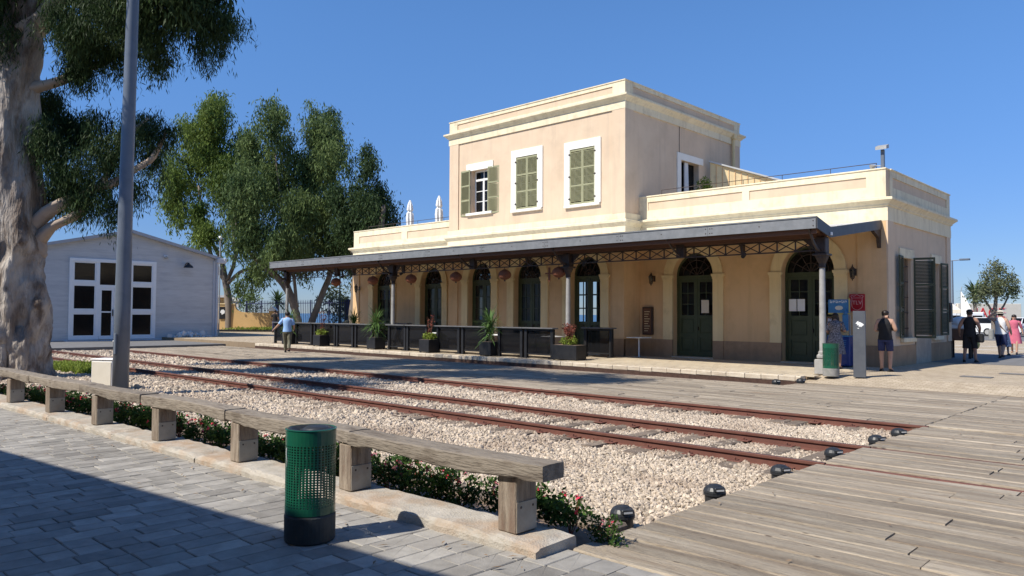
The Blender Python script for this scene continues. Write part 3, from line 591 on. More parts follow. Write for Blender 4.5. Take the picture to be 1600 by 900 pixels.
for (a, c, yf, nm) in ((BX0, TX0, BY0, 1), (TX0, TX1, TY0, 2), (TX1, BX1, BY0, 3)):
    sp(arched_wall(a, c, yf, T, TZ, ZW, ops(a, c), MB()), 'wall', M['wall_low'])
    cur = a
    for (p, q, s) in ops(a, c): sp(MB().box(cur, yf - .03, TZ, p - .001, yf, DZ), 'dado', M['dado']); cur = q + .001
    sp(MB().box(cur, yf - .03, TZ, c + (.03 if nm > 1 else 0), yf, DZ), 'dado', M['dado'])
# sides of the central block that show, end walls, rear wall with windows
sp(MB().box(TX1 - T, TY0 + T, TZ, TX1, BY0, ZW), 'wall', M['wall_low']); sp(MB().box(TX0, TY0 + T, TZ, TX0 + T, BY0, ZW), 'wall', M['wall_low'])
sp(MB().box(TX1, TY0 - .03, TZ, TX1 + .03, BY0, DZ), 'dado', M['dado'])
sp(MB().box(BX0, BY0 + T, TZ, BX0 + T, BY1, ZW), 'wall', M['wall'])
SW = [(25.83, 26.85), (29.25, 30.05)]      # side windows (y)
b = MB(); cur = BY0 + T
for (a, c) in SW: b.box(BX1 - T, cur, TZ, BX1, a, ZW); b.box(BX1 - T, a, TZ, BX1, c, 1.02); b.box(BX1 - T, a, 3.56, BX1, c, ZW); cur = c
b.box(BX1 - T, cur, TZ, BX1, BY1, ZW); sp(b, 'wall', M['wall'])
sp(MB().box(BX1, BY0 - .03, TZ, BX1 + .03, BY1, DZ - .02), 'dado', M['dado'])
b = MB(); cur = BX0; RW = [(-27.2, -25.9), (-25.1, -23.6), (-22.4, -21.0)]
for (a, c) in RW: b.box(cur, BY1 - .3, TZ, a, BY1, ZW); b.box(a, BY1 - .3, TZ, c, BY1, .5); b.box(a, BY1 - .3, 3.6, c, BY1, ZW); cur = c
b.box(cur, BY1 - .3, TZ, BX1, BY1, ZW); sp(b, 'wall', M['inside'])
for (a, c) in RW:
    b = MB(); b.box(a, BY1 - .2, .5, a + .07, BY1 - .12, 3.6).box(c - .07, BY1 - .2, .5, c, BY1 - .12, 3.6).box((a + c) / 2 - .04, BY1 - .2, .5, (a + c) / 2 + .04, BY1 - .12, 3.6)
    for z in (.5, 1.25, 2.0, 2.7, 3.53): b.box(a + .07, BY1 - .19, z, c - .07, BY1 - .13, z + .06)
    sp(b, 'window', M['green'])
sp(MB().box(BX0 + T, BY0 + T, TZ, BX1 - T, BY1 - .3, TZ + .03), 'floor', M['inside'])
sp(MB().box(BX0 + .1, BY0 + T + .01, 4.9, BX1 - .1, BY1 - .01, 5.25), 'roof_terrace', M['roofdeck'])
sp(MB().box(TX0 + .02, TY0 + T + .002, 4.905, TX1 - .02, BY0 + T, 5.24), 'ceiling', M['inside'])
for xx in (-27.0, -17.0, -12.0): sp(MB().box(xx, BY0 + T, TZ + .03, xx + .15, BY1 - .3, 4.9), 'partition_wall', M['inside'])
# corner pilasters
for (a, c, y, z1, mm) in ((BX0, BX0 + .55, BY0, 4.6, 'wall_low'), (BX1 - .85, BX1 - .001, BY0, 4.6, 'wall_low'), (TX0, TX0 + .6, TY0, 4.79, 'wall_low'), (TX1 - .55, TX1 - .001, TY0, 4.79, 'wall_low')):
    sp(MB().box(a, y - .05, DZ, c, y, z1), 'pilaster', M['wall'] if z1 > 5 else M[mm]); sp(MB().box(a - .01, y - .08, TZ, c, y - .031, DZ), 'pilaster_base', M['dado'])
for (a, c) in ((TX0, TX0 + .6), (TX1 - .55, TX1 - .001)): sp(MB().box(a, TY0 - .05, 5.53, c, TY0, 9.47), 'pilaster', M['wall'])
sp(MB().box(BX1, BY0 - .05, DZ, BX1 + .05, BY0 + .5, 4.6), 'pilaster', M['wall']); sp(MB().box(BX1, BY1 - .5, DZ, BX1 + .05, BY1, 4.6), 'pilaster', M['wall'])
sp(MB().box(TX1, TY0 - .05, 5.3, TX1 + .05, TY0 + .5, 9.48), 'pilaster', M['wall']); sp(MB().box(TX1, TY1 - .6, 5.3, TX1 + .05, TY1, 9.48), 'pilaster', M['wall'])
# wing cornice and parapet
cor = lambda zb: [(0, zb), (.05, zb), (.05, zb + .17), (.10, zb + .21), (.10, zb + .24), (.17, zb + .31), (.24, zb + .36), (.24, zb + .43), (.06, zb + .47), (0, zb + .47)]
sp(MB().ring(BX0, BY0, BX1, BY1, cor(4.86)), 'cornice', M['trim'])
sp(MB().ring(BX0, BY0, BX1, BY1, [(0, 4.60), (.055, 4.60), (.055, 4.86), (0, 4.86)]), 'frieze_band', M['trim'])
def parapet(x0, x1, yf, z0, z1, panels, side=None):
    b = MB(); b.box(x0, yf, z0, x1, yf + .3, z1); sp(b, 'parapet', M['wall'])
    f = .035; pz0, pz1 = panels[0], panels[1]; xs = panels[2]
    t = MB(); t.box(x0, yf - f, z0, x1, yf, pz0); t.box(x0, yf - f, pz1, x1, yf, z1); cur = x0
    for (a, c) in xs: t.box(cur, yf - f, pz0 + .001, a, yf, pz1 - .001); cur = c
    t.box(cur, yf - f, pz0 + .001, x1, yf, pz1 - .001); sp(t, 'parapet_frame', M['trim'])
    sp(MB().cbox(x0 - .02, yf - f - .03, z1, x1 + .02, yf + .33, z1 + .05, .012), 'coping', M['trim'])
parapet(TX1, BX1, BY0, 5.32, 6.17, (5.66, 5.98, [(-16.08, -12.24), (-11.98, -8.14)]))
parapet(BX0, TX0, BY0, 5.32, 6.17, (5.52, 5.90, [(-34.75, -31.05), (-30.6, -26.6)]))
def parapet_side(xf, y0, y1, z0, z1, pz0, pz1, ys, sgn=1):
    sp(MB().box(xf - .3 * sgn if sgn > 0 else xf, y0, z0, xf if sgn > 0 else xf + .3, y1, z1), 'parapet', M['wall'])
    f = .035; t = MB(); xa, xb = (xf, xf + f) if sgn > 0 else (xf - f, xf)
    t.box(xa, y0 - f, z0, xb, y1, pz0); t.box(xa, y0 - f, pz1, xb, y1, z1); cur = y0 - f
    for (a, c) in ys: t.box(xa, cur, pz0 + .001, xb, a, pz1 - .001); cur = c
    t.box(xa, cur, pz0 + .001, xb, y1, pz1 - .001); sp(t, 'parapet_frame', M['trim'])
    sp(MB().cbox(xf - .33 if sgn > 0 else xf - f - .03, y0, z1 + .002, xf + f + .03 if sgn > 0 else xf + .33, y1 + .02, z1 + .052, .012), 'coping', M['trim'])
parapet_side(BX1, BY0 + .3, BY1, 5.32, 6.17, 5.66, 5.97, [(25.0, 31.1)])
parapet_side(BX0, BY0 + .3, BY1, 5.32, 6.17, 5.66, 5.97, [(25.0, 31.1)], -1)
sp(MB().box(BX0, BY1 - .3, 5.32, TX0, BY1, 6.17).box(TX1, BY1 - .3, 5.32, BX1 - .3, BY1, 6.17), 'parapet', M['wall'])
# central block: string course, walls, cornice, parapet
sp(MB().ring(TX0, TY0, TX1, BY0, [(0, 4.80), (.075, 4.80), (.075, 5.02), (.16, 5.12), (.20, 5.17), (.20, 5.25), (.075, 5.29), (.075, 5.52), (0, 5.52)]), 'string_course', M['trim'])
W = [(-24.82, -23.70, 6.22, 8.14), (-22.03, -20.81, 6.12, 8.36), (-19.09, -17.84, 6.04, 8.24 + .02)]
b = MB(); cur = TX0
for (a, c, z0, z1) in W: b.box(cur, TY0, 4.95, a, TY0 + .4, 9.6); b.box(a, TY0, 4.95, c, TY0 + .4, z0); b.box(a, TY0, z1, c, TY0 + .4, 9.6); cur = c
b.box(cur, TY0, 4.95, TX1, TY0 + .4, 9.6); sp(b, 'wall', M['wall'])
DOOR = (27.45, 28.95)
b = MB(); b.box(TX1 - .4, TY0 + .4, 4.95, TX1, DOOR[0], 9.6).box(TX1 - .4, DOOR[0], 8.12, TX1, DOOR[1], 9.6).box(TX1 - .4, DOOR[1], 4.95, TX1, TY1, 9.6); sp(b, 'wall', M['wall'])
sp(MB().box(TX0, TY0 + .4, 4.95, TX0 + .4, TY1, 9.6), 'wall', M['wall']); sp(MB().box(TX0 + .4, TY1 - .4, 4.95, TX1 - .4, TY1, 9.6), 'wall', M['wall'])
sp(MB().box(TX0 + .3, TY0 + .3, 9.6, TX1 - .3, TY1 - .3, 9.75), 'roof', M['roofdeck'])
sp(MB().box(TX0 + .4, TY0 + .4, 5.26, TX1 - .4, TY1 - .4, 5.3), 'upper_floor', M['inside'])
sp(MB().ring(TX0, TY0, TX1, TY1, [(0, 9.48), (.055, 9.48), (.055, 9.76), (.10, 9.80), (.16, 9.87), (.24, 9.93), (.24, 10.0), (.08, 10.05), (0, 10.05)]), 'cornice', M['trim'])
def ring_parapet():
    x0, y0, x1, y1 = TX0, TY0, TX1, TY1
    sp(MB().ring(x0, y0, x1, y1, [(-.3, 9.75), (0, 9.75), (0, 10.54), (-.3, 10.54)]), 'parapet', M['wall'])
    sp(MB().ring(x0, y0, x1, y1, [(0, 10.05), (.035, 10.05), (.035, 10.13), (0, 10.13)]), 'parapet_frame', M['trim']); sp(MB().ring(x0, y0, x1, y1, [(0, 10.40), (.035, 10.40), (.035, 10.54), (0, 10.54)]), 'parapet_frame', M['trim'])
    b = MB(); 
    for (a, c) in ((x0 - .035, x0 + .5), (x1 - .55, x1 + .035)): b.box(a, y0 - .035, 10.131, c, y0, 10.399)
    for (a, c) in ((y0 + .001, y0 + .5), (y1 - .5, y1)): b.box(x1, a, 10.131, x1 + .035, c, 10.399)
    sp(b, 'parapet_frame', M['trim'])
    sp(MB().ring(x0, y0, x1, y1, [(-.32, 10.541), (.06, 10.541), (.06, 10.58), (-.32, 10.58)]), 'coping', M['trim'])
ring_parapet()

# --- arched doors
def arch_band(cx, r0_, r1, z, y0, y1, n=18):
    b = MB(); V = []
    for i in range(n + 1):
        a = PI * i / n; ca, sa = -math.cos(a), math.sin(a)
        V += [(cx + r0_ * ca, y0, z + r0_ * sa), (cx + r1 * ca, y0, z + r1 * sa), (cx + r1 * ca, y1, z + r1 * sa), (cx + r0_ * ca, y1, z + r0_ * sa)]
    Fc = [(0, 1, 2, 3), (4 * n, 4 * n + 3, 4 * n + 2, 4 * n + 1)]
    for i in range(n):
        for k in range(4): Fc.append((i * 4 + k, i * 4 + 4 + k, i * 4 + 4 + (k + 1) % 4, i * 4 + (k + 1) % 4))
    return b.add(V, Fc)
emblem = None
for di, (a, c, yf, sz) in enumerate(doors):
    cx = (a + c) / 2; hw = (c - a) / 2; mS = M['surround']; sw = .40 if di > 4 else .38
    for s, (p, q) in ((-1, (a - sw, a)), (1, (c, c + sw))):
        sp(MB().box(p, yf - .07, DZ, q, yf, sz - .16), 'door_surround', mS)
        b = MB(); b.prism([(p - .04, sz + .02), (p - .04, sz - .04), (p, sz - .10), (p, sz - .16), (q, sz - .16), (q, sz - .10), (q + .04, sz - .04), (q + .04, sz + .02)], 'y', yf - .11, yf)
        sp(b, 'impost', mS)
        sp(MB().box(p, yf - .075, TZ, q, yf - .031, DZ), 'surround_base', M['dado'])
    sp(arch_band(cx, hw + .001, hw + sw - .03, sz + .02, yf - .06, yf), 'archivolt', mS)
    yd = yf + .26
    d = MB(); d.box(a, yd, TZ, a + .07, yd + .1, sz); d.box(c - .07, yd, TZ, c, yd + .1, sz); d.box(a + .07, yd - .02, sz - .12, c - .07, yd + .1, sz)
    d = sp(d, 'door', M['green'])
    sp(arch_band(cx, hw - .07, hw, sz, yd, yd + .08), 'door_head', M['green'], d)
    # fanlight: radial and lattice bars over glass
    b = MB()
    for k in range(1, 6): an = PI * k / 6; b.bar((cx, yd + .03, sz), (cx - (hw - .05) * math.cos(an), yd + .03, sz + (hw - .05) * math.sin(an)), .025, .03, (0, 1, 0))
    for q in (.35, .68): b.add(*[(lambda m_: (m_.v, m_.f))(arch_band(cx, hw * q - .012, hw * q + .012, sz, yd + .015, yd + .045, 12))][0])
    sp(b, 'fanlight_bars', M['iron'], d)
    n = 12; V = [(cx, yd + .06, sz)] + [(cx - (hw - .06) * math.cos(PI * i / n), yd + .06, sz + (hw - .06) * math.sin(PI * i / n)) for i in range(n + 1)]
    sp(MB().add(V, [tuple(range(n + 2))]), 'fanlight_glass', M['glass'] if di != 4 and di != 3 else M['clear'], d)
    zt = sz - .12; lw = hw - .075; gz0 = TZ + 1.28 if di < 5 else TZ + 1.55
    for s in (-1, 1):
        x0 = cx - lw if s < 0 else cx + .003; x1 = cx - .003 if s < 0 else cx + lw; st_ = .115; z0 = TZ + .02
        b = MB(); b.box(x0, yd + .02, z0, x0 + st_, yd + .07, zt); b.box(x1 - st_, yd + .02, z0, x1, yd + .07, zt)
        rails = [(z0, z0 + .2), (z0 + .72, z0 + .86), (gz0 - .12, gz0), (zt - .12, zt)]
        for (p, q) in rails: b.box(x0 + st_, yd + .021, p, x1 - st_, yd + .069, q)
        px0, px1 = x0 + st_, x1 - st_; mid = (px0 + px1) / 2; rows = 3; hh = (zt - .12 - gz0) / rows
        b.box(mid - .014, yd + .025, gz0, mid + .014, yd + .06, zt - .12)
        for k in range(1, rows): b.box(px0, yd + .026, gz0 + k * hh - .013, px1, yd + .059, gz0 + k * hh + .013)
        b.box(px0, yd + .045, z0 + .2, px1, yd + .055, z0 + .72).box(px0, yd + .045, z0 + .86, px1, yd + .055, gz0 - .12)
        b.cbox(px0 + .05, yd + .028, z0 + .25, px1 - .05, yd + .046, z0 + .67, .012)
        if gz0 - .12 - z0 - .86 > .15: b.cbox(px0 + .04, yd + .028, z0 + .90, px1 - .04, yd + .046, gz0 - .16, .012)
        leaf = sp(b, 'door_leaf', M['green'], d)
        for k in range(rows):
            for (p, q) in ((px0, mid - .014), (mid + .014, px1)):
                sp(MB().add([(p, yd + .04, gz0 + k * hh + .013), (q, yd + .04, gz0 + k * hh + .013), (q, yd + .04, gz0 + (k + 1) * hh - .013), (p, yd + .04, gz0 + (k + 1) * hh - .013)], [(0, 1, 2, 3)]), 'pane', M['clear'] if di in (3, 4) else M['glass'], d)
        if 1 < di < 5:     # ring knocker motif on the lower panels
            ez = z0 + 1.0; b = MB(); m_ = [(mid + .085 * math.cos(t) * (1 + .0), yd + .022, ez + .085 * math.sin(t)) for t in np.linspace(0, 2 * PI, 15)]
            b.tube(m_, .016, 5).ell((mid, yd + .022, ez + .12), (.025, .012, .035)); sp(b, 'ring_motif', M['iron'], d)
    sp(MB().box(cx - .035, yd + .005, TZ + .02, cx + .035, yd + .022, zt), 'meeting_stile', M['green'], d)
    sp(MB().cbox(cx + .05, yd - .04, TZ + 1.0, cx + .075, yd + .02, TZ + 1.13, .005), 'handle', M['iron'], d)
    sp(MB().cbox(a - .02, yf - .12, TZ - .03, c + .02, yf + .3, TZ + .045, .01), 'door_step', M['limestone'])
sp(MB().box(-13.95, 24.69, 1.78, -13.65, 24.699, 2.25), 'paper_notice', M['cream'])
for x in (-10.7, -10.42): sp(MB().box(x, 24.69, 1.85, x + .25, 24.698, 2.25), 'paper_notice', M['whitepaint'])

# --- upper windows, shutters
def shutter(x0, x1, z0, z1, y, m, rotz=0, hinge=None):
    """louvred leaf in its own coordinates: hinge at origin, leaf along +x"""
    w_ = x1 - x0; h_ = z1 - z0; b = MB(); b.cbox(0, -.02, 0, .055, .02, h_, .004).cbox(w_ - .055, -.02, 0, w_, .02, h_, .004)
    for q in (0, .335, .665, 1): zz = q * (h_ - .07); b.box(.055, -.017, zz, w_ - .055, .017, zz + .07)
    o = b.build('shutter', m, st); o.matrix_parent_inverse = Matrix.Translation(-Vector(st.location)); o.location = (x0 if hinge is None else hinge, y, z0); o.rotation_euler[2] = rotz
    s = MB(); k = .085
    while k < h_ - .09:
        if min(abs(k - q * (h_ - .07) - .035) for q in (0, .335, .665, 1)) > .05: s.bar((.055, 0, k), (w_ - .055, 0, k), .058, .007, (0, -.6, .8))
        k += .046
    s.build('louvre_slats', m, o, kind='stuff')
    return o
def win_surround(a, c, z0, z1, w_, m, yf, plain=False):
    if not plain:
        sp(MB().box(a - w_, yf - .05, z0, a, yf, z1), 'window_surround', m); sp(MB().box(c, yf - .05, z0, c + w_, yf, z1), 'window_surround', m)
    sp(MB().box(a - w_, yf - .052, z1, c + w_, yf, z1 + w_ + .03), 'lintel', m); sp(MB().cbox(a - w_ + .03, yf - .12, z0 - .11, c + w_ - .03, yf, z0, .012), 'sill', m)
def window(a, c, z0, z1, y, m, mg):
    b = MB(); b.box(a, y, z0, a + .06, y + .07, z1).box(c - .06, y, z0, c, y + .07, z1).box(a + .06, y, z0, c - .06, y + .07, z0 + .07).box(a + .06, y, z1 - .06, c - .06, y + .07, z1)
    cx = (a + c) / 2; tz = z0 + (z1 - z0) * .76; b.box(cx - .05, y - .01, z0 + .07, cx + .05, y + .06, tz).box(a + .06, y - .012, tz, c - .06, y + .07, tz + .09)
    b.box(cx - .02, y + .005, tz + .09, cx + .02, y + .055, z1 - .06)
    for k in (1, 2): zz = z0 + .07 + (tz - z0 - .07) * k / 3; b.box(a + .06, y + .01, zz - .015, cx - .05, y + .05, zz + .015).box(cx + .05, y + .01, zz - .015, c - .06, y + .05, zz + .015)
    o = sp(b, 'window', m)
    for (p, q) in ((a + .06, cx - .05), (cx + .05, c - .06)):
        for k in range(3):
            za = z0 + .07 + (tz - z0 - .07) * k / 3 + .015; zb = z0 + .07 + (tz - z0 - .07) * (k + 1) / 3 - .015
            sp(MB().box(p, y + .028, za, q, y + .034, zb), 'pane', mg, o)
    sp(MB().box(a + .06, y + .028, tz + .09, cx - .02, y + .034, z1 - .06), 'pane', mg, o); sp(MB().box(cx + .02, y + .028, tz + .09, c - .06, y + .034, z1 - .06), 'pane', mg, o)
    return o
for k, (a, c, z0, z1) in enumerate(W):
    win_surround(a, c, z0, z1, .28, M['white_trim'], TY0, k == 0)
    window(a, c, z0, z1, TY0 + .24, M['whitepaint'], M['darkglass'])
    if k == 0:
        shutter(0, .66, z0 - .1, z1 + .05, TY0 - .07, M['shutter'], PI - .10, a - .02); shutter(0, .66, z0 - .1, z1 + .05, TY0 - .07, M['shutter'], .14, c + .0)
    else:
        w_ = (c - a) / 2; shutter(0, w_, z0 + .02, z1 - .02, TY0 - .01, M['shutter'], 0, a + .002); shutter(0, w_ - .01, z0 + .02, z1 - .02, TY0 - .01, M['shutter'], 0, a + w_ + .005)
        b = MB()
        for q in (.1, .5, .9): b.cbox(a - .05, TY0 - .075, z0 + (z1 - z0) * q, a + .03, TY0 - .04, z0 + (z1 - z0) * q + .05, .005).cbox(c - .03, TY0 - .075, z0 + (z1 - z0) * q, c + .05, TY0 - .04, z0 + (z1 - z0) * q + .05, .005)
        sp(b, 'shutter_hinge', M['iron'])
# --- side windows with bars and dark shutters
for k, (a, c) in enumerate(SW):
    xf = BX1
    sp(MB().box(xf, a - .22, 3.56, xf + .05, c + .22, 3.85), 'lintel', M['rawplaster'] if False else M['trim']); sp(MB().cbox(xf, a - .15, .88, xf + .12, c + .15, 1.02, .012), 'sill', M['trim'])
    b = MB(); b.box(xf - .3, a, 1.02, xf - .22, a + .07, 3.56).box(xf - .3, c - .07, 1.02, xf - .22, c, 3.56).box(xf - .3, a + .07, 2.4, xf - .22, c - .07, 2.48).box(xf - .3, (a + c) / 2 - .03, 1.02, xf - .22, (a + c) / 2 + .03, 3.56); wn = sp(b, 'window', M['whitepaint'])
    sp(MB().box(xf - .28, a + .07, 1.02, xf - .27, c - .07, 3.56), 'pane', M['darkglass'], wn)
    b = MB()
    for y in np.arange(a + .12, c - .05, .14): b.tube([(xf - .1, y, 1.02), (xf - .1, y, 3.56)], .011, 5)
    for z in (1.3, 1.8, 2.3, 2.8, 3.3): b.box(xf - .11, a, z, xf - .09, c, z + .03)
    sp(b, 'window_bars', M['iron'])
def side_shutter(y, z0, z1, w_, ang):
    o = shutter(0, w_, z0, z1, y, M['shutter_dark'], ang, BX1 + .07); return o
side_shutter(25.80, 1.04, 3.6, .55, -PI / 2 + .10)
side_shutter(26.88, 1.0, 3.6, .62, math.radians(12))
side_shutter(29.22, 1.04, 3.6, .02 + .45, -PI / 2 + .12)
side_shutter(30.10, 1.04, 3.6, .5, PI / 2 - .2)
sp(MB().box(BX1 + .001, 27.2, TZ, BX1 + .036, 28.9, 1.0), 'bare_cement_patch', M['rawplaster'])
# terrace door, curtain, downpipe, crack joint
sp(MB().box(TX1, DOOR[0] - .28, 5.3, TX1 + .05, DOOR[0], 8.4).box(TX1, DOOR[0], 8.12, TX1 + .05, DOOR[1] + .3, 8.4), 'door_surround', M['white_trim'])
b = MB(); y = DOOR[0] + .55
for k in range(7): b.tube([(TX1 - .12, y + k * .055, 5.3), (TX1 - .12, y + k * .055 - .02 * k, 8.1)], .04, 6)
sp(b, 'curtain', M['white'])
sp(MB().box(TX1 - .3, DOOR[0] + .01, 5.31, TX1 - .24, DOOR[1] - .01, 8.1), 'terrace_door', M['darkglass'])
b = MB(); b.tube([(TX1 + .12, 31.85, 9.85), (TX1 + .12, 31.85, 5.3)], .075, 10).cbox(TX1 + .02, 31.72, 9.7, TX1 + .24, 31.98, 9.95, .02); sp(b, 'downpipe', M['surround'])
sp(MB().tube([(TX1 + .06, 27.35, 10.0), (TX1 + .012, 27.37, 9.4), (TX1 + .012, 27.36, 8.4), (TX1 + .012, 27.36, 5.3)], .012, 4), 'cable', M['iron'])
# bulkhead beyond the terrace door
b = MB(); b.add([(-16.2, 29.47, 5.2), (-13.6, 31.15, 5.2), (-13.6, 31.15, 7.28), (-16.2, 29.47, 8.28), (-16.28, 29.6, 5.2), (-13.68, 31.28, 5.2), (-13.68, 31.28, 7.28), (-16.28, 29.6, 8.28)], [(0, 1, 2, 3), (7, 6, 5, 4), (0, 4, 5, 1), (1, 5, 6, 2), (2, 6, 7, 3), (3, 7, 4, 0)])
bh = sp(b, 'stair_bulkhead', M['surround'])
for k in range(1, 12): t = k / 12; p = Vector((-16.2, 29.47, 0)).lerp(Vector((-13.6, 31.15, 0)), t); sp(MB().box(p.x - .012, p.y - .03, 5.2, p.x + .012, p.y + .0, 8.22 - t * 1.0), 'board_joint', M['wall_low'], bh)
sp(MB().bar((-16.25, 29.45, 8.31), (-13.5, 31.15, 7.31), .2, .06), 'bulkhead_coping', M['sheet'], bh)
# menu board, small wall fittings
t = sp(MB().cbox(-17.45 + .5, BY0 - .06, .92, -16.95 + .5 - .12, BY0 - .0, 1.95, .01), 'menu_frame', M['brownwood']) if False else None
mbd = thing('menu_board', 'narrow brown framed menu board on the wall left of the wall lantern', 'menu board', (-16.25, 24.42, .95))
b = MB(); b.cbox(-.02, -.05, 0, .42, .06, 1.05, .01); b.build('frame', M['iron'], mbd)
MB().box(.03, -.058, .05, .37, -.0505, 1.0).build('menu_sheet', M['brownwood'], mbd)
b = MB()
for k in range(9): b.box(.08, -.0625, .14 + k * .09, .08 + .16 + .08 * ((k * 7) % 3) / 2, -.0585, .165 + k * .09)
b.build('menu_print', M['surround'], mbd)
mbd.scale = (1, 1, 1)
# wall lanterns
def lantern(x, y, z, label):
    t = thing('wall_lantern', label, 'lantern', (x, y, z), group='black wall lanterns')
    MB().cbox(-.04, -.03, -.1, .04, 0, .12, .008).build('wall_plate', M['iron'], t)
    MB().tube([(0, -.02, -.02), (0, -.10, -.08), (0, -.2, .02), (0, -.22, .14), (0, -.2, .20)], .012, 6).tube([(0, -.2, .20), (0, -.25, .24), (0, -.25, .18)], .01, 6).build('arm', M['iron'], t)
    c0 = (0, -.25)
    MB().lathe([(.02, .18), (.10, .10), (.105, .085)], 0, -.25, 6).lathe([(.02, .20), (.03, .18)], 0, -.25, 6).build('lantern_roof', M['iron'], t)
    b = MB()
    for k in range(6): a = 2 * PI * k / 6; b.bar((.095 * math.cos(a), -.25 + .095 * math.sin(a), .085), (.06 * math.cos(a), -.25 + .06 * math.sin(a), -.17), .012, .012)
    b.lathe([(.062, -.17), (.062, -.185), (.02, -.22), (.012, -.26)], 0, -.25, 6); b.build('lantern_frame', M['iron'], t)
    MB().lathe([(.085, .083), (.052, -.165)], 0, -.25, 6).build('lantern_glass', M['glass'], t)
    return t
lantern(-34.62, 24.45, 3.05, 'black wall lantern at the left end of the station front')
lantern(-15.8, 24.5, 3.05, 'black wall lantern between the menu board and the middle green door')
lantern(-8.5, 24.5, 3.05, 'black wall lantern above the red enamel sign')

# ================================================================== CANOPY
YC, YF = 20.4, 19.5
cn = thing('platform_canopy', 'long grey edged canopy on iron columns along the station front', 'canopy', (-21.5, YC, 0))
def cp(b, name, m, parent=None, **k):
    o = b.build(name, m, parent or cn, **k)
    if parent is None: o.matrix_parent_inverse = Matrix.Translation(-Vector(cn.location))
    return o
CX0, CX1 = -35.35, -7.72
nseg = 9; L = (CX1 - CX0) / nseg
for k in range(nseg):
    f = cp(MB().box(CX0 + k * L + .004, YF - .03, 3.95, CX0 + (k + 1) * L - .004, YF, 4.23), 'fascia_plate', M['fascia'])
    b = MB()
    for (dx, dz) in ((.05, .06), (.05, .2), (.11, .06), (.11, .2)): b.lathe([(.014, 0), (.014, .012), (.008, .016)], 0, 0, 6)
    b = MB()
    for dx in (.06, .13, L / 2, L - .07):
        for dz in ((.07, .2) if dx != L / 2 else (.15,)): b.ell((CX0 + k * L + dx, YF - .033, 3.95 + dz), (.017, .012, .017), 6, 4)
    cp(b, 'bolts', M['iron'], f)
cp(MB().box(CX0 - .01, YF - .05, 4.23, CX1 + .01, YF + .06, 4.262), 'fascia_cap', M['fascia'])
# roof sheet: front fall to the gutter, rear rise to the wall
def corr(y0, z0, y1, z1, nm):
    n = 560; V = []; F_ = []
    for i in range(n + 1):
        x = CX0 + (CX1 - CX0) * i / n; dz = .012 * math.sin(i * PI / 2)
        V += [(x, y0, z0 + dz), (x, y1, z1 + dz)]
    for i in range(n): F_.append((2 * i, 2 * i + 2, 2 * i + 3, 2 * i + 1))
    return cp(MB().add(V, F_), nm, M['sheet'])
corr(YF + .02, 4.20, YC, 4.03, 'roof_sheet'); corr(YC, 4.03, 24.40, 4.60, 'roof_sheet')
for yr, (za, zb) in ((0, (0, 0)),):
    i = 0
    for x in np.arange(CX0 + .4, CX1 - .2, .9):
        cp(MB().bar((x, YC + .1, 3.97), (x, 24.42, 4.53), .06, .10), 'rafter', M['brownwood']); cp(MB().bar((x, YF + .02, 4.12), (x, YC - .05, 3.96), .06, .10), 'rafter', M['brownwood'])
for (y, z) in ((21.8, 4.19), (23.1, 4.37)): cp(MB().box(CX0 + .05, y, z, CX1 - .05, y + .09, z + .05), 'purlin', M['brownwood'])
cp(MB().box(CX0 + .2, YF + .1, 3.83, CX1 - .05, YF + .16, 4.02), 'front_beam', M['brownwood']); cp(MB().box(CX0 + .1, YC - .06, 3.79, CX1 - .1, YC + .06, 3.93), 'gutter_beam', M['brownwood'])
# end plates, folded at the gutter line
def endplate(x, s):
    t = .03
    V = [(x, YF, 3.95), (x, YC, 3.78), (x, YC, 4.06), (x, YF, 4.25)]; b = MB(); b.prism([(p[1], p[2]) for p in V], 'x', x, x + t); cp(b, 'end_plate', M['canopy_dark'])
    b = MB(); b.prism([(YC + .001, 3.78), (24.42, 4.34), (24.42, 4.62), (YC + .001, 4.06)], 'x', x, x + t); cp(b, 'end_plate', M['canopy_dark'])
endplate(CX1, 1); endplate(CX0 - .03, -1)
cp(MB().cbox(CX1 + .03, YC - .06, 3.84, CX1 + .06, YC + .05, 3.92, .005), 'end_bolt_plate', M['whitepaint'])
def curve_br(pts, w_, name, m=M['iron']):
    b = MB()
    for a, c in zip(pts[:-1], pts[1:]): b.bar(a, c, w_, w_ * 1.3, (0, 0, 1))
    return cp(b, name, m)
# wall brackets
for x in (CX1 - .05, -12.2, -21.3, -30.8, CX0 + .2):
    yw = TY0 if TX0 < x < TX1 else BY0
    b = MB(); b.prism([(yw, 3.75), (yw - .12, 3.80), (yw - .2, 4.08), (yw - .62, 4.22), (yw - .62, 4.34), (yw, 4.40)], 'x', x - .05, x + .05); cp(b, 'wall_bracket', M['iron'])
# trusses
COLS = [-35.2, -26.42, -16.65, -7.93]; ZB, ZT = 3.47, 3.78
for a, c in zip(COLS[:-1], COLS[1:]):
    a2, c2 = a + .2, c - .2
    tr = cp(MB().box(a2, YC - .03, ZB - .035, c2, YC + .03, ZB).box(a2, YC - .03, ZT - .04, c2, YC + .03, ZT), 'truss', M['iron'])
    n = round((c2 - a2) / .52); dx = (c2 - a2) / n
    for k in range(n):
        x0 = a2 + k * dx
        cp(MB().box(x0 - .014, YC - .02, ZB, x0 + .014, YC + .02, ZT - .04), 'truss_upright', M['iron'], tr)
        cp(MB().bar((x0 + .02, YC - .012, ZB + .01), (x0 + dx - .02, YC - .012, ZT - .05), .012, .028, (0, 1, 0) if 0 else (0, 0, 1)), 'truss_diagonal', M['iron'], tr)
        cp(MB().bar((x0 + .02, YC + .012, ZT - .05), (x0 + dx - .02, YC + .012, ZB + .01), .012, .028), 'truss_diagonal', M['iron'], tr)
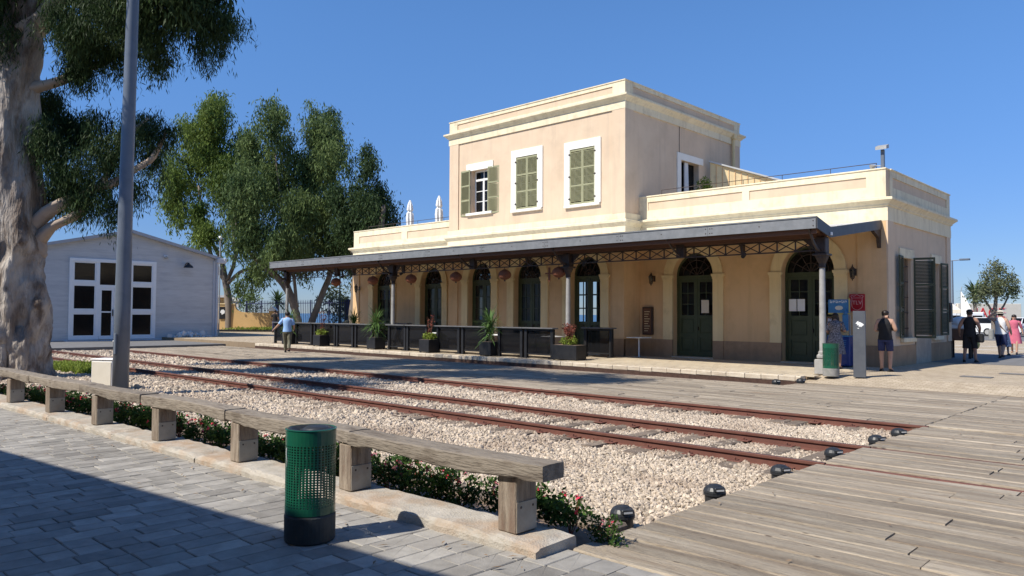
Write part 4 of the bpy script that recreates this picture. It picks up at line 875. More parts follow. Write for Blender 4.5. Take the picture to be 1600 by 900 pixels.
# intermediate blocks with arms to the fascia
for x in (-12.2, -21.4, -30.7):
    cp(MB().cbox(x - .14, YC - .09, ZB - .03, x + .14, YC + .09, ZT + .06, .015), 'bracket_block', M['iron'])
    curve_br([(x, YC - .05, 3.50), (x, YC - .25, 3.56), (x, YC - .5, 3.70), (x, YC - .72, 3.86), (x, YF + .03, 3.98)], .04, 'fascia_bracket')
for x in COLS:
    cc = cp(MB().lathe([(.115, .69), (.115, .74), (.085, .78), (.082, 1.6), (.074, 2.9), (.07, 2.98)], x, YC, 16), 'column', M['col'], smooth=False)
    cp(MB().cbox(x - .17, YC - .17, .15, x + .17, YC + .17, .55, .02).cbox(x - .13, YC - .13, .55, x + .13, YC + .13, .69, .04), 'column_pedestal', M['col'], cc)
    cp(MB().lathe([(.085, 2.98), (.10, 3.0), (.085, 3.03), (.09, 3.10), (.13, 3.18), (.16, 3.24), (.17, 3.30)], x, YC, 12).cbox(x - .19, YC - .19, 3.30, x + .19, YC + .19, 3.36, .01), 'capital', M['iron'], cc)
    cp(MB().cbox(x - .14, YC - .14, 3.36, x + .14, YC + .14, 3.80, .02), 'column_block', M['iron'], cc)
    curve_br([(x, YC - .12, 3.42), (x, YC - .35, 3.48), (x, YC - .58, 3.64), (x, YC - .76, 3.84), (x, YF + .03, 3.98)], .05, 'fascia_bracket')
    for s in (-1, 1):
        if COLS[0] < x + s < COLS[3]:
            cp(MB().add([(x + s * .14, YC - .02, ZB), (x + s * .14, YC - .02, ZT), (x + s * .55, YC - .02, ZT), (x + s * .3, YC - .02, ZB + .1), (x + s * .14, YC + .02, ZB), (x + s * .14, YC + .02, ZT), (x + s * .55, YC + .02, ZT), (x + s * .3, YC + .02, ZB + .1)],
                [(0, 1, 2, 3), (7, 6, 5, 4), (0, 4, 5, 1), (1, 5, 6, 2), (2, 6, 7, 3), (3, 7, 4, 0)]), 'spandrel_plate', M['iron'])
# hanging lanterns and spotlights
HL = [(-30.8, 'leftmost of the row under the canopy'), (-27.9, 'second from the left, nearest the left door column'), (-25.2, 'third from the left'), (-22.4, 'fourth from the left'), (-19.7, 'fifth from the left'), (-17.07, 'rightmost of the row, beside the column and a small iron sign')]
h0 = None
for x, wd in HL:
    lab = 'russet ribbed hanging lantern, ' + wd
    if h0 is None:
        h0 = thing('hanging_lantern', lab, 'lantern', (x, YC, 3.17), group='russet lanterns hung under the canopy truss')
        b = MB(); n = 20; prof = [(.05, -.19), (.13, -.165), (.21, -.10), (.245, -.01), (.22, .08), (.15, .15), (.07, .185), (.05, .2)]
        V = []
        for r_, z in prof:
            for k in range(n * 2): rr_ = r_ * (1 if k % 2 else .93); V.append((rr_ * math.cos(PI * k / n), rr_ * math.sin(PI * k / n), z))
        F_ = [(i * 2 * n + k, i * 2 * n + (k + 1) % (2 * n), (i + 1) * 2 * n + (k + 1) % (2 * n), (i + 1) * 2 * n + k) for i in range(len(prof) - 1) for k in range(2 * n)]
        F_ += [tuple(reversed(range(2 * n))), tuple(range(len(V) - 2 * n, len(V)))]
        b.add(V, F_).build('lantern_shade', M['lantern'], h0); MB().lathe([(.02, -.25), (.035, -.22), (.03, -.19)], 0, 0, 8).build('finial', M['iron'], h0)
        MB().tube([(0, 0, .19), (0, 0, .28)], .012, 5).build('hook', M['iron'], h0)
    else: copy_tree(h0, None, lab, (x, YC, 3.17))
tag(MB().cbox(-17.55, YC - .02, 2.86, -17.47, YC + .02, 3.36, .006).box(-17.7, YC - .01, 3.12, -17.3, YC + .01, 3.17).build('iron_sign', M['lantern']), 'small rusty iron silhouette hanging left of the rightmost lantern', 'sign')
sp0 = None
for x, wd in ((-30.35, 'on the truss above the leftmost lantern'), (-25.95, 'on the truss right of the second column'), (-16.0, 'on the truss right of the third column'), (-10.2, 'on the truss between the two right-hand doors')):
    lab = 'small black spotlight ' + wd
    if sp0 is None:
        sp0 = thing('spotlight', lab, 'spotlight', (x, YC + .1, 3.44), group='spotlights on the canopy truss')
        MB().tube([(0, 0, 0), (0, 0, .12)], .012, 5).build('stem', M['blacksteel'], sp0); b = MB(); b.tube([(0, -.09, -.05), (0, .07, .03)], [.06, .045], 10); b.build('lamp_head', M['blacksteel'], sp0)
    else: copy_tree(sp0, None, lab, (x, YC + .1, 3.44))
# terrace fittings
def folded_parasol(x, y, label):
    t = thing('folded_parasol', label, 'parasol', (x, y, 5.25), group='folded parasols on the roof terrace')
    MB().tube([(0, 0, 0), (0, 0, 2.62)], .028, 8).build('pole', M['whitepaint'], t)
    n = 16; V = []; prof = [(.07, 1.05), (.20, 1.2), (.23, 1.6), (.20, 1.9), (.12, 1.98), (.19, 2.08), (.15, 2.35), (.04, 2.62)]
    for r_, z in prof:
        for k in range(n): q = r_ * (1 if k % 2 else .7); V.append((q * math.cos(2 * PI * k / n), q * math.sin(2 * PI * k / n), z))
    F_ = [(i * n + k, i * n + (k + 1) % n, (i + 1) * n + (k + 1) % n, (i + 1) * n + k) for i in range(len(prof) - 1) for k in range(n)]; F_.append(tuple(range(len(V) - n, len(V))))
    MB().add(V, F_).build('canopy_cloth', M['whitepaint'], t); MB().cbox(-.25, -.25, 0, .25, .25, .08, .02).build('base', M['fascia'], t)
folded_parasol(-32.4, 26.1, 'folded cream parasol standing left on the roof terrace'); folded_parasol(-30.0, 26.1, 'folded cream parasol standing right, nearer the upper storey')
def terrace_rail(name, label, pts, y):
    t = thing(name, label, 'railing', (pts[0], y, 6.22))
    MB().tube([(0, 0, .2), (pts[-1] - pts[0], 0, .2)], .012, 5).build('rail', M['iron'], t)
    for x in pts: MB().tube([(x - pts[0], 0, 0), (x - pts[0], 0, .2)], .01, 5).build('rail_post', M['iron'], t)
terrace_rail('terrace_railing', 'thin metal railing along the right-hand terrace parapet', [-15.6, -13.9, -12.3, -10.9, -9.3, -7.9], 24.68)
terrace_rail('terrace_railing', 'thin metal railing behind the folded parasols, left terrace', [-34.2, -32.0, -30.0, -28.0, -26.6], 24.68)
t = thing('mast_floodlight', 'short blue pole with floodlights on the right roof corner', 'floodlight', (-7.72, 24.7, 6.2))
MB().cbox(-.05, -.05, 0, .05, .05, .62, .01).build('pole', M['lightblue'] if False else M['post_grey'], t)
b = MB(); b.prism([(-.18, .60), (.06, .66), (.06, .78), (-.18, .70)], 'x', -.16, .16); b.build('lamp_head', M['galv'], t)
b = MB(); b.tube([(0, 0, .12), (-.22, -.05, .14)], .015, 6).tube([(-.22, -.02, .14), (-.32, -.1, .1)], [.05, .09], 10); b.build('spot_head', M['galv'], t)
# potted shrub on the terrace
def leafcloud(n, c, r, size, seed, wr=.35, droop=.0):
    g = np.random.RandomState(seed); d = g.normal(size=(n, 3)); d /= np.linalg.norm(d, axis=1)[:, None]; p = np.array(c) + d * (g.rand(n) ** .4)[:, None] * np.array(r)
    a = g.normal(size=(n, 3)); a[:, 2] -= droop; a /= np.linalg.norm(a, axis=1)[:, None]; b_ = np.cross(a, g.normal(size=(n, 3))); b_ /= np.linalg.norm(b_, axis=1)[:, None]
    l = size * g.uniform(.6, 1.3, n)[:, None]; w_ = l * wr
    V = np.stack([p, p + a * l * .5 + b_ * w_ * .5, p + a * l, p + a * l * .5 - b_ * w_ * .5], 1).reshape(-1, 3)
    return V, np.arange(4 * n).reshape(-1, 4)
t = thing('potted_shrub', 'green potted shrub on the terrace beside the curtained door', 'plant', (-15.9, 28.4, 5.27))
MB().lathe([(.13, 0), (.18, .35), (.19, .36)], 0, 0, 12).build('pot', M['brownwood'], t); MB().tube([(0, 0, .3), (.03, 0, 1.5)], .02, 5).build('stem', M['bark2'], t)
V, Fq = leafcloud(500, (0, 0, 1.75), (.32, .32, .45), .13, 1); fastmesh('foliage', V, Fq, M['limeleaf'], t)

# ================================================================== KERB AND TIMBER BENCH
ROT = math.atan(.033); OX, OY = -3.6, 4.0
kt = struct(MB().box(-17, .02, -.12, -.02, .44, .05).build('planter_kerb', M['kerb']))
kt.location = (OX, OY, 0); kt.rotation_euler[2] = ROT
x = 0.06; r = random.Random(4)
while x > -17:
    L = 2.6 if x > -1 else r.uniform(2.2, 3.4); n = int(L / .1); V = []; F_ = []
    sec = [(0, -.12), (0, .045), (.012, .072), (.04, .085), (.22, .09), (.43, .088), (.455, .07), (.46, -.12)]; m_ = len(sec)
    for i in range(n + 1):
        xx = x - (L - .012) * i / n; e = .018 if i in (0, n) else 0
        for k, (py, pz) in enumerate(sec): V.append((xx + (r.uniform(-.006, .006) if i in (0,) else 0), py + r.uniform(-.008, .008), pz - (e if pz > .05 else 0) + r.uniform(-.006, .006) * (pz > 0)))
    for i in range(n):
        for k in range(m_ - 1): F_.append((i * m_ + k, i * m_ + k + 1, (i + 1) * m_ + k + 1, (i + 1) * m_ + k))
    F_ += [tuple(range(m_)), tuple(reversed(range(n * m_, n * m_ + m_)))]
    MB().add(V, F_).build('kerb_block', M['kerb'], kt); x -= L
bench = thing('timber_bench', 'long weathered grey beam bench on stub posts beside the red flower bed', 'bench', (OX, OY, 0.09), ROT)
posts = [-.31 - 1.975 * k for k in range(8)]
for px in posts:
    o = MB().cbox(-.185, .10, 0, 0, .33, .415, .008).build('post', M['timber_v'], bench, loc=(px + .08, r.uniform(-.01, .01), 0)); o.rotation_euler[2] = r.uniform(-.03, .03)
    pl_ = MB().cbox(0.001, .105, .01, .007, .325, .23, .002).build('metal_plate', M['plate'], o)
    b = MB()
    for yy in (.15, .28): b.ell((.008, yy, .19), (.004, .01, .01), 6, 4)
    b.build('bolts', M['iron'], o)
js = [.06] + [p - .01 for p in (-2.21, -4.45, -6.62, -8.72, -11.05, -13.4, -15.6)]
for i in range(7):
    xa, xb = js[i] - .006, js[i + 1] + .006; n = 26; V = []; F_ = []; m_ = 16
    wv = [r.uniform(-1, 1) for _ in range(n + 1)]; dip = r.uniform(-.008, .008); ph = r.uniform(0, 6)
    for k in range(n + 1):
        t = k / n; xx = xa + (xb - xa) * t; hz = .543 + .007 * math.sin(ph + 5 * t) + r.uniform(-.002, .002); lo = .415 + .016 * math.sin(ph + 7 * t) + r.uniform(-.005, .005)
        w0 = .075 + .012 * math.sin(ph * 2 + 6 * t) + r.uniform(-.005, .004); w1 = .335 + .010 * math.sin(ph * 3 + 5 * t) + r.uniform(-.004, .004)
        c = .014 + .010 * math.sin(ph + 9 * t) * math.sin(2.3 * ph + 4 * t) + r.uniform(-.004, .006); e = .02 if k in (0, n) else 0
        sec = [(w0 + c, lo), (w0 + .003, lo + .012), (w0 + r.uniform(-.003, .004), lo + .05), (w0, hz - .05), (w0 + .002, hz - .012), (w0 + c, hz - .003), (w0 + .08, hz + r.uniform(-.003, .002)), (w0 + .13, hz + r.uniform(-.002, .002)), (w1 - .08, hz + r.uniform(-.003, .002)), (w1 - c, hz - .003), (w1 - .002, hz - .012), (w1, hz - .05), (w1, lo + .05), (w1 - .003, lo + .012), (w1 - c, lo), ((w0 + w1) / 2, lo)]
        cy_, cz_ = (w0 + w1) / 2, (hz + lo) / 2
        for (py, pz) in sec: V.append((xx, cy_ + (py - cy_) * (1 - e * .8), cz_ + (pz - cz_) * (1 - e * 1.2)))
    for k in range(n):
        for q in range(m_): j = (q + 1) % m_; F_.append((k * m_ + q, k * m_ + j, (k + 1) * m_ + j, (k + 1) * m_ + q))
    F_ += [tuple(range(m_)), tuple(reversed(range(n * m_, n * m_ + m_)))]
    MB().add(V, F_).build('beam', M['timber'], bench, smooth=False, loc=(0, r.uniform(-.012, .012), r.uniform(-.014, .010)))

# ================================================================== BEDDING PLANTS
def bedding(seed, h=.40, rad=.2, fl=7):
    t = thing('flowering_plant', '', 'plant')
    g = random.Random(seed); P = []
    Vs = []; Fs = []; off = 0
    for k in range(9):
        c = (g.uniform(-rad, rad) * .8, g.uniform(-rad, rad) * .6, h * g.uniform(.25, .85)); V, Fq = leafcloud(75, c, (.11, .10, .11), .052, seed * 13 + k, .5)
        Vs.append(V); Fs.append(Fq + off); off += len(V)
    V = np.concatenate(Vs); V[:, 2] = np.maximum(V[:, 2], .004)
    fastmesh('foliage', V, np.concatenate(Fs), M['bushleaf'], t)
    b = MB()
    for k in range(7): a = g.uniform(0, 6.28); b.tube([(0, 0, 0), (rad * .5 * math.cos(a), rad * .4 * math.sin(a), h * g.uniform(.5, .9))], .004, 4)
    b.build('stem', M['redleaf'], t)
    fm_ = None
    for k in range(fl):
        a = g.uniform(0, 6.28); q = rad * g.uniform(.2, 1.0); p = Vector((q * math.cos(a), q * .8 * math.sin(a) - .04, h * g.uniform(.6, 1.05)))
        V, Fq = leafcloud(10, p, (.018, .018, .012), .024, seed * 7 + k, .8); fastmesh('flower', V, Fq, M['flower'] if g.random() < .78 else M['flowerpink'], t)
    return t
protos = [bedding(k, .40 + .03 * (k % 3), .21, 4 + k) for k in range(5)]
gap = ['between the two nearest bench posts', 'behind the green bin, left of the second post', 'between the third and fourth bench posts', 'between the fourth and fifth bench posts', 'between the fifth and sixth bench posts', 'between the sixth and seventh bench posts', 'at the far left end of the timber bench']
used = set(); x = -3.45; i = 0
while x > -18.2:
    gi_ = min(6, int((-x - 3.8) / 1.98)) if x < -3.8 else -1
    lab = 'red-flowering green bedding plants ' + gap[gi_] if gi_ >= 0 else 'dark green bedding plant at the near end of the kerb'
    grp = 'red-flowered plants ' + (gap[gi_] if gi_ >= 0 else 'by the kerb end')
    k = rnd.randrange(5); y = kerb_y(x) + .66 + rnd.uniform(-.06, .1); s = rnd.uniform(.80, 1.05) * (0.62 if gi_ < 0 else 1)
    if k not in used: o = protos[k]; used.add(k); o['label'] = lab; o['group'] = grp; o.location = (x, y, -.06)
    else: o = copy_tree(protos[k], None, lab, (x, y, -.06), None, grp)
    o.rotation_euler[2] = rnd.uniform(0, 6.28); o.scale = (s, s, s * rnd.uniform(.9, 1.1))
    x -= .36 + rnd.uniform(-.04, .06); i += 1
for k in range(5):
    if k not in used: 
        for c_ in list(protos[k].children): bpy.data.objects.remove(c_)
        bpy.data.objects.remove(protos[k])

# ================================================================== BINS
def litter_bin(label, loc, base_m, R=.185, H=.83, near=True, rotz=0):
    t = thing('litter_bin', label, 'bin', loc, rotz, 'green perforated litter bins')
    zb = .20; nr, nc = (24, 44) if near else (16, 36); z0, z1 = zb + .06, H - .11
    V = []; F_ = []; nk = 8
    for i in range(nr):
        for j in range(nc):
            o = len(V); a0 = 2 * PI * j / nc; a1 = 2 * PI * (j + 1) / nc; za = z0 + (z1 - z0) * i / nr; zc = z0 + (z1 - z0) * (i + 1) / nr; am = (a0 + a1) / 2; zm = (za + zc) / 2
            ring = [(a0, za), (am, za), (a1, za), (a1, zm), (a1, zc), (am, zc), (a0, zc), (a0, zm)]
            ha = (a1 - a0) * .33; hz_ = (zc - za) * .33
            hole = [(am + ha * math.cos(q), zm + hz_ * math.sin(q)) for q in [PI * 1.25 + PI / 4 * k for k in range(8)]]
            for (a, z) in ring + hole: V.append((R * math.cos(a), R * math.sin(a), z))
            for k in range(8): F_.append((o + k, o + (k + 1) % 8, o + 8 + (k + 1) % 8, o + 8 + k))
    V2 = [(x_ * .985, y_ * .985, z_) for x_, y_, z_ in V]; n0 = len(V)
    V += V2; F2 = [tuple(q + n0 for q in reversed(f)) for f in F_]
    MB().add(V[:n0], F_).build('perforated_drum', M['bin_green'], t, smooth=True); MB().add(V2, [tuple(q - n0 for q in f) for f in F2]).build('drum_inside', M['blackplastic'], t, smooth=True)
    n = 40
    MB().lathe([(R - .004, z0 + .001), (R + .001, z0), (R + .001, zb + .008), (R - .004, zb + .007)][::-1], 0, 0, n).build('lower_band', M['bin_green'], t, smooth=False)
    b = MB(); V = []
    prof = [(R, z1), (R + .001, H - .01), (R + .006, H), (R - .004, H + .004), (R - .012, H - .004), (R - .006, z1)]
    for r_, z in prof: V += [(r_ * math.cos(2 * PI * k / n), r_ * math.sin(2 * PI * k / n), z) for k in range(n)]
    b.add(V, [(i * n + k, i * n + (k + 1) % n, ((i + 1) % 6) * n + (k + 1) % n, ((i + 1) % 6) * n + k) for i in range(6) for k in range(n)]); b.build('rim_band', M['bin_green'], t)
    MB().lathe([(R - .006, 0), (R + .002, .01), (R + .004, zb - .01), (R - .002, zb + .004)], 0, 0, n).build('base', base_m, t)
    V = []; prof = [(R - .014, H - .10), (R - .012, H - .002), (R - .03, H + .006), (R - .05, H - .03), (.07, H - .05)]
    for r_, z in prof: V += [(r_ * math.cos(2 * PI * k / n), r_ * math.sin(2 * PI * k / n), z) for k in range(n)]
    MB().add(V, [(i * n + k, i * n + (k + 1) % n, (i + 1) * n + (k + 1) % n, (i + 1) * n + k) for i in range(4) for k in range(n)]).build('black_liner_ring', M['blackplastic'], t, smooth=True)
    MB().lathe([(.02, H - .045), (.12, H - .03), (.125, H - .015), (.08, H + .012), (.02, H + .018)], .02, .04, 24).build('lid_dish', M['blackplastic'], t, smooth=True)
    MB().box(.12, -.01, H - .03, R - .012, .01, H - .02).box(-R + .012, -.01, H - .03, -.1, .01, H - .02).build('lid_hinge', M['blackplastic'], t)
    return t
bn = litter_bin('large green perforated litter bin with dark base standing on the paving', (-5.075, 3.16, .003), M['bin_base'])
d_ = Vector((-.85, -.0, 0)); MB().tube([(-.03, -.187, .70), (-.028, -.19, .66), (-.02, -.188, .60), (-.024, -.188, .56)], [.003, .0025, .002, .001], 5).build('white_drip', M['whitepaint'], bn)
litter_bin('green litter bin with pale grey base beside the right canopy column', (-7.55, 19.95, .15), M['bin_base2'], .20, .84, False)

# ================================================================== PYLON, SIGNS, FREEZER
t = thing('sign_pylon', 'slim grey metal pylon with a white fish-shaped emblem near its top', 'sign', (-7.02, 20.1, .15), math.radians(14))
MB().cbox(-.02, -.06, 0, .27, .06, 1.68, .006).build('pylon_body', M['pylon'], t)
em = [(.04, 1.36), (.09, 1.42), (.12, 1.425), (.10, 1.39), (.14, 1.40), (.17, 1.385), (.21, 1.36), (.24, 1.33), (.20, 1.30), (.17, 1.27), (.15, 1.29), (.11, 1.27), (.13, 1.31), (.07, 1.32), (.09, 1.345)]
MB().prism(em, 'y', -.064, -.0605).build('emblem', M['whitepaint'], t); MB().prism([(.07, 1.25), (.13, 1.245), (.11, 1.225)], 'y', -.064, -.0605).build('emblem', M['whitepaint'], t)
t = thing('enamel_sign', 'square red sign with pale crest outline and the letters TLV', 'sign', (-8.66, 24.42, 1.84))
MB().cbox(0, 0, 0, .46, .03, .54, .005).build('sign_plate', M['red'], t)
cr = [(.06, .44), (.04, .48), (.09, .50), (.14, .47), (.18, .50), (.23, .53), (.28, .50), (.32, .47), (.37, .50), (.42, .48), (.40, .44), (.38, .43), (.39, .2), (.37, .12), (.30, .07), (.23, .04), (.16, .07), (.09, .12), (.07, .2), (.08, .43)]
b = MB()
for a, c in zip(cr, cr[1:] + cr[:1]): b.bar((a[0], -.003, a[1]), (c[0], -.003, c[1]), .006, .011, (1, 0, 0) if abs(a[0] - c[0]) < abs(a[1] - c[1]) else (0, 0, 1))
b.bar((.1, -.003, .42), (.36, -.003, .42), .006, .01); b.build('crest_outline', M['pinkline'], t)
textmesh('letters', 'TLV', .17, M['pinkline'], t, (.23, -.003, .27), (PI / 2, 0, 0), .002)
t = thing('ice_cream_freezer', 'blue kiosk freezer with light blue header sign behind the right column', 'freezer', (-8.95, 23.45, .15), .1)
MB().cbox(-.05, 0, .04, .62, .55, .92, .03).build('cabinet', M['blue'], t); MB().box(-.02, .03, 0, .58, .5, .04).build('plinth', M['blacksteel'], t)
MB().cbox(-.03, .02, .92, .6, .53, .96, .01).build('lid', M['lightblue'], t)
MB().tube([(0, .5, .9), (0, .5, 1.85)], .02, 6).build('post', M['galv'], t); MB().tube([(.5, .5, .9), (.5, .5, 1.85)], .02, 6).build('post', M['galv'], t)
hd = MB().cbox(-.12, .46, 1.62, .52, .52, 2.06, .01).build('header_sign', M['lightblue'], t); MB().box(-.12, .455, 1.60, .52, .525, 1.645).box(.48, .454, 1.66, .521, .459, 2.09).build('header_edge', M['yellowtrim'], hd)
b = MB(); gx = -.06
for k, h_ in enumerate((.09, .07, .09, .06, .09, .07)): b.box(gx, .4545, 1.95, gx + .015, .459, 1.95 + h_).box(gx, .4548, 1.95 + (h_ - .018 if k % 2 else 0), gx + .055, .4588, 1.968 + (h_ - .018 if k % 2 else 0)).box(gx + .045, .4545, 1.97, gx + .06, .459, 1.95 + h_ * .8); gx += .085
b.build('header_lettering', M['whitepaint'], hd); MB().ell((.2, .456, 1.80), (.12, .006, .07), 10, 5).build('header_picture', M['cream'], hd)
MB().cbox(.30, .42, 1.1, .48, .46, 1.6, .01).lathe([(.06, 1.6), (.07, 1.66), (.03, 1.72), (.03, 1.78)], .39, .44, 8).build('bottle_display', M['lightblue'], t)
MB().cbox(-.12, .30, 1.0, .2, .36, 1.52, .02).build('menu_frame', M['brownwood'], t); MB().box(-.09, .294, 1.05, .17, .299, 1.47).build('menu_sheet', M['pattern2'], t)
b = MB()
for (px, pz, w_) in ((.05, .62, .14), (.08, .56, .10), (.36, .80, .16), (.38, .74, .13), (.36, .68, .15), (.40, .62, .1), (.06, .35, .12)): b.box(px, -.004, pz, px + w_, .002, pz + .02)
b.build('front_print', M['lightblue'], t)

# ================================================================== UPLIGHTS
ul0 = None
ULS = [(-3.82, 5.42, -.05, 'nearest, beside the flower bed corner'), (-3.66, 6.72, -.05, 'second nearest along the walkway edge'), (-3.62, 8.1, -.05, 'third from the front, left of the near rail'), (-3.62, 9.62, -.05, 'between the two rails of the near track'), (-3.58, 11.05, -.05, 'behind the second rail'), (-3.56, 11.95, -.05, 'nearest the third rail'), (-7.95, 19.0, .0, 'farthest, at the corner of the platform kerb'), (-8.25, 18.25, .0, 'low one sunk by the platform rail')]
for x, y, z, wd in ULS:
    z -= .03
    lab = 'black domed ground light, ' + wd
    if ul0 is None:
        ul0 = thing('ground_light', lab, 'ground light', (x, y, z), group='black domed ground lights along the boardwalk')
        MB().lathe([(.092, -.1), (.095, .05), (.108, .055), (.108, .075), (.098, .08)], 0, 0, 20).build('housing', M['blackplastic'], ul0)
        V = MB(); V.lathe([(.108, .08), (.104, .10), (.085, .13), (.05, .15), (.01, .158)], 0, 0, 20); V.build('dome_cap', M['blackplastic'], ul0, smooth=False)
        MB().cbox(.03, -.055, .10, .112, .055, .138, .006).build('visor', M['blackplastic'], ul0); MB().box(.108, -.04, .106, .1135, .04, .122).build('lens', M['lamplens'], ul0)
    else:
        o = copy_tree(ul0, None, lab, (x, y, z))
        o.rotation_euler[2] = rnd.uniform(-.7, -.2)
ul0.rotation_euler[2] = -.5

# ================================================================== LAMP POST, CABINET
t = thing('lamp_post', 'tall blue-grey street lamp post rising behind the timber bench', 'lamp post', (-17.79, 6.28, -.12))
b = MB(); b.tube([(0, 0, 0), (.02, 0, 2.0), (.08, 0, 5), (.22, 0, 8.8), (.30, 0, 10.5)], [.168, .162, .142, .124, .112], 28); b.build('pole', M['post_grey'], t, smooth=True)
MB().cbox(-.28, -.28, -.05, .28, .28, .03, .01).build('base_plate', M['post_grey'], t); MB().cbox(.03, -.172, .9, .12, -.14, 1.35, .004).build('hatch', M['post_grey'], t); MB().ell((-.02, -.163, 1.18), (.02, .012, .02), 6, 4).build('hatch_screw', M['whitepaint'], t)
MB().tube([(.3, 0, 10.5), (.35, -.6, 10.9), (.4, -1.4, 11.0)], .05, 8).build('arm', M['post_grey'], t); MB().cbox(.28, -2.0, 10.92, .52, -1.3, 11.06, .03).build('lamp_head', M['post_grey'], t)
t = thing('utility_cabinet', 'small white metal cabinet standing left of the lamp post foot', 'cabinet', (-19.2, 6.5, -.14), .5)
MB().cbox(-.30, -.2, 0, .30, .2, .72, .015).build('cabinet_body', M['whitepaint'], t); MB().cbox(-.32, -.22, .72, .32, .22, .75, .01).build('lid', M['whitepaint'], t); MB().cbox(-.27, -.215, .06, .27, -.2, .68, .006).build('door', M['cream'], t)
b = MB()
for k in range(9): b.box(-.308, -.15, .1 + k * .06, -.3, .15, .125 + k * .06)
b.build('vent_slats', M['galv'], t)

# ================================================================== WHITE-GREY SHED
SX = -48.5
sh = thing('clapboard_shed', 'grey clapboard shed with low gable and white framed glass entrance', 'shed', (SX, 17.5, 0))
def shp(b, name, m, parent=None, **k):
    o = b.build(name, m, parent or sh, **k)
    if parent is None: o.matrix_parent_inverse = Matrix.Translation(-Vector(sh.location))
    return o
y0, y1, ap, ez = 11.9, 23.0, 6.55, 5.22
shp(MB().prism([(y0, -.1), (y1, -.1), (y1, ez), (17.45, ap), (y0, ez)], 'x', SX - 14, SX - .03), 'wall', M['shed'])
b = MB(); z = .05
while z < 6.45:
    zt = z + .122
    def yl(zz): return (y0, y1) if zz < ez else (y0 + (zz - ez) / (ap - ez) * (17.45 - y0), y1 - (zz - ez) / (ap - ez) * (y1 - 17.45))
    a, c = yl(z); a2, c2 = yl(zt)
    spans = [(a, c, a2, c2)] if z > 4.72 else [(a, 14.2, a2, 14.2), (19.05, c, 19.05, c2)]
    for (p, q, p2, q2) in spans: b.add([(SX, p, z), (SX, q, z), (SX - .022, q2, zt), (SX - .022, p2, zt), (SX - .03, p, z), (SX - .03, q, z)], [(0, 1, 2, 3), (0, 4, 5, 1)])
    z += .122
shp(b, 'clapboards', M['shed'], kind='stuff')
b = MB(); b.prism([(y0 - .25, ez - .12), (17.45, ap - .05), (y1 + .25, ez - .12), (y1 + .25, ez + .05), (17.45, ap + .14), (y0 - .25, ez + .05)], 'x', SX - 14.2, SX + .35); shp(b, 'roof', M['shedroof'])
shp(MB().cbox(SX - .02, y1 - .30, 0, SX + .06, y1 + .05, ez - .1, .01), 'corner_board', M['shedtrim']); shp(MB().cbox(SX - 13, y1 + .22, ez - .18, SX + .45, y1 + .42, ez + .04, .03), 'gutter', M['shedtrim']); shp(MB().cbox(SX + .0, y1 - .2, ez - .3, SX + .4, y1 + .42, ez + .03, .04), 'eave_box', M['shedtrim'])
shp(MB().tube([(SX + .14, y1 - .1, ez - .3), (SX + .14, y1 - .1, 0)], .06, 8), 'downpipe', M['shedtrim'])
cols = [(14.25, 15.85), (15.85, 17.35), (17.35, 19.0)]
fr = MB(); fr.cbox(SX - .02, 14.2, 4.62, SX + .09, 19.05, 4.82, .01).cbox(SX - .02, 14.2, .08, SX + .08, 15.8, .26, .01).cbox(SX - .02, 17.45, .08, SX + .08, 19.05, .26, .01)
for y in (14.2, 15.62, 17.42, 18.85): fr.box(SX - .02, y, .261, SX + .075, y + .2, 4.619)
for z in (1.62, 3.28):
    fr.box(SX - .02, 14.4, z, SX + .07, 15.62, z + .2).box(SX - .02, 17.62, z, SX + .07, 18.85, z + .2)
fr.box(SX - .02, 15.82, 3.1, SX + .07, 17.42, 3.3)
f = shp(fr, 'window_frame', M['whitepaint'])
for (a, c) in ((14.4, 15.62), (17.62, 18.85)):
    for (p, q) in ((.26, 1.62), (1.82, 3.28), (3.48, 4.62)):
        bb = MB(); bb.box(SX - .01, a, p, SX + .045, a + .07, q).box(SX - .01, c - .07, p, SX + .045, c, q).box(SX - .01, a + .07, p, SX + .045, c - .07, p + .07).box(SX - .01, a + .07, q - .07, SX + .045, c - .07, q); shp(bb, 'sash', M['whitepaint'], f)
        shp(MB().box(SX - .012, a + .07, p + .07, SX + .01, c - .07, q - .07), 'pane', M['darkglass'], f)
shp(MB().box(SX - .012, 15.82, 3.3, SX + .01, 17.42, 4.62), 'pane', M['darkglass'], f)
for (a, c) in ((15.82, 16.615), (16.625, 17.42)):
    bb = MB(); bb.box(SX - .01, a, .1, SX + .06, a + .12, 3.1).box(SX - .01, c - .12, .1, SX + .06, c, 3.1).box(SX - .01, a + .12, .1, SX + .06, c - .12, .3).box(SX - .01, a + .12, 2.98, SX + .06, c - .12, 3.1).box(SX - .01, a + .12, 1.66, SX + .055, c - .12, 1.74)
    dr = shp(bb, 'door', M['whitepaint']); shp(MB().box(SX - .012, a + .12, .3, SX + .01, c - .12, 1.66), 'pane', M['darkglass'], dr); shp(MB().box(SX - .012, a + .12, 1.74, SX + .01, c - .12, 2.98), 'pane', M['darkglass'], dr)
    shp(MB().cbox(SX + .06, (a + .04 if a > 16 else c - .08), 1.45, SX + .12, (a + .08 if a > 16 else c - .04), 1.85, .01), 'handle', M['iron'], dr)
shp(MB().cbox(SX - .5, 14.0, -.05, SX + .5, 19.3, .06, .01), 'door_step', M['shedtrim'])
t = thing('barn_lamp', 'black hooded lamp on the shed wall near its right eave', 'lamp', (SX, 20.85, 4.75))
MB().tube([(0, 0, 0), (.3, 0, .1), (.5, 0, 0)], .03, 6).build('arm', M['iron'], t); MB().lathe([(.30, -.22), (.24, -.1), (.08, .02), (.05, .1)], .5, 0, 14).build('shade', M['blacksteel'], t)
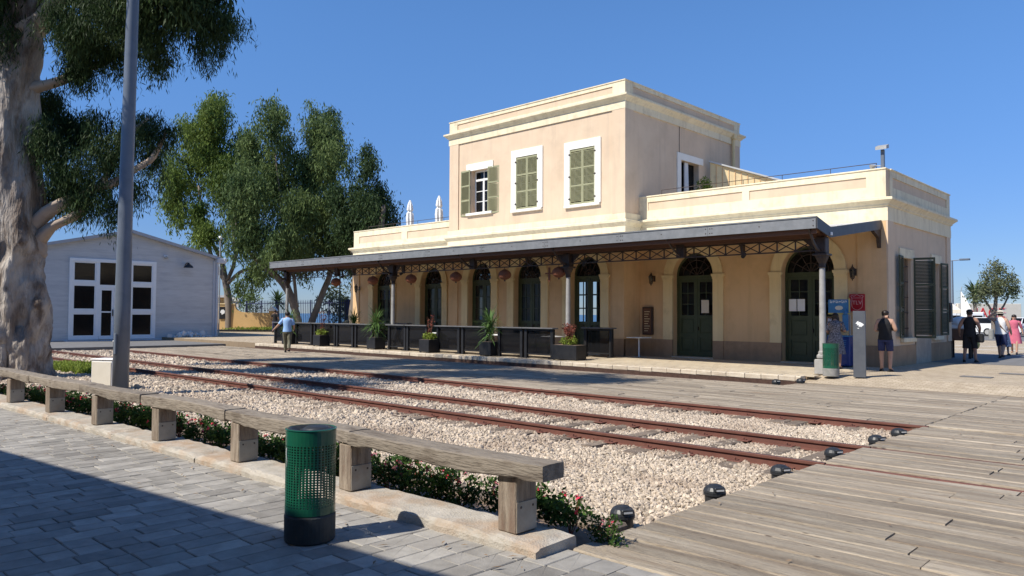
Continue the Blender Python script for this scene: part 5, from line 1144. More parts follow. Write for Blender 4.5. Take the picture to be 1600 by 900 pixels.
t = thing('security_camera', 'small white dome camera on the shed wall above the entrance', 'camera', (SX, 19.6, 5.15)); MB().cbox(0, -.12, 0, .16, .12, .1, .02).build('bracket', M['whitepaint'], t); MB().ell((.12, 0, -.02), (.1, .12, .1), 10, 6).build('dome', M['galv'], t)
V, Fq = leafcloud(220, (0, 0, 0), (.5, 1.2, .3), .42, 9, .9); V[:, 2] = np.abs(V[:, 2]) * .9
o = fastmesh('plastic_bags', V, Fq, M['white']); o.location = (SX + .7, 20.9, 0); tag(o, 'crumpled white plastic bags lying at the foot of the shed', 'plastic bags')

# ================================================================== YELLOW WALL, FENCE, HEDGE PLANTER
A = Vector((-64.5, 29.6, 0)); B = Vector((-60.7, 33.5, 0)); u = (B - A).normalized(); nrm = Vector((u.y, -u.x, 0))
yw = thing('boundary_wall', 'yellow rendered garden wall with a curved step down beside the shed', 'wall', A, math.atan2(u.y, u.x))
Lw = (B - A).length
pr_ = [(-2, 0), (Lw, 0), (Lw, 1.72)] + [(Lw * .5 - .05 + .95 - .75 * math.sin(k / 8 * PI / 2) if 0 else Lw * .5 + .95 * (1 - k / 8), 1.72 + .68 * (1 - math.cos(k / 8 * PI / 2))) for k in range(0, 9)] + [(Lw * .5, 2.42), (-2, 2.42)]
MB().prism([(Lw, 0), (Lw, 1.7), (Lw * .62, 1.72), (Lw * .54, 1.78), (Lw * .49, 1.92), (Lw * .46, 2.15), (Lw * .45, 2.42), (-2, 2.42), (-2, 0)], 'y', 0, .35).build('wall', M['yellow'], yw)
MB().box(-2.05, -.05, 2.42, Lw * .45 + .05, .4, 2.50).build('coping', M['surround'], yw)
for (px, z) in ((Lw + .25, 1.95),): MB().cbox(px - .28, -.1, 0, px + .28, .45, z - .1, .02).build('pier', M['yellow'], yw); MB().prism([(px - .36, z - .1), (px + .36, z - .1), (px + .36, z), (px, z + .3), (px - .36, z)], 'y', -.18, .53).build('pier_cap', M['whitepaint'], yw)
MB().cbox(1.35, 1.4, 2.2, 2.35, 2.1, 2.7, .02).prism([(1.25, 2.7), (2.45, 2.7), (2.3, 2.95), (1.85, 3.05), (1.4, 2.95)], 'y', 1.3, 2.2).build('gate_pier_cap', M['whitepaint'], yw)
t = thing('wall_sign', 'small black sign with a white head-shaped logo on the yellow wall', 'sign', A + u * 1.45 - nrm * -.04 + Vector((0, 0, 1.15)), math.atan2(u.y, u.x)); 
MB().box(-.3, -.05, 0, .28, -.005, 1.05).build('sign_plate', M['blacksteel'], t); MB().prism([(-.2, .55), (-.12, .78), (.08, .82), (.2, .68), (.18, .5), (.05, .42), (-.05, .36), (-.1, .5)], 'y', -.06, -.052).build('logo', M['whitepaint'], t)
t = thing('gatehouse', 'low ochre hut with flat grey roof behind the yellow wall', 'hut', A + u * .2 + nrm * -2.5, math.atan2(u.y, u.x)); MB().box(-4, -.5, 0, .6, 1.5, 3.05).build('wall', M['yellow'], t); MB().box(-4.2, -.8, 3.05, .85, 1.8, 3.25).build('roof', M['shedtrim'], t)
hp = thing('hedge_planter', 'long dark planter box with yellow-green hedge before the yellow wall', 'planter', (-58.6, 30.4, .0), math.atan2(u.y, u.x)); MB().cbox(-2.6, -.3, 0, 4.6, .3, .32, .02).build('planter_box', M['blacksteel'], hp)
V, Fq = leafcloud(2200, (1.2, 0, .36), (3.4, .35, .17), .13, 5, .5); fastmesh('hedge', V, Fq, M['limeleaf'], hp)
fA = Vector((-69.7, 36.0, 0)); fB = Vector((-50.5, 36.8, 0)); fu = (fB - fA).normalized(); Lf = (fB - fA).length
fe = thing('picket_fence', 'tall blue-black steel picket fence between the yellow wall and the station', 'fence', fA, math.atan2(fu.y, fu.x))
b = MB(); n = int(Lf / .27)
for k in range(n): b.bar((k * .27, 0, .5), (k * .27, 0, 2.75), .035, .035, (0, 1, 0)); b.add([(k * .27 - .03, -.02, 2.75), (k * .27 + .03, -.02, 2.75), (k * .27, 0, 2.92), (k * .27, .02, 2.75)], [(0, 1, 2), (1, 3, 2), (3, 0, 2)])
b.build('pickets', M['navy'], fe, kind='stuff'); MB().box(0, -.03, 2.55, Lf, .03, 2.61).build('top_rail', M['navy'], fe); MB().box(0, -.03, .6, Lf, .03, .66).build('bottom_rail', M['navy'], fe)
for k in range(8): MB().cbox(k * 2.7 - .05, -.05, 0, k * 2.7 + .05, .05, 2.85, .01).build('fence_post', M['navy'], fe)
MB().cbox(-.2, -.15, 0, Lf, .15, .5, .02).build('plinth_wall', M['surround'], fe)
t = thing('dark_kiosk', 'dark box kiosk seen through the picket fence', 'kiosk', (-60.5, 42.5, 0), .7); MB().cbox(-1.0, -.8, 0.9, .8, .8, 3.0, .03).build('kiosk_box', M['blacksteel'], t); MB().cbox(-1.2, -1, 0, 3.0, 1.0, .9, .05).prism([(-1, .9), (2.8, .9), (1.8, 1.35), (-.2, 1.3)], 'y', -1.4, -.9).build('sand_base', M['surround'], t)

# ================================================================== CAFE TABLES, PLANTERS
TY = 20.12; sc_ = TY / 19.7
units = [(-35.06, -33.3), (-33.05, -31.7), (-31.41, -29.75), (-29.55, -28.35), (-28.11, -26.93), (-25.72, -24.66), (-24.49, -23.32), (-22.63, -21.41), (-21.19, -19.95), (-19.26, -18.16), (-17.95, -16.75)]
uw = ['leftmost, by the left canopy column', 'second from the left', 'third from the left', 'fourth from the left', 'fifth, left of the tall yucca', 'sixth, right of the tall yucca', 'seventh, left of the thin planter', 'eighth, right of the thin planter', 'ninth, left of the middle yucca', 'tenth, right of the middle yucca', 'rightmost of the row, beside the russet planter']
def bar_unit(x0, x1, y, label, rotz=0, grp='black bar tables with smoked panels along the platform'):
    t = thing('bar_table', label, 'bar table', (x0, y, .15), rotz, grp); L = x1 - x0
    MB().cbox(-.12, -.16, 1.04, L + .12, .16, 1.085, .006).build('table_top', M['tabletop'], t)
    MB().box(.06, -.03, .97, L - .06, .03, 1.04).build('top_rail', M['blacksteel'], t); MB().box(.06, -.025, .12, L - .06, .025, .17).build('bottom_rail', M['blacksteel'], t)
    for x in (0, L): MB().cbox(x - .06, -.06, 0, x + .06, .06, 1.04, .008).build('leg', M['blacksteel'], t); 
    for x in (0, L): MB().cbox(x - .12, -.12, 0, x + .12, .12, .015, .004).build('foot_plate', M['blacksteel'], t)
    MB().box(.06, -.006, .17, L - .06, .006, .97).build('smoked_panel', M['smoke'], t)
for (a, c), wd in zip(units, uw): bar_unit(a * sc_, c * sc_, TY, 'black bar table with grey top, ' + wd)
bar_unit(-17.35, -16.2, 22.3, 'single black bar table standing back near the fifth door', 0.0, 'black bar tables set back by the wall')
bar_unit(-31.3, -29.0, 23.3, 'long black bar table set back behind the planters', 0.0, 'black bar tables set back by the wall')
def cafe(x, y, label):
    t = thing('cafe_table', label, 'table', (x, y, .15), group='white pedestal cafe tables')
    MB().cbox(-.33, -.33, .70, .33, .33, .735, .006).build('table_top', M['whitepaint'], t); MB().lathe([(.028, .02), (.028, .70)], 0, 0, 10).build('pedestal', M['whitepaint'], t); MB().cbox(-.22, -.22, 0, .22, .22, .02, .005).build('base', M['galv'], t)
for x, wd in ((-32.6, 'leftmost behind the bar tables'), (-30.0, 'second from the left'), (-27.6, 'below the second lantern'), (-25.0, 'third door front'), (-21.4, 'fourth door front'), (-18.6, 'near the third column'), (-15.9, 'alone beside the menu board')):
    cafe(x * 1.0, 21.9 if x < -16 else 23.6, 'white square pedestal cafe table, ' + wd)
# yuccas and planters
def strap_leaves(n, h0, h1, length, wd, seed, spread=1.0):
    g = random.Random(seed); V = []; F_ = []
    for k in range(n):
        a = g.uniform(0, 2 * PI); el = g.uniform(-.5, 1.35) if spread >= 1 else g.uniform(.3, 1.45); L = length * g.uniform(.7, 1.1); z0 = g.uniform(h0, h1); m_ = 4; o = len(V); d = Vector((math.cos(a) * math.cos(el), math.sin(a) * math.cos(el), math.sin(el))); s = Vector((-math.sin(a), math.cos(a), 0)); p = Vector((0, 0, z0)); 
        for i in range(m_ + 1):
            t_ = i / m_; w_ = wd * (.6 + 1.2 * t_) * (1 - t_) ** .6 if i < m_ else .001; V += [p - s * w_, p + s * w_]; p = p + d * (L / m_); d = (d + Vector((0, 0, -.16 - .1 * t_))).normalized()
        for i in range(m_): F_.append((o + 2 * i, o + 2 * i + 1, o + 2 * i + 3, o + 2 * i + 2))
    return V, F_
def planter(kind, x, y, label, seed, z=.15, bw_=.30, bh=.52):
    t = thing('planter', label, 'planter', (x, y, z), group=None)
    MB().cbox(-bw_, -.28, .03, bw_, .28, bh, .012).build('planter_box', M['blacksteel'], t)
    b = MB()
    for sx_ in (-1, 1):
        for sy_ in (-1, 1): b.cbox(sx_ * (bw_ - .05) - .03, sy_ * .23 - .03, 0, sx_ * (bw_ - .05) + .03, sy_ * .23 + .03, .03, .004)
    b.build('feet', M['blacksteel'], t); MB().box(-bw_ + .03, -.25, bh - .02, bw_ - .03, .25, bh + .003).build('soil', M['soil'], t)
    if kind == 'yucca':
        MB().tube([(0, 0, bh), (.02, 0, bh + .5)], [.045, .035], 8).build('stem', M['bark2'], t); V, F_ = strap_leaves(170, bh + .15, bh + .8, .78, .021, seed); MB().add(V, F_).build('leaves', M['yucca'], t)
    if kind in ('thin', 'russet'):
        V, Fq = leafcloud(420, (0, 0, bh + .12), (.30, .26, .16), .10, seed, .45); fastmesh('ground_foliage', V, Fq, M['limeleaf'], t)
        m_ = M['redleaf']; g = random.Random(seed); b = MB(); Vs = []; Fs = []; off = 0
        for k in range(7 if kind == 'russet' else 3):
            a = g.uniform(0, 6.28); tip = Vector((.22 * math.cos(a), .15 * math.sin(a), bh + (.62 if kind == 'russet' else 1.0) * g.uniform(.8, 1.1))); b.tube([(tip.x * .2, tip.y * .2, bh), tip], .008, 4)
            for q in range(6): p = Vector((tip.x * .2, tip.y * .2, bh + .2)).lerp(tip, q / 5); V, Fq = leafcloud(16 if kind == 'russet' else 9, p, (.07, .07, .08), .075, seed * 31 + k * 7 + q, .45); Vs.append(V); Fs.append(Fq + off); off += len(V)
        b.build('stems', M['brownwood'], t); fastmesh('upper_foliage', np.concatenate(Vs), np.concatenate(Fs), m_, t)
    return t
planter('yucca', -34.2, 20.0, 'black planter with a yucca behind the man in the blue shirt', 1)
planter('thin', -31.2, 19.9, 'black planter with lime leaves and a thin russet stem, left group', 2)
planter('yucca', -27.0, 19.95, 'black planter with a tall drooping yucca left of the second column', 3)
planter('thin', -23.35, 19.85, 'black planter with lime leaves and a tall withered stem', 4)
planter('yucca', -20.1, 20.05, 'black planter with the big yucca in front of the middle doors', 5)
planter('russet', -16.35, 20.1, 'wide black planter with russet shrub and lime edging beside the third column', 6, bw_=.52)
planter('yucca', -33.6, 23.4, 'black planter with a yucca standing back by the left wall corner', 7)

# ================================================================== TREES
T1= [(-24.16,5.67,9.76,1.06,1.06),(-21.79,6.56,9.39,1.01,0.84),(-23.02,6.78,9.07,0.53,0.79),(-23.16,7.97,10.26,1.02,0.83),(-22.38,7.39,9.07,0.79,0.71),(-20.57,7.71,9.40,0.84,0.76),(-21.36,8.36,9.08,0.35,0.62),(-20.82,8.82,10.14,0.88,0.53),(-21.08,9.94,10.36,0.65,0.74),(-20.33,9.33,9.17,0.32,0.49),(-19.87,9.74,9.88,0.26,0.44),(-25.72,5.57,9.96,0.37,0.74),(-24.13,5.63,11.35,1.59,1.06),(-23.67,7.42,11.82,1.67,0.93),(-20.17,8.02,10.91,1.35,0.84),(-21.92,7.65,12.78,2.47,1.06),(-24.85,6.23,13.48,1.85,1.30),(-27.70,4.96,12.26,1.35,1.55),(-28.02,4.76,9.94,0.97,1.35),(-20.42,9.16,11.03,0.88,0.62),(-25.25,4.47,13.46,1.41,1.24),(-24.56,6.78,7.56,0.65,0.65),(-23.65,6.31,6.41,0.53,0.71),(-24.17,7.18,7.01,0.65,0.74),(-23.21,6.75,5.89,0.71,0.62),(-24.60,6.84,5.34,0.65,0.65),(-22.97,7.02,5.18,0.53,0.62),(-22.68,7.21,7.13,0.21,0.44),(-22.17,7.70,6.78,0.44,0.62),(-22.44,7.48,6.07,0.53,0.62),(-22.82,8.44,7.39,0.46,0.37),(-21.40,8.42,6.96,0.44,0.39),(-22.63,8.66,6.47,0.37,0.52),(-22.07,7.86,5.37,0.26,0.53),(-22.53,7.45,5.01,0.35,0.53),(-22.34,7.64,4.66,0.21,0.39),(-21.55,8.34,5.55,0.11,0.32),(-22.78,7.05,8.36,0.18,0.53),(-24.96,6.39,7.93,0.37,0.46)]
B1=[ [(-24.49,5.84,-0.30,1.10),(-24.37,5.92,0.41,0.88),(-24.30,5.93,1.46,0.74),(-24.30,5.87,2.70,0.67),(-24.29,5.85,3.58,0.74),(-24.32,5.75,5.00,0.67),(-24.33,5.67,6.41,0.64),(-24.26,5.66,8.00,0.58),(-24.11,5.74,9.41,0.53),(-23.94,5.81,11.35,0.42),(-23.71,5.94,13.12,0.28)],[(-24.04,5.80,9.41,0.39),(-23.58,6.21,9.94,0.25),(-23.25,6.50,10.65,0.19),(-22.72,6.96,11.54,0.14),(-22.06,7.54,12.43,0.09)],[(-24.30,5.57,9.23,0.35),(-24.48,5.36,10.11,0.21),(-24.90,4.90,11.35,0.16),(-25.26,4.49,12.76,0.09)],[(-24.01,5.91,7.86,0.18),(-23.62,6.27,7.97,0.14),(-23.23,6.63,8.15,0.12),(-23.32,7.21,8.61,0.11),(-22.99,7.52,8.76,0.09),(-22.52,7.94,9.28,0.09),(-21.98,8.42,9.98,0.05),(-21.18,9.15,10.52,0.04)],[(-24.13,5.99,3.85,0.21),(-23.69,6.37,4.47,0.18),(-23.24,6.79,4.79,0.14),(-22.72,7.26,5.10,0.12),(-22.33,7.62,5.28,0.11),(-21.87,8.04,5.68,0.09),(-21.55,8.33,5.99,0.07),(-21.25,8.58,6.78,0.04)],[(-24.03,6.09,3.50,0.23),(-23.64,6.44,4.03,0.14),(-23.31,6.74,4.24,0.12),(-23.01,7.01,4.48,0.11),(-22.97,7.04,4.79,0.05)],[(-23.96,6.15,3.67,0.25),(-23.83,6.29,3.32,0.16),(-23.74,6.38,3.27,0.05)],[(-22.72,7.26,5.10,0.09),(-22.45,7.49,5.54,0.07),(-22.18,7.71,6.34,0.05),(-21.65,8.18,7.05,0.04)],[(-23.69,6.37,4.47,0.09),(-23.55,6.47,5.35,0.07),(-23.40,6.56,6.24,0.05),(-23.19,6.72,7.12,0.04)],[(-24.18,5.84,5.88,0.21),(-23.87,6.11,6.32,0.11),(-23.80,6.12,7.65,0.09),(-23.44,6.47,7.30,0.05)] ]
T_left= [(-67.62,29.49,15.38,2.59,2.30),(-64.20,29.62,17.74,2.50,2.78),(-63.25,29.15,19.43,1.54,1.54),(-66.47,28.94,17.99,1.41,1.41),(-64.83,30.73,20.91,0.85,0.85),(-65.53,27.81,12.07,1.65,1.65),(-64.10,28.05,10.30,1.63,1.36),(-62.92,30.23,14.30,2.21,2.21),(-63.22,31.59,11.71,2.24,2.24),(-62.16,28.85,8.59,1.88,1.34),(-63.69,32.33,17.00,1.71,2.28),(-65.16,26.81,13.55,0.98,1.52)]
B_left=[ [(-63.31,31.11,-0.60,0.50),(-63.24,31.01,2.72,0.50),(-63.41,30.77,4.39,0.44),(-63.66,30.45,6.33,0.28),(-64.42,29.63,8.26,0.22),(-64.82,29.24,8.65,0.11)],[(-63.41,30.77,4.39,0.33),(-64.25,29.87,6.60,0.28),(-64.60,29.41,9.37,0.17),(-64.94,28.93,12.70,0.11)],[(-63.34,30.86,4.11,0.28),(-62.47,31.62,5.23,0.22),(-61.78,32.27,5.51,0.17)],[(-63.33,30.85,4.39,0.28),(-62.72,31.32,6.61,0.22),(-62.97,30.90,10.49,0.17),(-63.28,30.39,14.93,0.11)],[(-64.42,29.63,8.37,0.14),(-65.43,28.67,8.48,0.08),(-65.91,28.21,8.59,0.06)] ]
T_mid= [(-59.11,31.14,15.55,1.88,2.41),(-56.01,30.85,17.13,1.55,1.81),(-58.52,32.51,19.24,0.81,0.81),(-55.70,28.86,11.65,2.00,2.00),(-58.05,32.35,12.90,2.15,2.68),(-54.65,29.97,8.65,2.25,2.25),(-53.91,31.48,9.74,2.02,2.28),(-57.36,29.53,7.79,1.80,1.80),(-57.16,32.99,15.03,1.61,2.14),(-53.83,31.48,6.69,2.02,1.26),(-58.13,31.64,6.41,1.86,1.17),(-59.88,31.73,5.41,0.81,1.08),(-59.47,30.12,4.26,0.32,1.06)]
B_mid=[ [(-55.18,33.26,0.09,0.47),(-55.42,32.96,1.65,0.47),(-55.87,32.44,3.47,0.47),(-56.60,31.69,4.77,0.42),(-57.71,30.57,6.06,0.31),(-58.52,29.75,7.36,0.26),(-58.86,29.33,9.44,0.16),(-59.10,28.95,12.57,0.10)],[(-55.41,32.95,2.17,0.26),(-55.48,32.78,4.26,0.21),(-55.63,32.54,6.34,0.21),(-55.74,32.26,9.99,0.16)],[(-55.33,33.02,2.17,0.26),(-56.20,32.02,5.81,0.16),(-56.12,31.90,9.98,0.16),(-56.41,31.40,14.67,0.10)] ]
T_tall= [(-57.53,36.24,18.97,1.56,1.56),(-55.01,34.37,16.55,2.02,2.13),(-53.17,34.75,14.21,1.83,2.35),(-55.62,34.19,13.93,1.87,2.40),(-55.82,34.06,10.71,2.13,2.40),(-54.39,35.61,10.75,1.87,2.14),(-55.45,35.09,8.10,2.41,1.88),(-54.27,36.51,8.13,1.35,1.88),(-55.63,33.42,6.39,1.58,1.32),(-54.91,36.17,16.58,0.98,1.90),(-52.51,34.25,18.22,0.52,0.78)]
B_tall=[ [(-56.57,34.70,0.04,0.54),(-56.07,35.10,1.66,0.48),(-55.52,35.53,3.54,0.43),(-55.11,35.86,4.89,0.38),(-54.88,36.00,6.51,0.32),(-54.79,36.05,7.32,0.32),(-55.61,35.18,9.19,0.27),(-56.44,34.32,10.53,0.16)],[(-54.87,35.98,7.05,0.27),(-54.42,36.27,9.74,0.22),(-54.77,35.84,11.89,0.16),(-55.01,35.44,15.65,0.11)],[(-55.02,35.92,5.16,0.27),(-54.30,36.56,6.24,0.22),(-53.75,36.99,8.13,0.16)] ]
T_right= [(-50.8,34.6,9.0,1.7,1.8),(-51.4,34.2,11.6,1.3,1.5),(-49.2,35.6,6.2,1.4,.9),(-48.98,35.22,13.72,0.90,1.40),(-49.30,36.40,11.88,1.28,1.53),(-49.66,37.33,9.96,1.14,1.55),(-48.24,34.44,10.03,1.23,1.97),(-50.29,35.63,7.80,1.53,1.79),(-48.66,36.61,7.76,1.11,1.27),(-49.48,38.17,9.25,0.42,1.04),(-47.51,33.97,14.30,0.39,0.73),(-51.29,35.31,6.29,1.28,1.54),(-49.74,34.89,11.24,0.75,1.51)]
B_right=[ [(-49.45,35.94,-0.08,1.62),(-49.52,35.78,1.68,1.46),(-49.52,35.69,3.70,1.31),(-49.55,35.56,5.72,0.86),(-49.59,35.44,7.74,0.40),(-49.35,35.74,10.0,0.12)],[(-49.64,35.51,5.21,0.40),(-50.34,34.77,6.72,0.22),(-50.55,34.77,8.2,0.08)],[(-49.43,35.65,6.22,0.40),(-48.78,36.20,7.74,0.25),(-48.44,36.41,10.27,0.15)] ]
T_R= [(-13.17,67.33,4.5,.95,.95),(-12.91,67.54,5.6,.50,.75),(-13.75,66.82,3.85,.85,.60),(-12.77,67.76,3.8,.85,.6),(-12.25,68.2,4.6,.55,.6),(-14.1,66.5,3.4,.45,.3),(-12.0,68.45,3.9,.4,.5)]
B_R=[ [(-13.25,67.45,0.29,0.20),(-13.23,67.41,1.70,0.17),(-13.10,67.47,2.92,0.12),(-13.02,67.45,4.87,0.05)],[(-13.23,67.41,1.70,0.10),(-13.49,67.12,2.53,0.07),(-13.84,66.76,3.16,0.05)],[(-13.23,67.41,1.70,0.10),(-12.68,67.89,2.53,0.07),(-12.30,68.19,3.66,0.05)] ]

def leaves(clumps, dens, size, wr, seed, droop=1.6, strands=True, zmin=-9):
    """drooping sprays of slim leaves hung through each clump's volume"""
    g = np.random.RandomState(seed); Vs = []; n_tot = 0; sub = []
    for (cx, cy, cz, rx, rz) in clumps:
        ry = max(rx, .6) * .95
        for k in range(9):
            d = g.normal(size=3); d /= np.linalg.norm(d); d *= g.rand() ** .45 * .86; q = g.uniform(.26, .52)
            sub.append((cx + d[0] * rx, cy + d[1] * ry, cz + d[2] * rz, rx * q, rz * q * 1.35, g.uniform(.45, 1.25)))
    for (cx, cy, cz, rx, rz, wq) in sub:
        ry = rx; n_s = max(5, int(dens * wq * (rx * rz) * 1.15)); m = 9
        d = g.normal(size=(n_s, 3)); d /= np.linalg.norm(d, axis=1)[:, None]; rad = g.rand(n_s) ** .42
        p0 = np.array([cx, cy, cz]) + d * rad[:, None] * np.array([rx, ry, rz]) * 1.02
        hang = g.normal(size=(n_s, 3)) * .38; hang[:, 2] = -np.abs(g.normal(droop * .6, .35, n_s)); hang /= np.linalg.norm(hang, axis=1)[:, None]
        L = size * g.uniform(2.2, 5.0, n_s)
        t = g.rand(n_s, m); p = p0[:, None, :] + hang[:, None, :] * (t * L[:, None])[:, :, None] + g.normal(size=(n_s, m, 3)) * size * .45
        p = p.reshape(-1, 3); n = len(p)
        a = g.normal(size=(n, 3)) * .55; a[:, 2] -= droop * .7; a /= np.linalg.norm(a, axis=1)[:, None]
        b = np.cross(a, g.normal(size=(n, 3))); b /= np.linalg.norm(b, axis=1)[:, None]; l = size * g.uniform(.6, 1.25, n)[:, None]; w_ = l * wr
        Vs.append(np.stack([p, p + a * l * .45 + b * w_ * .5, p + a * l, p + a * l * .45 - b * w_ * .5], 1).reshape(-1, 3)); n_tot += n
    V = np.concatenate(Vs); return V, np.arange(len(V)).reshape(-1, 4)
def wood(branches, m, parent, lump=.12, seed=0, n=14, sub=4):
    g = random.Random(seed); first = True
    for br in branches:
        pts = [Vector(p[:3]) for p in br]; rad = [p[3] for p in br]; P = []; R_ = []
        k_ = 5 if first else 3
        for i in range(len(pts) - 1):
            p_1 = pts[max(i - 1, 0)]; p0 = pts[i]; p1 = pts[i + 1]; p2 = pts[min(i + 2, len(pts) - 1)]
            for j in range(k_):
                t = j / k_; P.append(.5 * ((2 * p0) + (p1 - p_1) * t + (2 * p_1 - 5 * p0 + 4 * p1 - p2) * t * t + (3 * p0 - p_1 - 3 * p1 + p2) * t ** 3)); R_.append(rad[i] + (rad[i + 1] - rad[i]) * t)
        P.append(pts[-1]); R_.append(rad[-1]); nn = 36 if (first and rad[0] > .8) else (n if rad[0] > .08 else 7)
        b = MB(); b.tube(P, R_, nn)
        ph = [g.uniform(0, 6.28) for _ in range(6)]
        for i in range(len(P)):
            r_ = R_[i]; c = P[i]
            for k in range(nn):
                idx = i * nn + k; v = Vector(b.v[idx]); a = 2 * PI * k / nn; s = 1 + lump * (.5 * math.sin(3 * a + ph[0] + i * .25) + .35 * math.sin(5 * a + ph[1] - i * .4) + .3 * math.sin(2 * a + i * .9 + ph[2]) + g.uniform(-.15, .15)); b.v[idx] = tuple(c + (v - c) * s)
        b.build('trunk' if first else 'branch', m, parent, smooth=True).matrix_parent_inverse = Matrix.Translation(-Vector(parent.location)); first = False
def roughen(o, amp, scale, cuts=2):
    from mathutils import noise
    bm = bmesh.new(); bm.from_mesh(o.data); bmesh.ops.subdivide_edges(bm, edges=bm.edges, cuts=cuts, use_grid_fill=True); bm.normal_update()
    for v in bm.verts:
        p = Vector((v.co.x * scale, v.co.y * scale, v.co.z * scale * .45)); a = noise.fractal(p, 1.0, 2.1, 5); r_ = abs(noise.noise(p * 1.7 + Vector((5, 3, 1))))
        am_ = amp * (.25 + .75 * max(0.0, min(1.0, 1.3 - v.co.z / 3.6))) if amp > .1 else amp; v.co += v.normal * (a * am_ + (.12 - r_) * am_ * 1.4)
    bm.to_mesh(o.data); bm.free()
def tree(name, label, T_, B_, dens, size, wr, ml, mb, seed, cat='tree', droop=1.6, group=None):
    t = thing(name, label, cat, B_[0][0][:3], group=group)
    wood(B_, mb, t, seed=seed)
    V, Fq = leaves(T_, dens, size, wr, seed, droop); V = V - np.array(t.location)
    fastmesh('crown', V, Fq, ml, t); print(label[:30], len(Fq)); return t
B1[0] = [(*p[:3], p[3] * .92) for p in B1[0]]
B1 = B1[:8]; B1[0] = [(*p[:3], p[3] * (.86 if p[2] < 1 else 1)) for p in B1[0]]
tr1 = thing('eucalyptus_tree', 'huge old eucalyptus with gnarled pale trunk at the left edge', 'tree', (-24.5, 5.85, -.2))
wood(B1, M['bark'], tr1, lump=.20, seed=2, n=14)
for ch in list(tr1.children):
    if ch.name.startswith('trunk'): roughen(ch, .17, 1.6, 3)
    else: ch.data.materials[0] = M['barkpale']
T1 += [(-18.5, 5.5, 12.6, 1.8, 1.0), (-17.0, 5.0, 13.4, 1.6, 1.0), (-15.9, 6.0, 12.6, 1.3, .8), (-20.0, 4.0, 12.6, 1.6, 1.0), (-14.9, 5.2, 13.0, 1.0, .7), (-20.5, 2.5, 10.8, 1.3, .8), (-19.0, 1.6, 10.9, 1.2, .7), (-18.2, 6.8, 11.2, 1.3, .6)]
near = [c for c in T1 if c[2] < 10.6 and c[3] < 1.3]; far_ = [c for c in T1 if not (c[2] < 10.6 and c[3] < 1.3)]
for nm, cl, de, sz in (('crown', near, 560, .165), ('upper_crown', far_, 200, .27)):
    V, Fq = leaves(cl, de, sz, .15 if sz < .2 else .2, 11, 2.0); fastmesh(nm, V - np.array(tr1.location), Fq, M['leaf1'], tr1); print(nm, len(Fq))
# roots and burls at the foot of the old trunk
b = MB(); g = random.Random(8)
for k in range(13):
    a = k / 13 * 2 * PI + g.uniform(-.2, .2); L = g.uniform(.92, 1.12); r_ = g.uniform(.13, .22)
    b.tube([(.55 * math.cos(a), .55 * math.sin(a), g.uniform(.9, 1.7)), (L * .72 * math.cos(a), L * .72 * math.sin(a), .32), (L * math.cos(a), L * math.sin(a), -.05), (L * 1.3 * math.cos(a), L * 1.3 * math.sin(a), -.3)], [r_ * .8, r_, r_ * .75, r_ * .3], 9)
roughen(b.build('root', M['bark'], tr1, smooth=True), .07, 2.0, 2)
B_left = [[(*p[:3], p[3] * .62) for p in b] for b in B_left]; B_mid = [[(*p[:3], p[3] * .58) for p in b] for b in B_mid]; B_tall = [[(*p[:3], p[3] * .58) for p in b] for b in B_tall]; B1[0] = [(*p[:3], p[3] * .93) for p in B1[0]]
tree('eucalyptus_tree', 'leftmost of the far eucalyptus group, light green crown above the shed eave', T_left, B_left, 62, .36, .26, M['leaf2'], M['bark2'], 21)
tree('eucalyptus_tree', 'low dark eucalyptus with forked leaning trunk in the middle of the group', T_mid, B_mid, 62, .36, .26, M['leaf3'], M['bark2'], 22)
tree('eucalyptus_tree', 'tallest grey-green eucalyptus left of the station terrace', T_tall, B_tall, 64, .35, .26, M['leaf3'], M['bark2'], 23)
tree('eucalyptus_tree', 'dark eucalyptus with thick trunk touching the left corner of the station', T_right, B_right, 80, .33, .26, M['leaf1'], M['bark2'], 24)
tree('street_tree', 'round olive-green tree in front of the graffitied lorry', T_R, B_R, 95, .20, .42, M['leaf4'], M['bark2'], 25, droop=.6)
tree('shrub_tree', 'pale green bushy tree behind the picket fence', [(-64, 42.8, 2.6, 2.6, 2.4), (-64.5, 42.6, 4.2, 1.6, 1.4), (-62.6, 43.6, 2.0, 2.0, 1.8), (-59.6, 45.6, 3.2, 1.6, 2.6)], [[(-63.9, 42.8, 0, .2), (-63.9, 42.8, 2.4, .12)]], 9, .36, .4, M['limeleaf'] if False else M['leaf4'], M['bark2'], 26, droop=.5)
tree('shrub_tree', 'small round tree behind the yellow wall', [(-75.3, 38.9, 2.8, 1.3, 1.4), (-75.1, 39.2, 3.7, .8, .7)], [[(-75.3, 38.9, 0, .15), (-75.3, 38.9, 2.6, .1)]], 16, .3, .4, M['leaf3'], M['bark2'], 27, droop=.5)
def palm(x, y, h, R_, label, seed):
    t = thing('palm_tree', label, 'palm tree', (x, y, 0)); MB().tube([(0, 0, 0), (.1, 0, h * .5), (0, 0, h)], [.24, .2, .2], 10).build('trunk', M['bark2'], t, smooth=True)
    V, F_ = strap_leaves(90, h - .2, h + .2, R_, R_ * .06, seed); MB().add(V, F_).build('crown', M['palm'], t)
palm(-82.1, 46.3, 3.0, 1.7, 'far fan palm seen above the picket fence', 1); palm(-23.4, 108.7, 4.4, 2.2, 'far palm left of the round tree', 2)
palm(-8.6, 118, 3.3, 2.0, 'distant palm right of the graffitied lorry', 3)

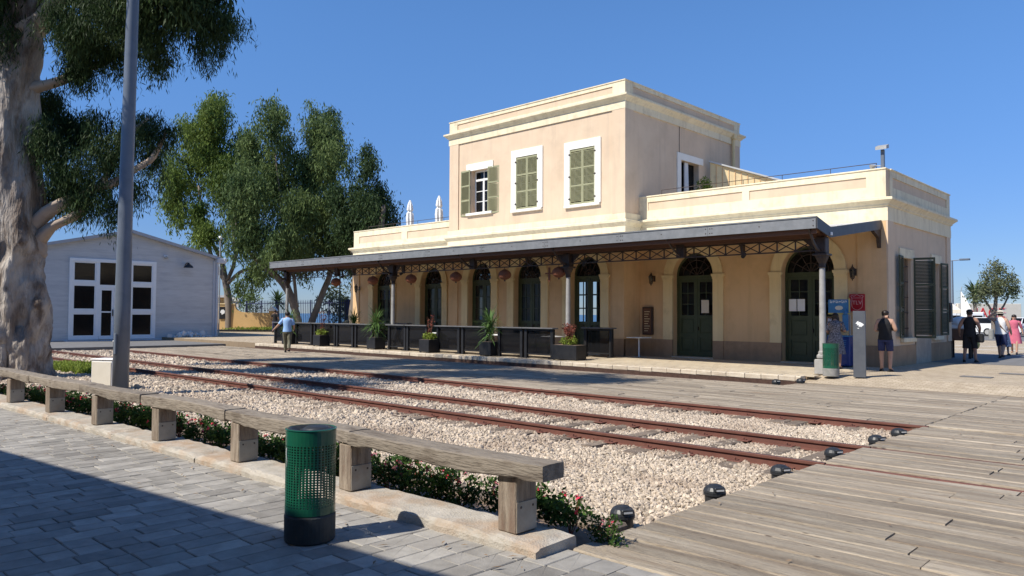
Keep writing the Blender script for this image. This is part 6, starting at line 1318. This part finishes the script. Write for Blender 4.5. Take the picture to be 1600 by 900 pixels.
# ================================================================== PEOPLE
BASE = dict(pel=(0, 0, .96), wai=(0, 0, 1.10), che=(0, 0, 1.32), nec=(0, -.01, 1.49), hdb=(0, .0, 1.57), hdt=(0, .01, 1.66),
            shL=(-.185, 0, 1.41), elL=(-.235, -.02, 1.13), wrL=(-.24, .06, .89), shR=(.185, 0, 1.41), elR=(.235, -.02, 1.13), wrR=(.24, .06, .89),
            hiL=(-.095, 0, .92), knL=(-.105, .02, .50), anL=(-.11, -.03, .09), toL=(-.125, .13, .035), hiR=(.095, 0, .92), knR=(.105, .02, .50), anR=(.11, -.03, .09), toR=(.125, .13, .035))
RAD = dict(pel=.14, wai=.13, che=.15, nec=.062, hdb=.088, hdt=.10, shL=.078, elL=.052, wrL=.034, shR=.078, elR=.052, wrR=.034, hiL=.10, knL=.066, anL=.046, toL=.04, hiR=.10, knR=.066, anR=.046, toR=.04)
def skinned(name, nodes, edges, m, parent, root=0, sub=1):
    me = bpy.data.meshes.new(name); me.from_pydata([n_[0] for n_ in nodes], edges, []); o = link(name, me, m, parent)
    s = o.modifiers.new('skin', 'SKIN'); sv = me.skin_vertices[0].data
    for i, n_ in enumerate(nodes): sv[i].radius = (n_[1], n_[2] if len(n_) > 2 else n_[1]); sv[i].use_root = (i == root)
    s.use_smooth_shade = True; q = o.modifiers.new('sub', 'SUBSURF'); q.levels = sub; q.render_levels = sub + 1; return o
def person(label, loc, face, pose, skin, top, bottom, H=1.75, hair='short', sleeves=None, legs='long', shoe=None, fem=False, hat=None, stripe=None):
    t = thing('person', label, 'person', loc, face); s = H / 1.75; J = {k: Vector(pose.get(k, v)) * s for k, v in BASE.items()}
    def R(k, f=1.0): return RAD[k] * s * f * (.9 if fem else 1)
    nodes = []; idx = {}; edges = []
    def N_(k, p=None, r=None): idx[k] = len(nodes); r_ = r if r is not None else R(k); nodes.append((tuple(p if p is not None else J[k]), r_, r_)); return idx[k]
    for k in ('pel', 'wai', 'che', 'nec', 'hdb', 'hdt', 'shL', 'elL', 'wrL', 'shR', 'elR', 'wrR', 'hiL', 'knL', 'anL', 'toL', 'hiR', 'knR', 'anR', 'toR'): N_(k)
    for k in ('pel', 'wai', 'che'): i = idx[k]; nodes[i] = (nodes[i][0], nodes[i][1] * 1.12, nodes[i][1] * .82)
    E_ = [('pel', 'wai'), ('wai', 'che'), ('che', 'nec'), ('nec', 'hdb'), ('hdb', 'hdt'), ('pel', 'hiL'), ('pel', 'hiR'), ('hiL', 'knL'), ('knL', 'anL'), ('anL', 'toL'), ('hiR', 'knR'), ('knR', 'anR'), ('anR', 'toR'), ('che', 'shL'), ('che', 'shR'), ('shL', 'elL'), ('elL', 'wrL'), ('shR', 'elR'), ('elR', 'wrR')]
    for a, c in E_: edges.append((idx[a], idx[c]))
    for sd in 'LR':     # calf bulge, palm, fingers and thumb
        kn, an = J['kn' + sd], J['an' + sd]; wr, el = J['wr' + sd], J['el' + sd]; d = (wr - el).normalized(); side = Vector((0, 1, 0)) - d * d.y
        side = side.normalized() if side.length > .1 else Vector((1, 0, 0)); palm_ = wr + d * .05 * s; N_('pa' + sd, palm_, .027 * s); edges.append((idx['wr' + sd], idx['pa' + sd])); inw = Vector((1 if sd == 'L' else -1, 0, 0))
        for f_ in range(4):
            o_ = side * (.026 - .0175 * f_) * s; l_ = (.05, .06, .055, .042)[f_] * s; k1 = palm_ + o_ + d * .035 * s; k2 = k1 + (d * .85 + inw * .25).normalized() * l_ * .6; k3 = k2 + (d * .5 + inw * .6).normalized() * l_ * .5
            a = N_('f%d1' % f_ + sd, k1, .0095 * s); b_ = N_('f%d2' % f_ + sd, k2, .0085 * s); c = N_('f%d3' % f_ + sd, k3, .0075 * s); edges += [(idx['pa' + sd], a), (a, b_), (b_, c)]
        a = N_('t1' + sd, wr + d * .03 * s + side * .035 * s, .010 * s); c = N_('t2' + sd, wr + d * .065 * s + side * .05 * s + inw * .01, .0085 * s); edges += [(idx['pa' + sd], a), (a, c)]
    skinned('body', nodes, edges, M[skin], t, 0, 1)
    # head: face details
    hc = (J['hdb'] + J['hdt']) / 2 + Vector((0, .01, 0)) * s; g_ = MB(); fy = hc.y + .085 * s
    g_.ell((hc.x, fy, hc.z - .01 * s), (.012 * s, .02 * s, .022 * s), 6, 5).ell((hc.x - .085 * s, hc.y - .01, hc.z), (.012 * s, .02 * s, .03 * s), 6, 5).ell((hc.x + .085 * s, hc.y - .01, hc.z), (.012 * s, .02 * s, .03 * s), 6, 5); g_.build('nose_and_ears', M[skin], t, smooth=True)
    MB().ell((hc.x - .032 * s, fy - .008 * s, hc.z + .025 * s), (.014 * s, .008 * s, .008 * s), 6, 4).ell((hc.x + .032 * s, fy - .008 * s, hc.z + .025 * s), (.014 * s, .008 * s, .008 * s), 6, 4).build('eyes', M['blacksteel'], t)
    MB().ell((hc.x, fy - .005 * s, hc.z - .05 * s), (.025 * s, .008 * s, .007 * s), 6, 4).build('mouth', M['flowerpink'], t)
    hb = MB(); hb.ell((hc.x, hc.y - .026 * s, hc.z + .048 * s), (.099 * s, .102 * s, .082 * s), 14, 9).ell((hc.x, hc.y - .045 * s, hc.z + .005 * s), (.088 * s, .07 * s, .07 * s), 12, 8)
    if hair == 'long': hb.ell((hc.x, hc.y - .045 * s, hc.z - .05 * s), (.095 * s, .06 * s, .15 * s), 12, 8); hb.ell((hc.x - .08 * s, hc.y - .02, hc.z - .1 * s), (.035 * s, .04 * s, .12 * s), 8, 6); hb.ell((hc.x + .08 * s, hc.y - .02, hc.z - .1 * s), (.035 * s, .04 * s, .12 * s), 8, 6)
    hb.build('hair', M['hair'], t, smooth=True)
    if hat == 'cap': MB().ell((hc.x, hc.y - .012 * s, hc.z + .06 * s), (.104 * s, .11 * s, .08 * s), 14, 8).ell((hc.x, hc.y + .13 * s, hc.z + .05 * s), (.07 * s, .08 * s, .012 * s), 12, 4).build('cap', M['black'], t, smooth=True)
    if hat == 'sun': MB().lathe([(.17, -.0), (.165, .012), (.1, .02), (.095, .09), (.04, .115)], 0, 0, 18).build('sun_hat', M['cream'], t, smooth=True, loc=(hc.x, hc.y, hc.z + .035 * s))
    # clothes follow the body as lofted shells
    def loft(rows, n=18):
        V = [(c.x + rx * math.cos(2 * PI * k / n), c.y + ry * math.sin(2 * PI * k / n), c.z) for c, rx, ry in rows for k in range(n)]
        return MB().add(V, [(i * n + k, i * n + (k + 1) % n, (i + 1) * n + (k + 1) % n, (i + 1) * n + k) for i in range(len(rows) - 1) for k in range(n)])
    q = .88 if fem else 1.0; P_, W_, C_, K_ = J['pel'], J['wai'], J['che'], J['nec']
    z_ = lambda v, dz: v + Vector((0, 0, dz * s))
    rows = [(z_(P_, -.07), .192 * s * q, .142 * s), (z_(P_, .03), .182 * s * q, .140 * s), (W_, .166 * s * q, .134 * s), (z_(W_, .1), .178 * s * q, .144 * s), (C_, .200 * s * q, .156 * s)]
    if sleeves == 'short': rows += [(z_(C_, .07), .21 * s * q, .150 * s), (z_(C_, .12), .185 * s * q, .13 * s), (z_(C_, .16), .115 * s, .10 * s), (z_(C_, .18), .075 * s, .075 * s)]
    else: rows += [(z_(C_, .05), .185 * s * q, .156 * s), (z_(C_, .10), .150 * s * q, .142 * s), (z_(C_, .15), .125 * s * q, .115 * s), (z_(C_, .18), .09 * s * q, .085 * s)]
    g_ = loft(rows)
    if sleeves == 'short':
        for sd in 'LR': g_.tube([C_.lerp(J['sh' + sd], .75) + Vector((0, 0, .02)), J['sh' + sd], J['sh' + sd].lerp(J['el' + sd], .5), J['sh' + sd].lerp(J['el' + sd], .85)], [.07 * s, .074 * s * q, .064 * s * q, .066 * s * q], 12, False)
    g_.build('shirt' if sleeves else 'vest', top, t, smooth=True)
    if legs in ('dress', 'skirt'):
        z0 = W_.z + .04; z1 = .47 * s if legs == 'dress' else .40 * s; n = 24; V = []
        for i in range(7):
            f_ = i / 6; rr_ = (.152 + .12 * f_ ** .8) * s
            for k in range(n): an = 2 * PI * k / n; w_ = 1 + .06 * f_ * math.sin(6 * an); V.append((P_.x + rr_ * 1.05 * math.cos(an) * w_, P_.y + rr_ * .85 * math.sin(an) * w_, z0 + (z1 - z0) * f_))
        MB().add(V, [(i * n + k, i * n + (k + 1) % n, (i + 1) * n + (k + 1) % n, (i + 1) * n + k) for i in range(6) for k in range(n)]).build('skirt', bottom, t, smooth=True)
    else:
        f_ = {'long': .95, 'shorts': -.2, 'knee': .10}[legs]; g_ = loft([(z_(P_, -.13), .165 * s, .125 * s), (z_(P_, -.06), .178 * s, .132 * s), (z_(P_, .0), .170 * s, .125 * s), (z_(P_, .06), .158 * s, .117 * s)])
        for sd in 'LR':
            hi, kn, an = J['hi' + sd], J['kn' + sd], J['an' + sd]; up0 = hi + Vector((0, 0, -.02)); pts_ = [up0, hi.lerp(kn, .4), hi.lerp(kn, .8)]; rd = [.108 * s, .104 * s, .092 * s]
            if f_ > 0: pts_ += [kn, kn.lerp(an, f_ * .5), kn.lerp(an, f_)]; rd += [.080 * s, .072 * s, .066 * s] if legs == 'long' else [.088 * s, .087 * s, .088 * s]
            g_.tube(pts_, rd, 12, False)
        g_.build('trousers' if legs == 'long' else 'shorts', bottom, t, smooth=True)
    for sd in 'LR':
        an, to = J['an' + sd], J['to' + sd]; d = (to - an); d.z = 0; yaw_ = math.atan2(-d.x, d.y)
        o = MB().cbox(-.045, -.09, 0, .045, .17, .02, .008).ell((0, .03, .04), (.045, .125, .045), 10, 7).build('shoe', M[shoe or 'black'], t); o.location = (an.x, an.y, max(0, an.z - .09 * s)); o.rotation_euler[2] = yaw_; o.scale = (s, s, s)
    return t
walkA = dict(knL=(-.1, .16, .52), anL=(-.1, .24, .10), toL=(-.11, .40, .06), knR=(.1, -.02, .50), anR=(.1, -.26, .16), toR=(.11, -.14, .05), wrL=(-.30, -.14, .96), elL=(-.26, -.12, 1.15), wrR=(.25, .18, .98), elR=(.24, -.0, 1.14))
camdir = lambda x, y: math.atan2(-(-x), -y)
def faceang(dx, dy): return math.atan2(-dx, dy)
arms_out = dict(walkA); arms_out.update(elL=(-.36, -.04, 1.18), wrL=(-.56, .06, .99), elR=(.27, .02, 1.14), wrR=(.24, .2, 1.0))
o = person('man in light blue shirt and olive trousers walking across the boards', (-29.45, 17.1, 0), faceang(-.80, .62), arms_out, 'skin', M['shirtblue'], M['khaki'], 1.76, sleeves='short', legs='long')
phone = dict(elL=(-.26, -.02, 1.15), wrL=(-.14, .24, 1.18), elR=(.28, .0, 1.16), wrR=(.10, .27, 1.20), hdb=(0, .03, 1.56), hdt=(0, .06, 1.645), knR=(.12, .04, .5), anR=(.12, -.02, .09), toR=(.16, .13, .035), anL=(-.10, .03, .09), toL=(-.16, .16, .035))
o = person('man in black tank top and navy shorts looking at his phone by the corner', (-7.1, 22.75, .15), faceang(-.1, 1.0), phone, 'skin', M['black'], M['navy'], 1.74, legs='shorts')
MB().cbox(-.035, .30, 1.2, .035, .31, 1.34, .004).build('phone', M['blacksteel'], o)
stand = dict(elL=(-.30, -.06, 1.15), wrL=(-.32, .10, .95), elR=(.29, -.05, 1.14), wrR=(.26, .14, 1.02), anL=(-.17, -.02, .09), knL=(-.14, .03, .5), toL=(-.20, .14, .035), anR=(.16, -.02, .09), knR=(.13, .03, .5), toR=(.2, .14, .035))
o = person('man in black cap, sleeveless top and shorts carrying a black shoulder bag', (-6.5, 29.5, .15), faceang(-.05, 1.0), stand, 'skin2', M['black'], M['black'], 1.80, legs='knee', hat='cap')
MB().cbox(.2, -.12, .68, .42, .06, .98, .04).build('shoulder_bag', M['black'], o); MB().tube([(.3, -.05, .97), (.12, -.13, 1.4), (-.1, -.0, 1.5)], .012, 5).build('bag_strap', M['black'], o)
hand = dict(walkA); hand.update(elL=(-.42, .0, 1.50), wrL=(-.20, .03, 1.66), elR=(.27, .0, 1.14), wrR=(.28, .14, .95))
o = person('man in white top and sun hat with one hand raised to his head', (-6.3, 33.2, .15), faceang(.05, 1.0), hand, 'skin', M['white'], M['navy'], 1.78, legs='knee', hat='sun')
MB().tube([(-.13, .12, 1.45), (.02, -.16, 1.2), (.18, -.05, .98)], .012, 5).tube([(-.14, -.10, 1.45), (.05, -.16, 1.2), (.18, -.08, 1.0)], .012, 5).build('bag_strap', M['brownwood'], o)
person('woman in dark top and blue and white patterned skirt behind the sun hat man', (-6.72, 36.0, .15), faceang(.1, 1.0), stand, 'skin', M['pattern2'], M['pattern2'], 1.52, hair='long', legs='skirt', fem=True)
person('woman in a dusty pink dress walking towards the station', (-6.62, 37.4, .15), faceang(.1, -1.0), walkA, 'skin', M['pink'], M['pink'], 1.66, hair='long', sleeves='short', legs='dress', fem=True, shoe='skin')
person('person in black and white printed dress standing behind the right column', (-8.42, 22.6, .15), faceang(-.2, 1.0), phone, 'skin2', M['pattern'], M['pattern'], 1.66, hair='long', sleeves='short', legs='dress', fem=True)
person('person in dark clothes and cap standing beyond the hedge by the pier', (-55.3, 31.0, .15), faceang(-.5, .8), stand, 'skin2', M['black'], M['navy'], 1.78, sleeves='short', legs='long', hat='cap')

# ================================================================== RIGHT BACKGROUND
def car(x, y, rz, label, mb='carwhite', s=1.0, tall=0):
    t = thing('parked_car', label, 'car', (x, y, .16), rz, 'cars parked beyond the square'); t.scale = (s, s, s)
    side = [(-2.15, .35), (-2.2, .62), (-2.1, .88), (-1.2, 1.0 + tall * .3), (1.75, 1.02 + tall), (2.1, .95 + tall * .6), (2.2, .6), (2.15, .35), (1.75, .28), (-1.8, .28)]
    b = MB(); V = []; n = len(side)
    for yy, f_ in ((-.88, .93), (-.78, 1.0), (.78, 1.0), (.88, .93)):
        for (px, pz) in side: V.append((px * (.985 if abs(yy) > .8 else 1), yy, .62 + (pz - .62) * f_))
    F_ = [tuple(range(n)), tuple(reversed(range(3 * n, 4 * n)))]
    for i in range(3):
        for k in range(n): j = (k + 1) % n; F_.append((i * n + k, (i + 1) * n + k, (i + 1) * n + j, i * n + j))
    b.add(V, F_).build('body', M[mb], t)
    cab = [(-1.15, .98), (-.45, 1.42 + tall), (1.1, 1.45 + tall), (1.85, 1.0 + tall * .7)]; V = []
    for yy, zz in ((-.76, 0), (-.60, 1), (.60, 1), (.76, 0)): pass
    V = [(cab[0][0], -.77, cab[0][1]), (cab[3][0], -.77, cab[3][1]), (cab[2][0], -.62, cab[2][1]), (cab[1][0], -.62, cab[1][1]), (cab[0][0], .77, cab[0][1]), (cab[3][0], .77, cab[3][1]), (cab[2][0], .62, cab[2][1]), (cab[1][0], .62, cab[1][1])]
    MB().add(V, [(0, 1, 2, 3), (7, 6, 5, 4), (0, 4, 5, 1), (1, 5, 6, 2), (2, 6, 7, 3), (3, 7, 4, 0)]).build('window_band', M['darkglass'], t)
    MB().cbox(-.42, -.6, 1.42 + tall, 1.1, .6, 1.49 + tall, .03).build('roof', M[mb], t)
    for s_ in (-1, 1): MB().bar((.35, s_ * .785, 1.0), (.35, s_ * .63, 1.44 + tall), .07, .03, (0, 1, 0)).build('door_pillar', M[mb], t)
    for px in (-1.35, 1.35):
        for s_ in (-1, 1):
            wh = link('wheel', MB().tube([(0, -.11, 0), (0, .11, 0)], .32, 18).mesh('wheel'), M['tyre'], t, (px, s_ * .80, .32)); MB().tube([(0, s_ * .10, 0), (0, s_ * .12, 0)], .20, 12).build('rim', M['galv'], wh)
    for s_ in (-1, 1): MB().cbox(-2.2, s_ * .62 - .14, .66, -2.05, s_ * .62 + .14, .80, .02).build('headlight', M['lamplens'], t); MB().cbox(2.06, s_ * .66 - .1, .75, 2.2, s_ * .66 + .1, .92, .02).build('tail_light', M['red'], t)
    return t
F_ROW = faceang(.69, .72)
car(-15.2, 71.5, -.35, 'white parked car left of the man in the sun hat'); car(-12.2, 73.0, -.5, 'white parked car right of the round tree', s=1.0); car(-9.8, 75.5, -.6, 'white estate car at the right edge of the car park'); car(-13.2, 79.5, -.5, 'dark parked car behind the white cars', 'cardark')
t = thing('lorry', 'white box lorry with red graffiti letters on its side', 'lorry', (-24.2, 121.0, .16), math.atan2(5.9, 6.2))
MB().cbox(-4.4, -.05, .9, 4.3, 2.4, 3.35, .04).build('cargo_box', M['cream'], t); MB().cbox(-6.6, .1, .55, -4.5, 2.3, 2.9, .15).build('cab', M['carwhite'], t); MB().box(-6.62, .3, 1.7, -6.4, 2.1, 2.5).box(-6.3, .08, 1.7, -5.0, .12, 2.5).build('cab_window', M['darkglass'], t); MB().prism([(-6.3, 2.9), (-4.5, 2.9), (-4.5, 3.35), (-5.2, 3.3)], 'y', .3, 2.1).build('air_deflector', M['carwhite'], t)
MB().box(-6.3, .2, .5, 4.2, 2.2, .85).build('chassis', M['blacksteel'], t)
for px in (-5.6, 1.8, 3.1):
    for yy in (.2, 2.1): wh = link('wheel', MB().tube([(0, -.15, 0), (0, .15, 0)], .5, 18).mesh('wheel'), M['tyre'], t, (px, yy, .5)); MB().tube([(0, -.16, 0), (0, -.155, 0)], .26, 12).build('rim', M['galv'], wh)
textmesh('graffiti_shadow', 'MAGE', 2.1, M['pinkline'], t, (-.55, -.065, 2.02), (PI / 2, 0, 0), .008); textmesh('graffiti', 'MAGE', 1.9, M['redpaint'], t, (-.55, -.09, 2.02), (PI / 2, 0, 0), .008)
t = thing('delivery_van', 'cream box van partly hidden behind the market cart', 'van', (-18.6, 84, .16), .5); t.scale = (.8, .8, .72)
MB().cbox(-3, -1, .5, 1.4, 1, 2.75, .12).build('van_body', M['carwhite'], t); MB().cbox(1.4, -.95, .5, 2.6, .95, 1.7, .12).build('bonnet', M['carwhite'], t); MB().box(-2.2, -1.02, 1.6, 1.2, -1.0, 2.3).box(1.38, -.85, 1.6, 1.46, .85, 2.4).build('van_window', M['darkglass'], t)
for px in (-1.9, 1.8):
    for yy in (-.9, .9): wh = link('wheel', MB().tube([(0, -.12, 0), (0, .12, 0)], .36, 16).mesh('wheel'), M['tyre'], t, (px, yy, .36))
t = thing('market_parasol', 'wide cream market awning behind the station corner', 'awning', (-13.9, 56.0, .15), .3); t.scale = (.36, .7, .95)
MB().add([(-2.6, -2, 2.1), (2.6, -2, 2.1), (2.6, 2, 2.1), (-2.6, 2, 2.1), (-.9, 0, 2.75), (.9, 0, 2.75)], [(0, 1, 5, 4), (1, 2, 5), (2, 3, 4, 5), (3, 0, 4)]).build('canvas_top', M['cream'], t); MB().box(-2.6, -2.02, 1.85, 2.6, -2.0, 2.1).box(2.6, -2, 1.85, 2.62, 2, 2.1).build('valance', M['cream'], t)
for sx_ in (-1, 1):
    for sy_ in (-1, 1): MB().tube([(sx_ * 2.5, sy_ * 1.9, 0), (sx_ * 2.5, sy_ * 1.9, 2.1)], .03, 6).build('pole', M['galv'], t)
t = thing('market_cart', 'brown wooden cart with a white bundle on top by the station corner', 'cart', (-7.38, 32.2, .15), .1); t.scale = (.72, .8, .95)
MB().cbox(-.5, -.4, .70, .55, .5, 1.15, .02).build('cart_box', M['brownwood'], t); MB().ell((0, .05, 1.38), (.55, .45, .26), 14, 8).cbox(-.45, -.35, 1.15, .5, .45, 1.3, .04).build('white_bundle', M['white'], t)
for sx_ in (-1, 1):
    for sy_ in (-1, 1): MB().cbox(sx_ * .42 - .06, sy_ * .34 - .04, 0, sx_ * .42 + .06, sy_ * .34 + .04, .70, .01).build('leg', M['blacksteel'], t)
MB().ell((.62, .1, .55), (.2, .2, .2), 10, 6).build('yellow_sack', M['yellowtrim'], t)
t = thing('wall_meter_box', 'dark flat box fixed to the rear corner of the station', 'box', (-7.57 + .06, 31.2, 1.5)); MB().cbox(0, -.15, 0, .06, .15, .7, .01).build('box_body', M['iron'], t); MB().cbox(.06, -.1, .1, .075, .1, .6, .004).build('box_door', M['blacksteel'], t)
for x, y, wd in ((-12.18, 61.2, 'left'), (-10.42, 59.3, 'right')):
    MB_ = MB().lathe([(.17, 0), (.17, .62), (.14, .70), (.05, .72)], x, y, 14).build('bollard', M['bin_base2']); tag(MB_, 'squat pale concrete bollard before the parked cars, %s one' % wd, 'bollard', 'concrete bollards by the car park'); MB_.location.z = .15
t = thing('street_lamp', 'tall twin-armed street lamp beyond the car park', 'street lamp', (-26.7, 112.5, .1)); MB().tube([(0, 0, 0), (0, 0, 9.0)], [.14, .09], 8).build('pole', M['post_grey'], t); MB().tube([(-.9, 0, 8.9), (1.7, .3, 9.1)], .06, 6).build('arm', M['post_grey'], t); MB().cbox(.8, 0, 8.95, 2.0, .5, 9.2, .05).build('lamp_head', M['post_grey'], t); MB().cbox(-1.7, -.2, 8.8, -.7, .2, 9.0, .05).build('lamp_head', M['post_grey'], t)
t = thing('feather_flag', 'white feather flag standing beside the parked vehicles', 'flag', (-16.5, 72, .1)); MB().tube([(0, 0, 0), (0, 0, 3.6), (.1, 0, 4.1)], .025, 6).build('pole', M['galv'], t); MB().prism([(.02, 1.2), (.9, 1.25), (.75, 2.2), (.4, 3.1), (.02, 3.75)], 'y', -.01, .01).build('flag_cloth', M['whitepaint'], t)
t = thing('street_lamp', 'slim green lamp pole beyond the picket fence', 'street lamp', (-62.0, 41.5, .0)); MB().tube([(0, 0, 0), (0, 0, 6.6)], .07, 8).build('pole', M['green'], t); MB().tube([(0, 0, 6.5), (-1.1, -.8, 6.7)], .04, 6).build('arm', M['green'], t); MB().cbox(-1.5, -1.0, 6.62, -1.0, -.7, 6.74, .02).build('lamp_head', M['green'], t)
t = thing('mast', 'thin white mast with small camera head beside the shed eave', 'mast', (-57.0, 27.2, 0)); MB().tube([(0, 0, 0), (0, 0, 7.4)], .05, 6).build('pole', M['galv'], t); MB().ell((0, 0, 7.5), (.17, .17, .15), 10, 6).build('camera_dome', M['whitepaint'], t)
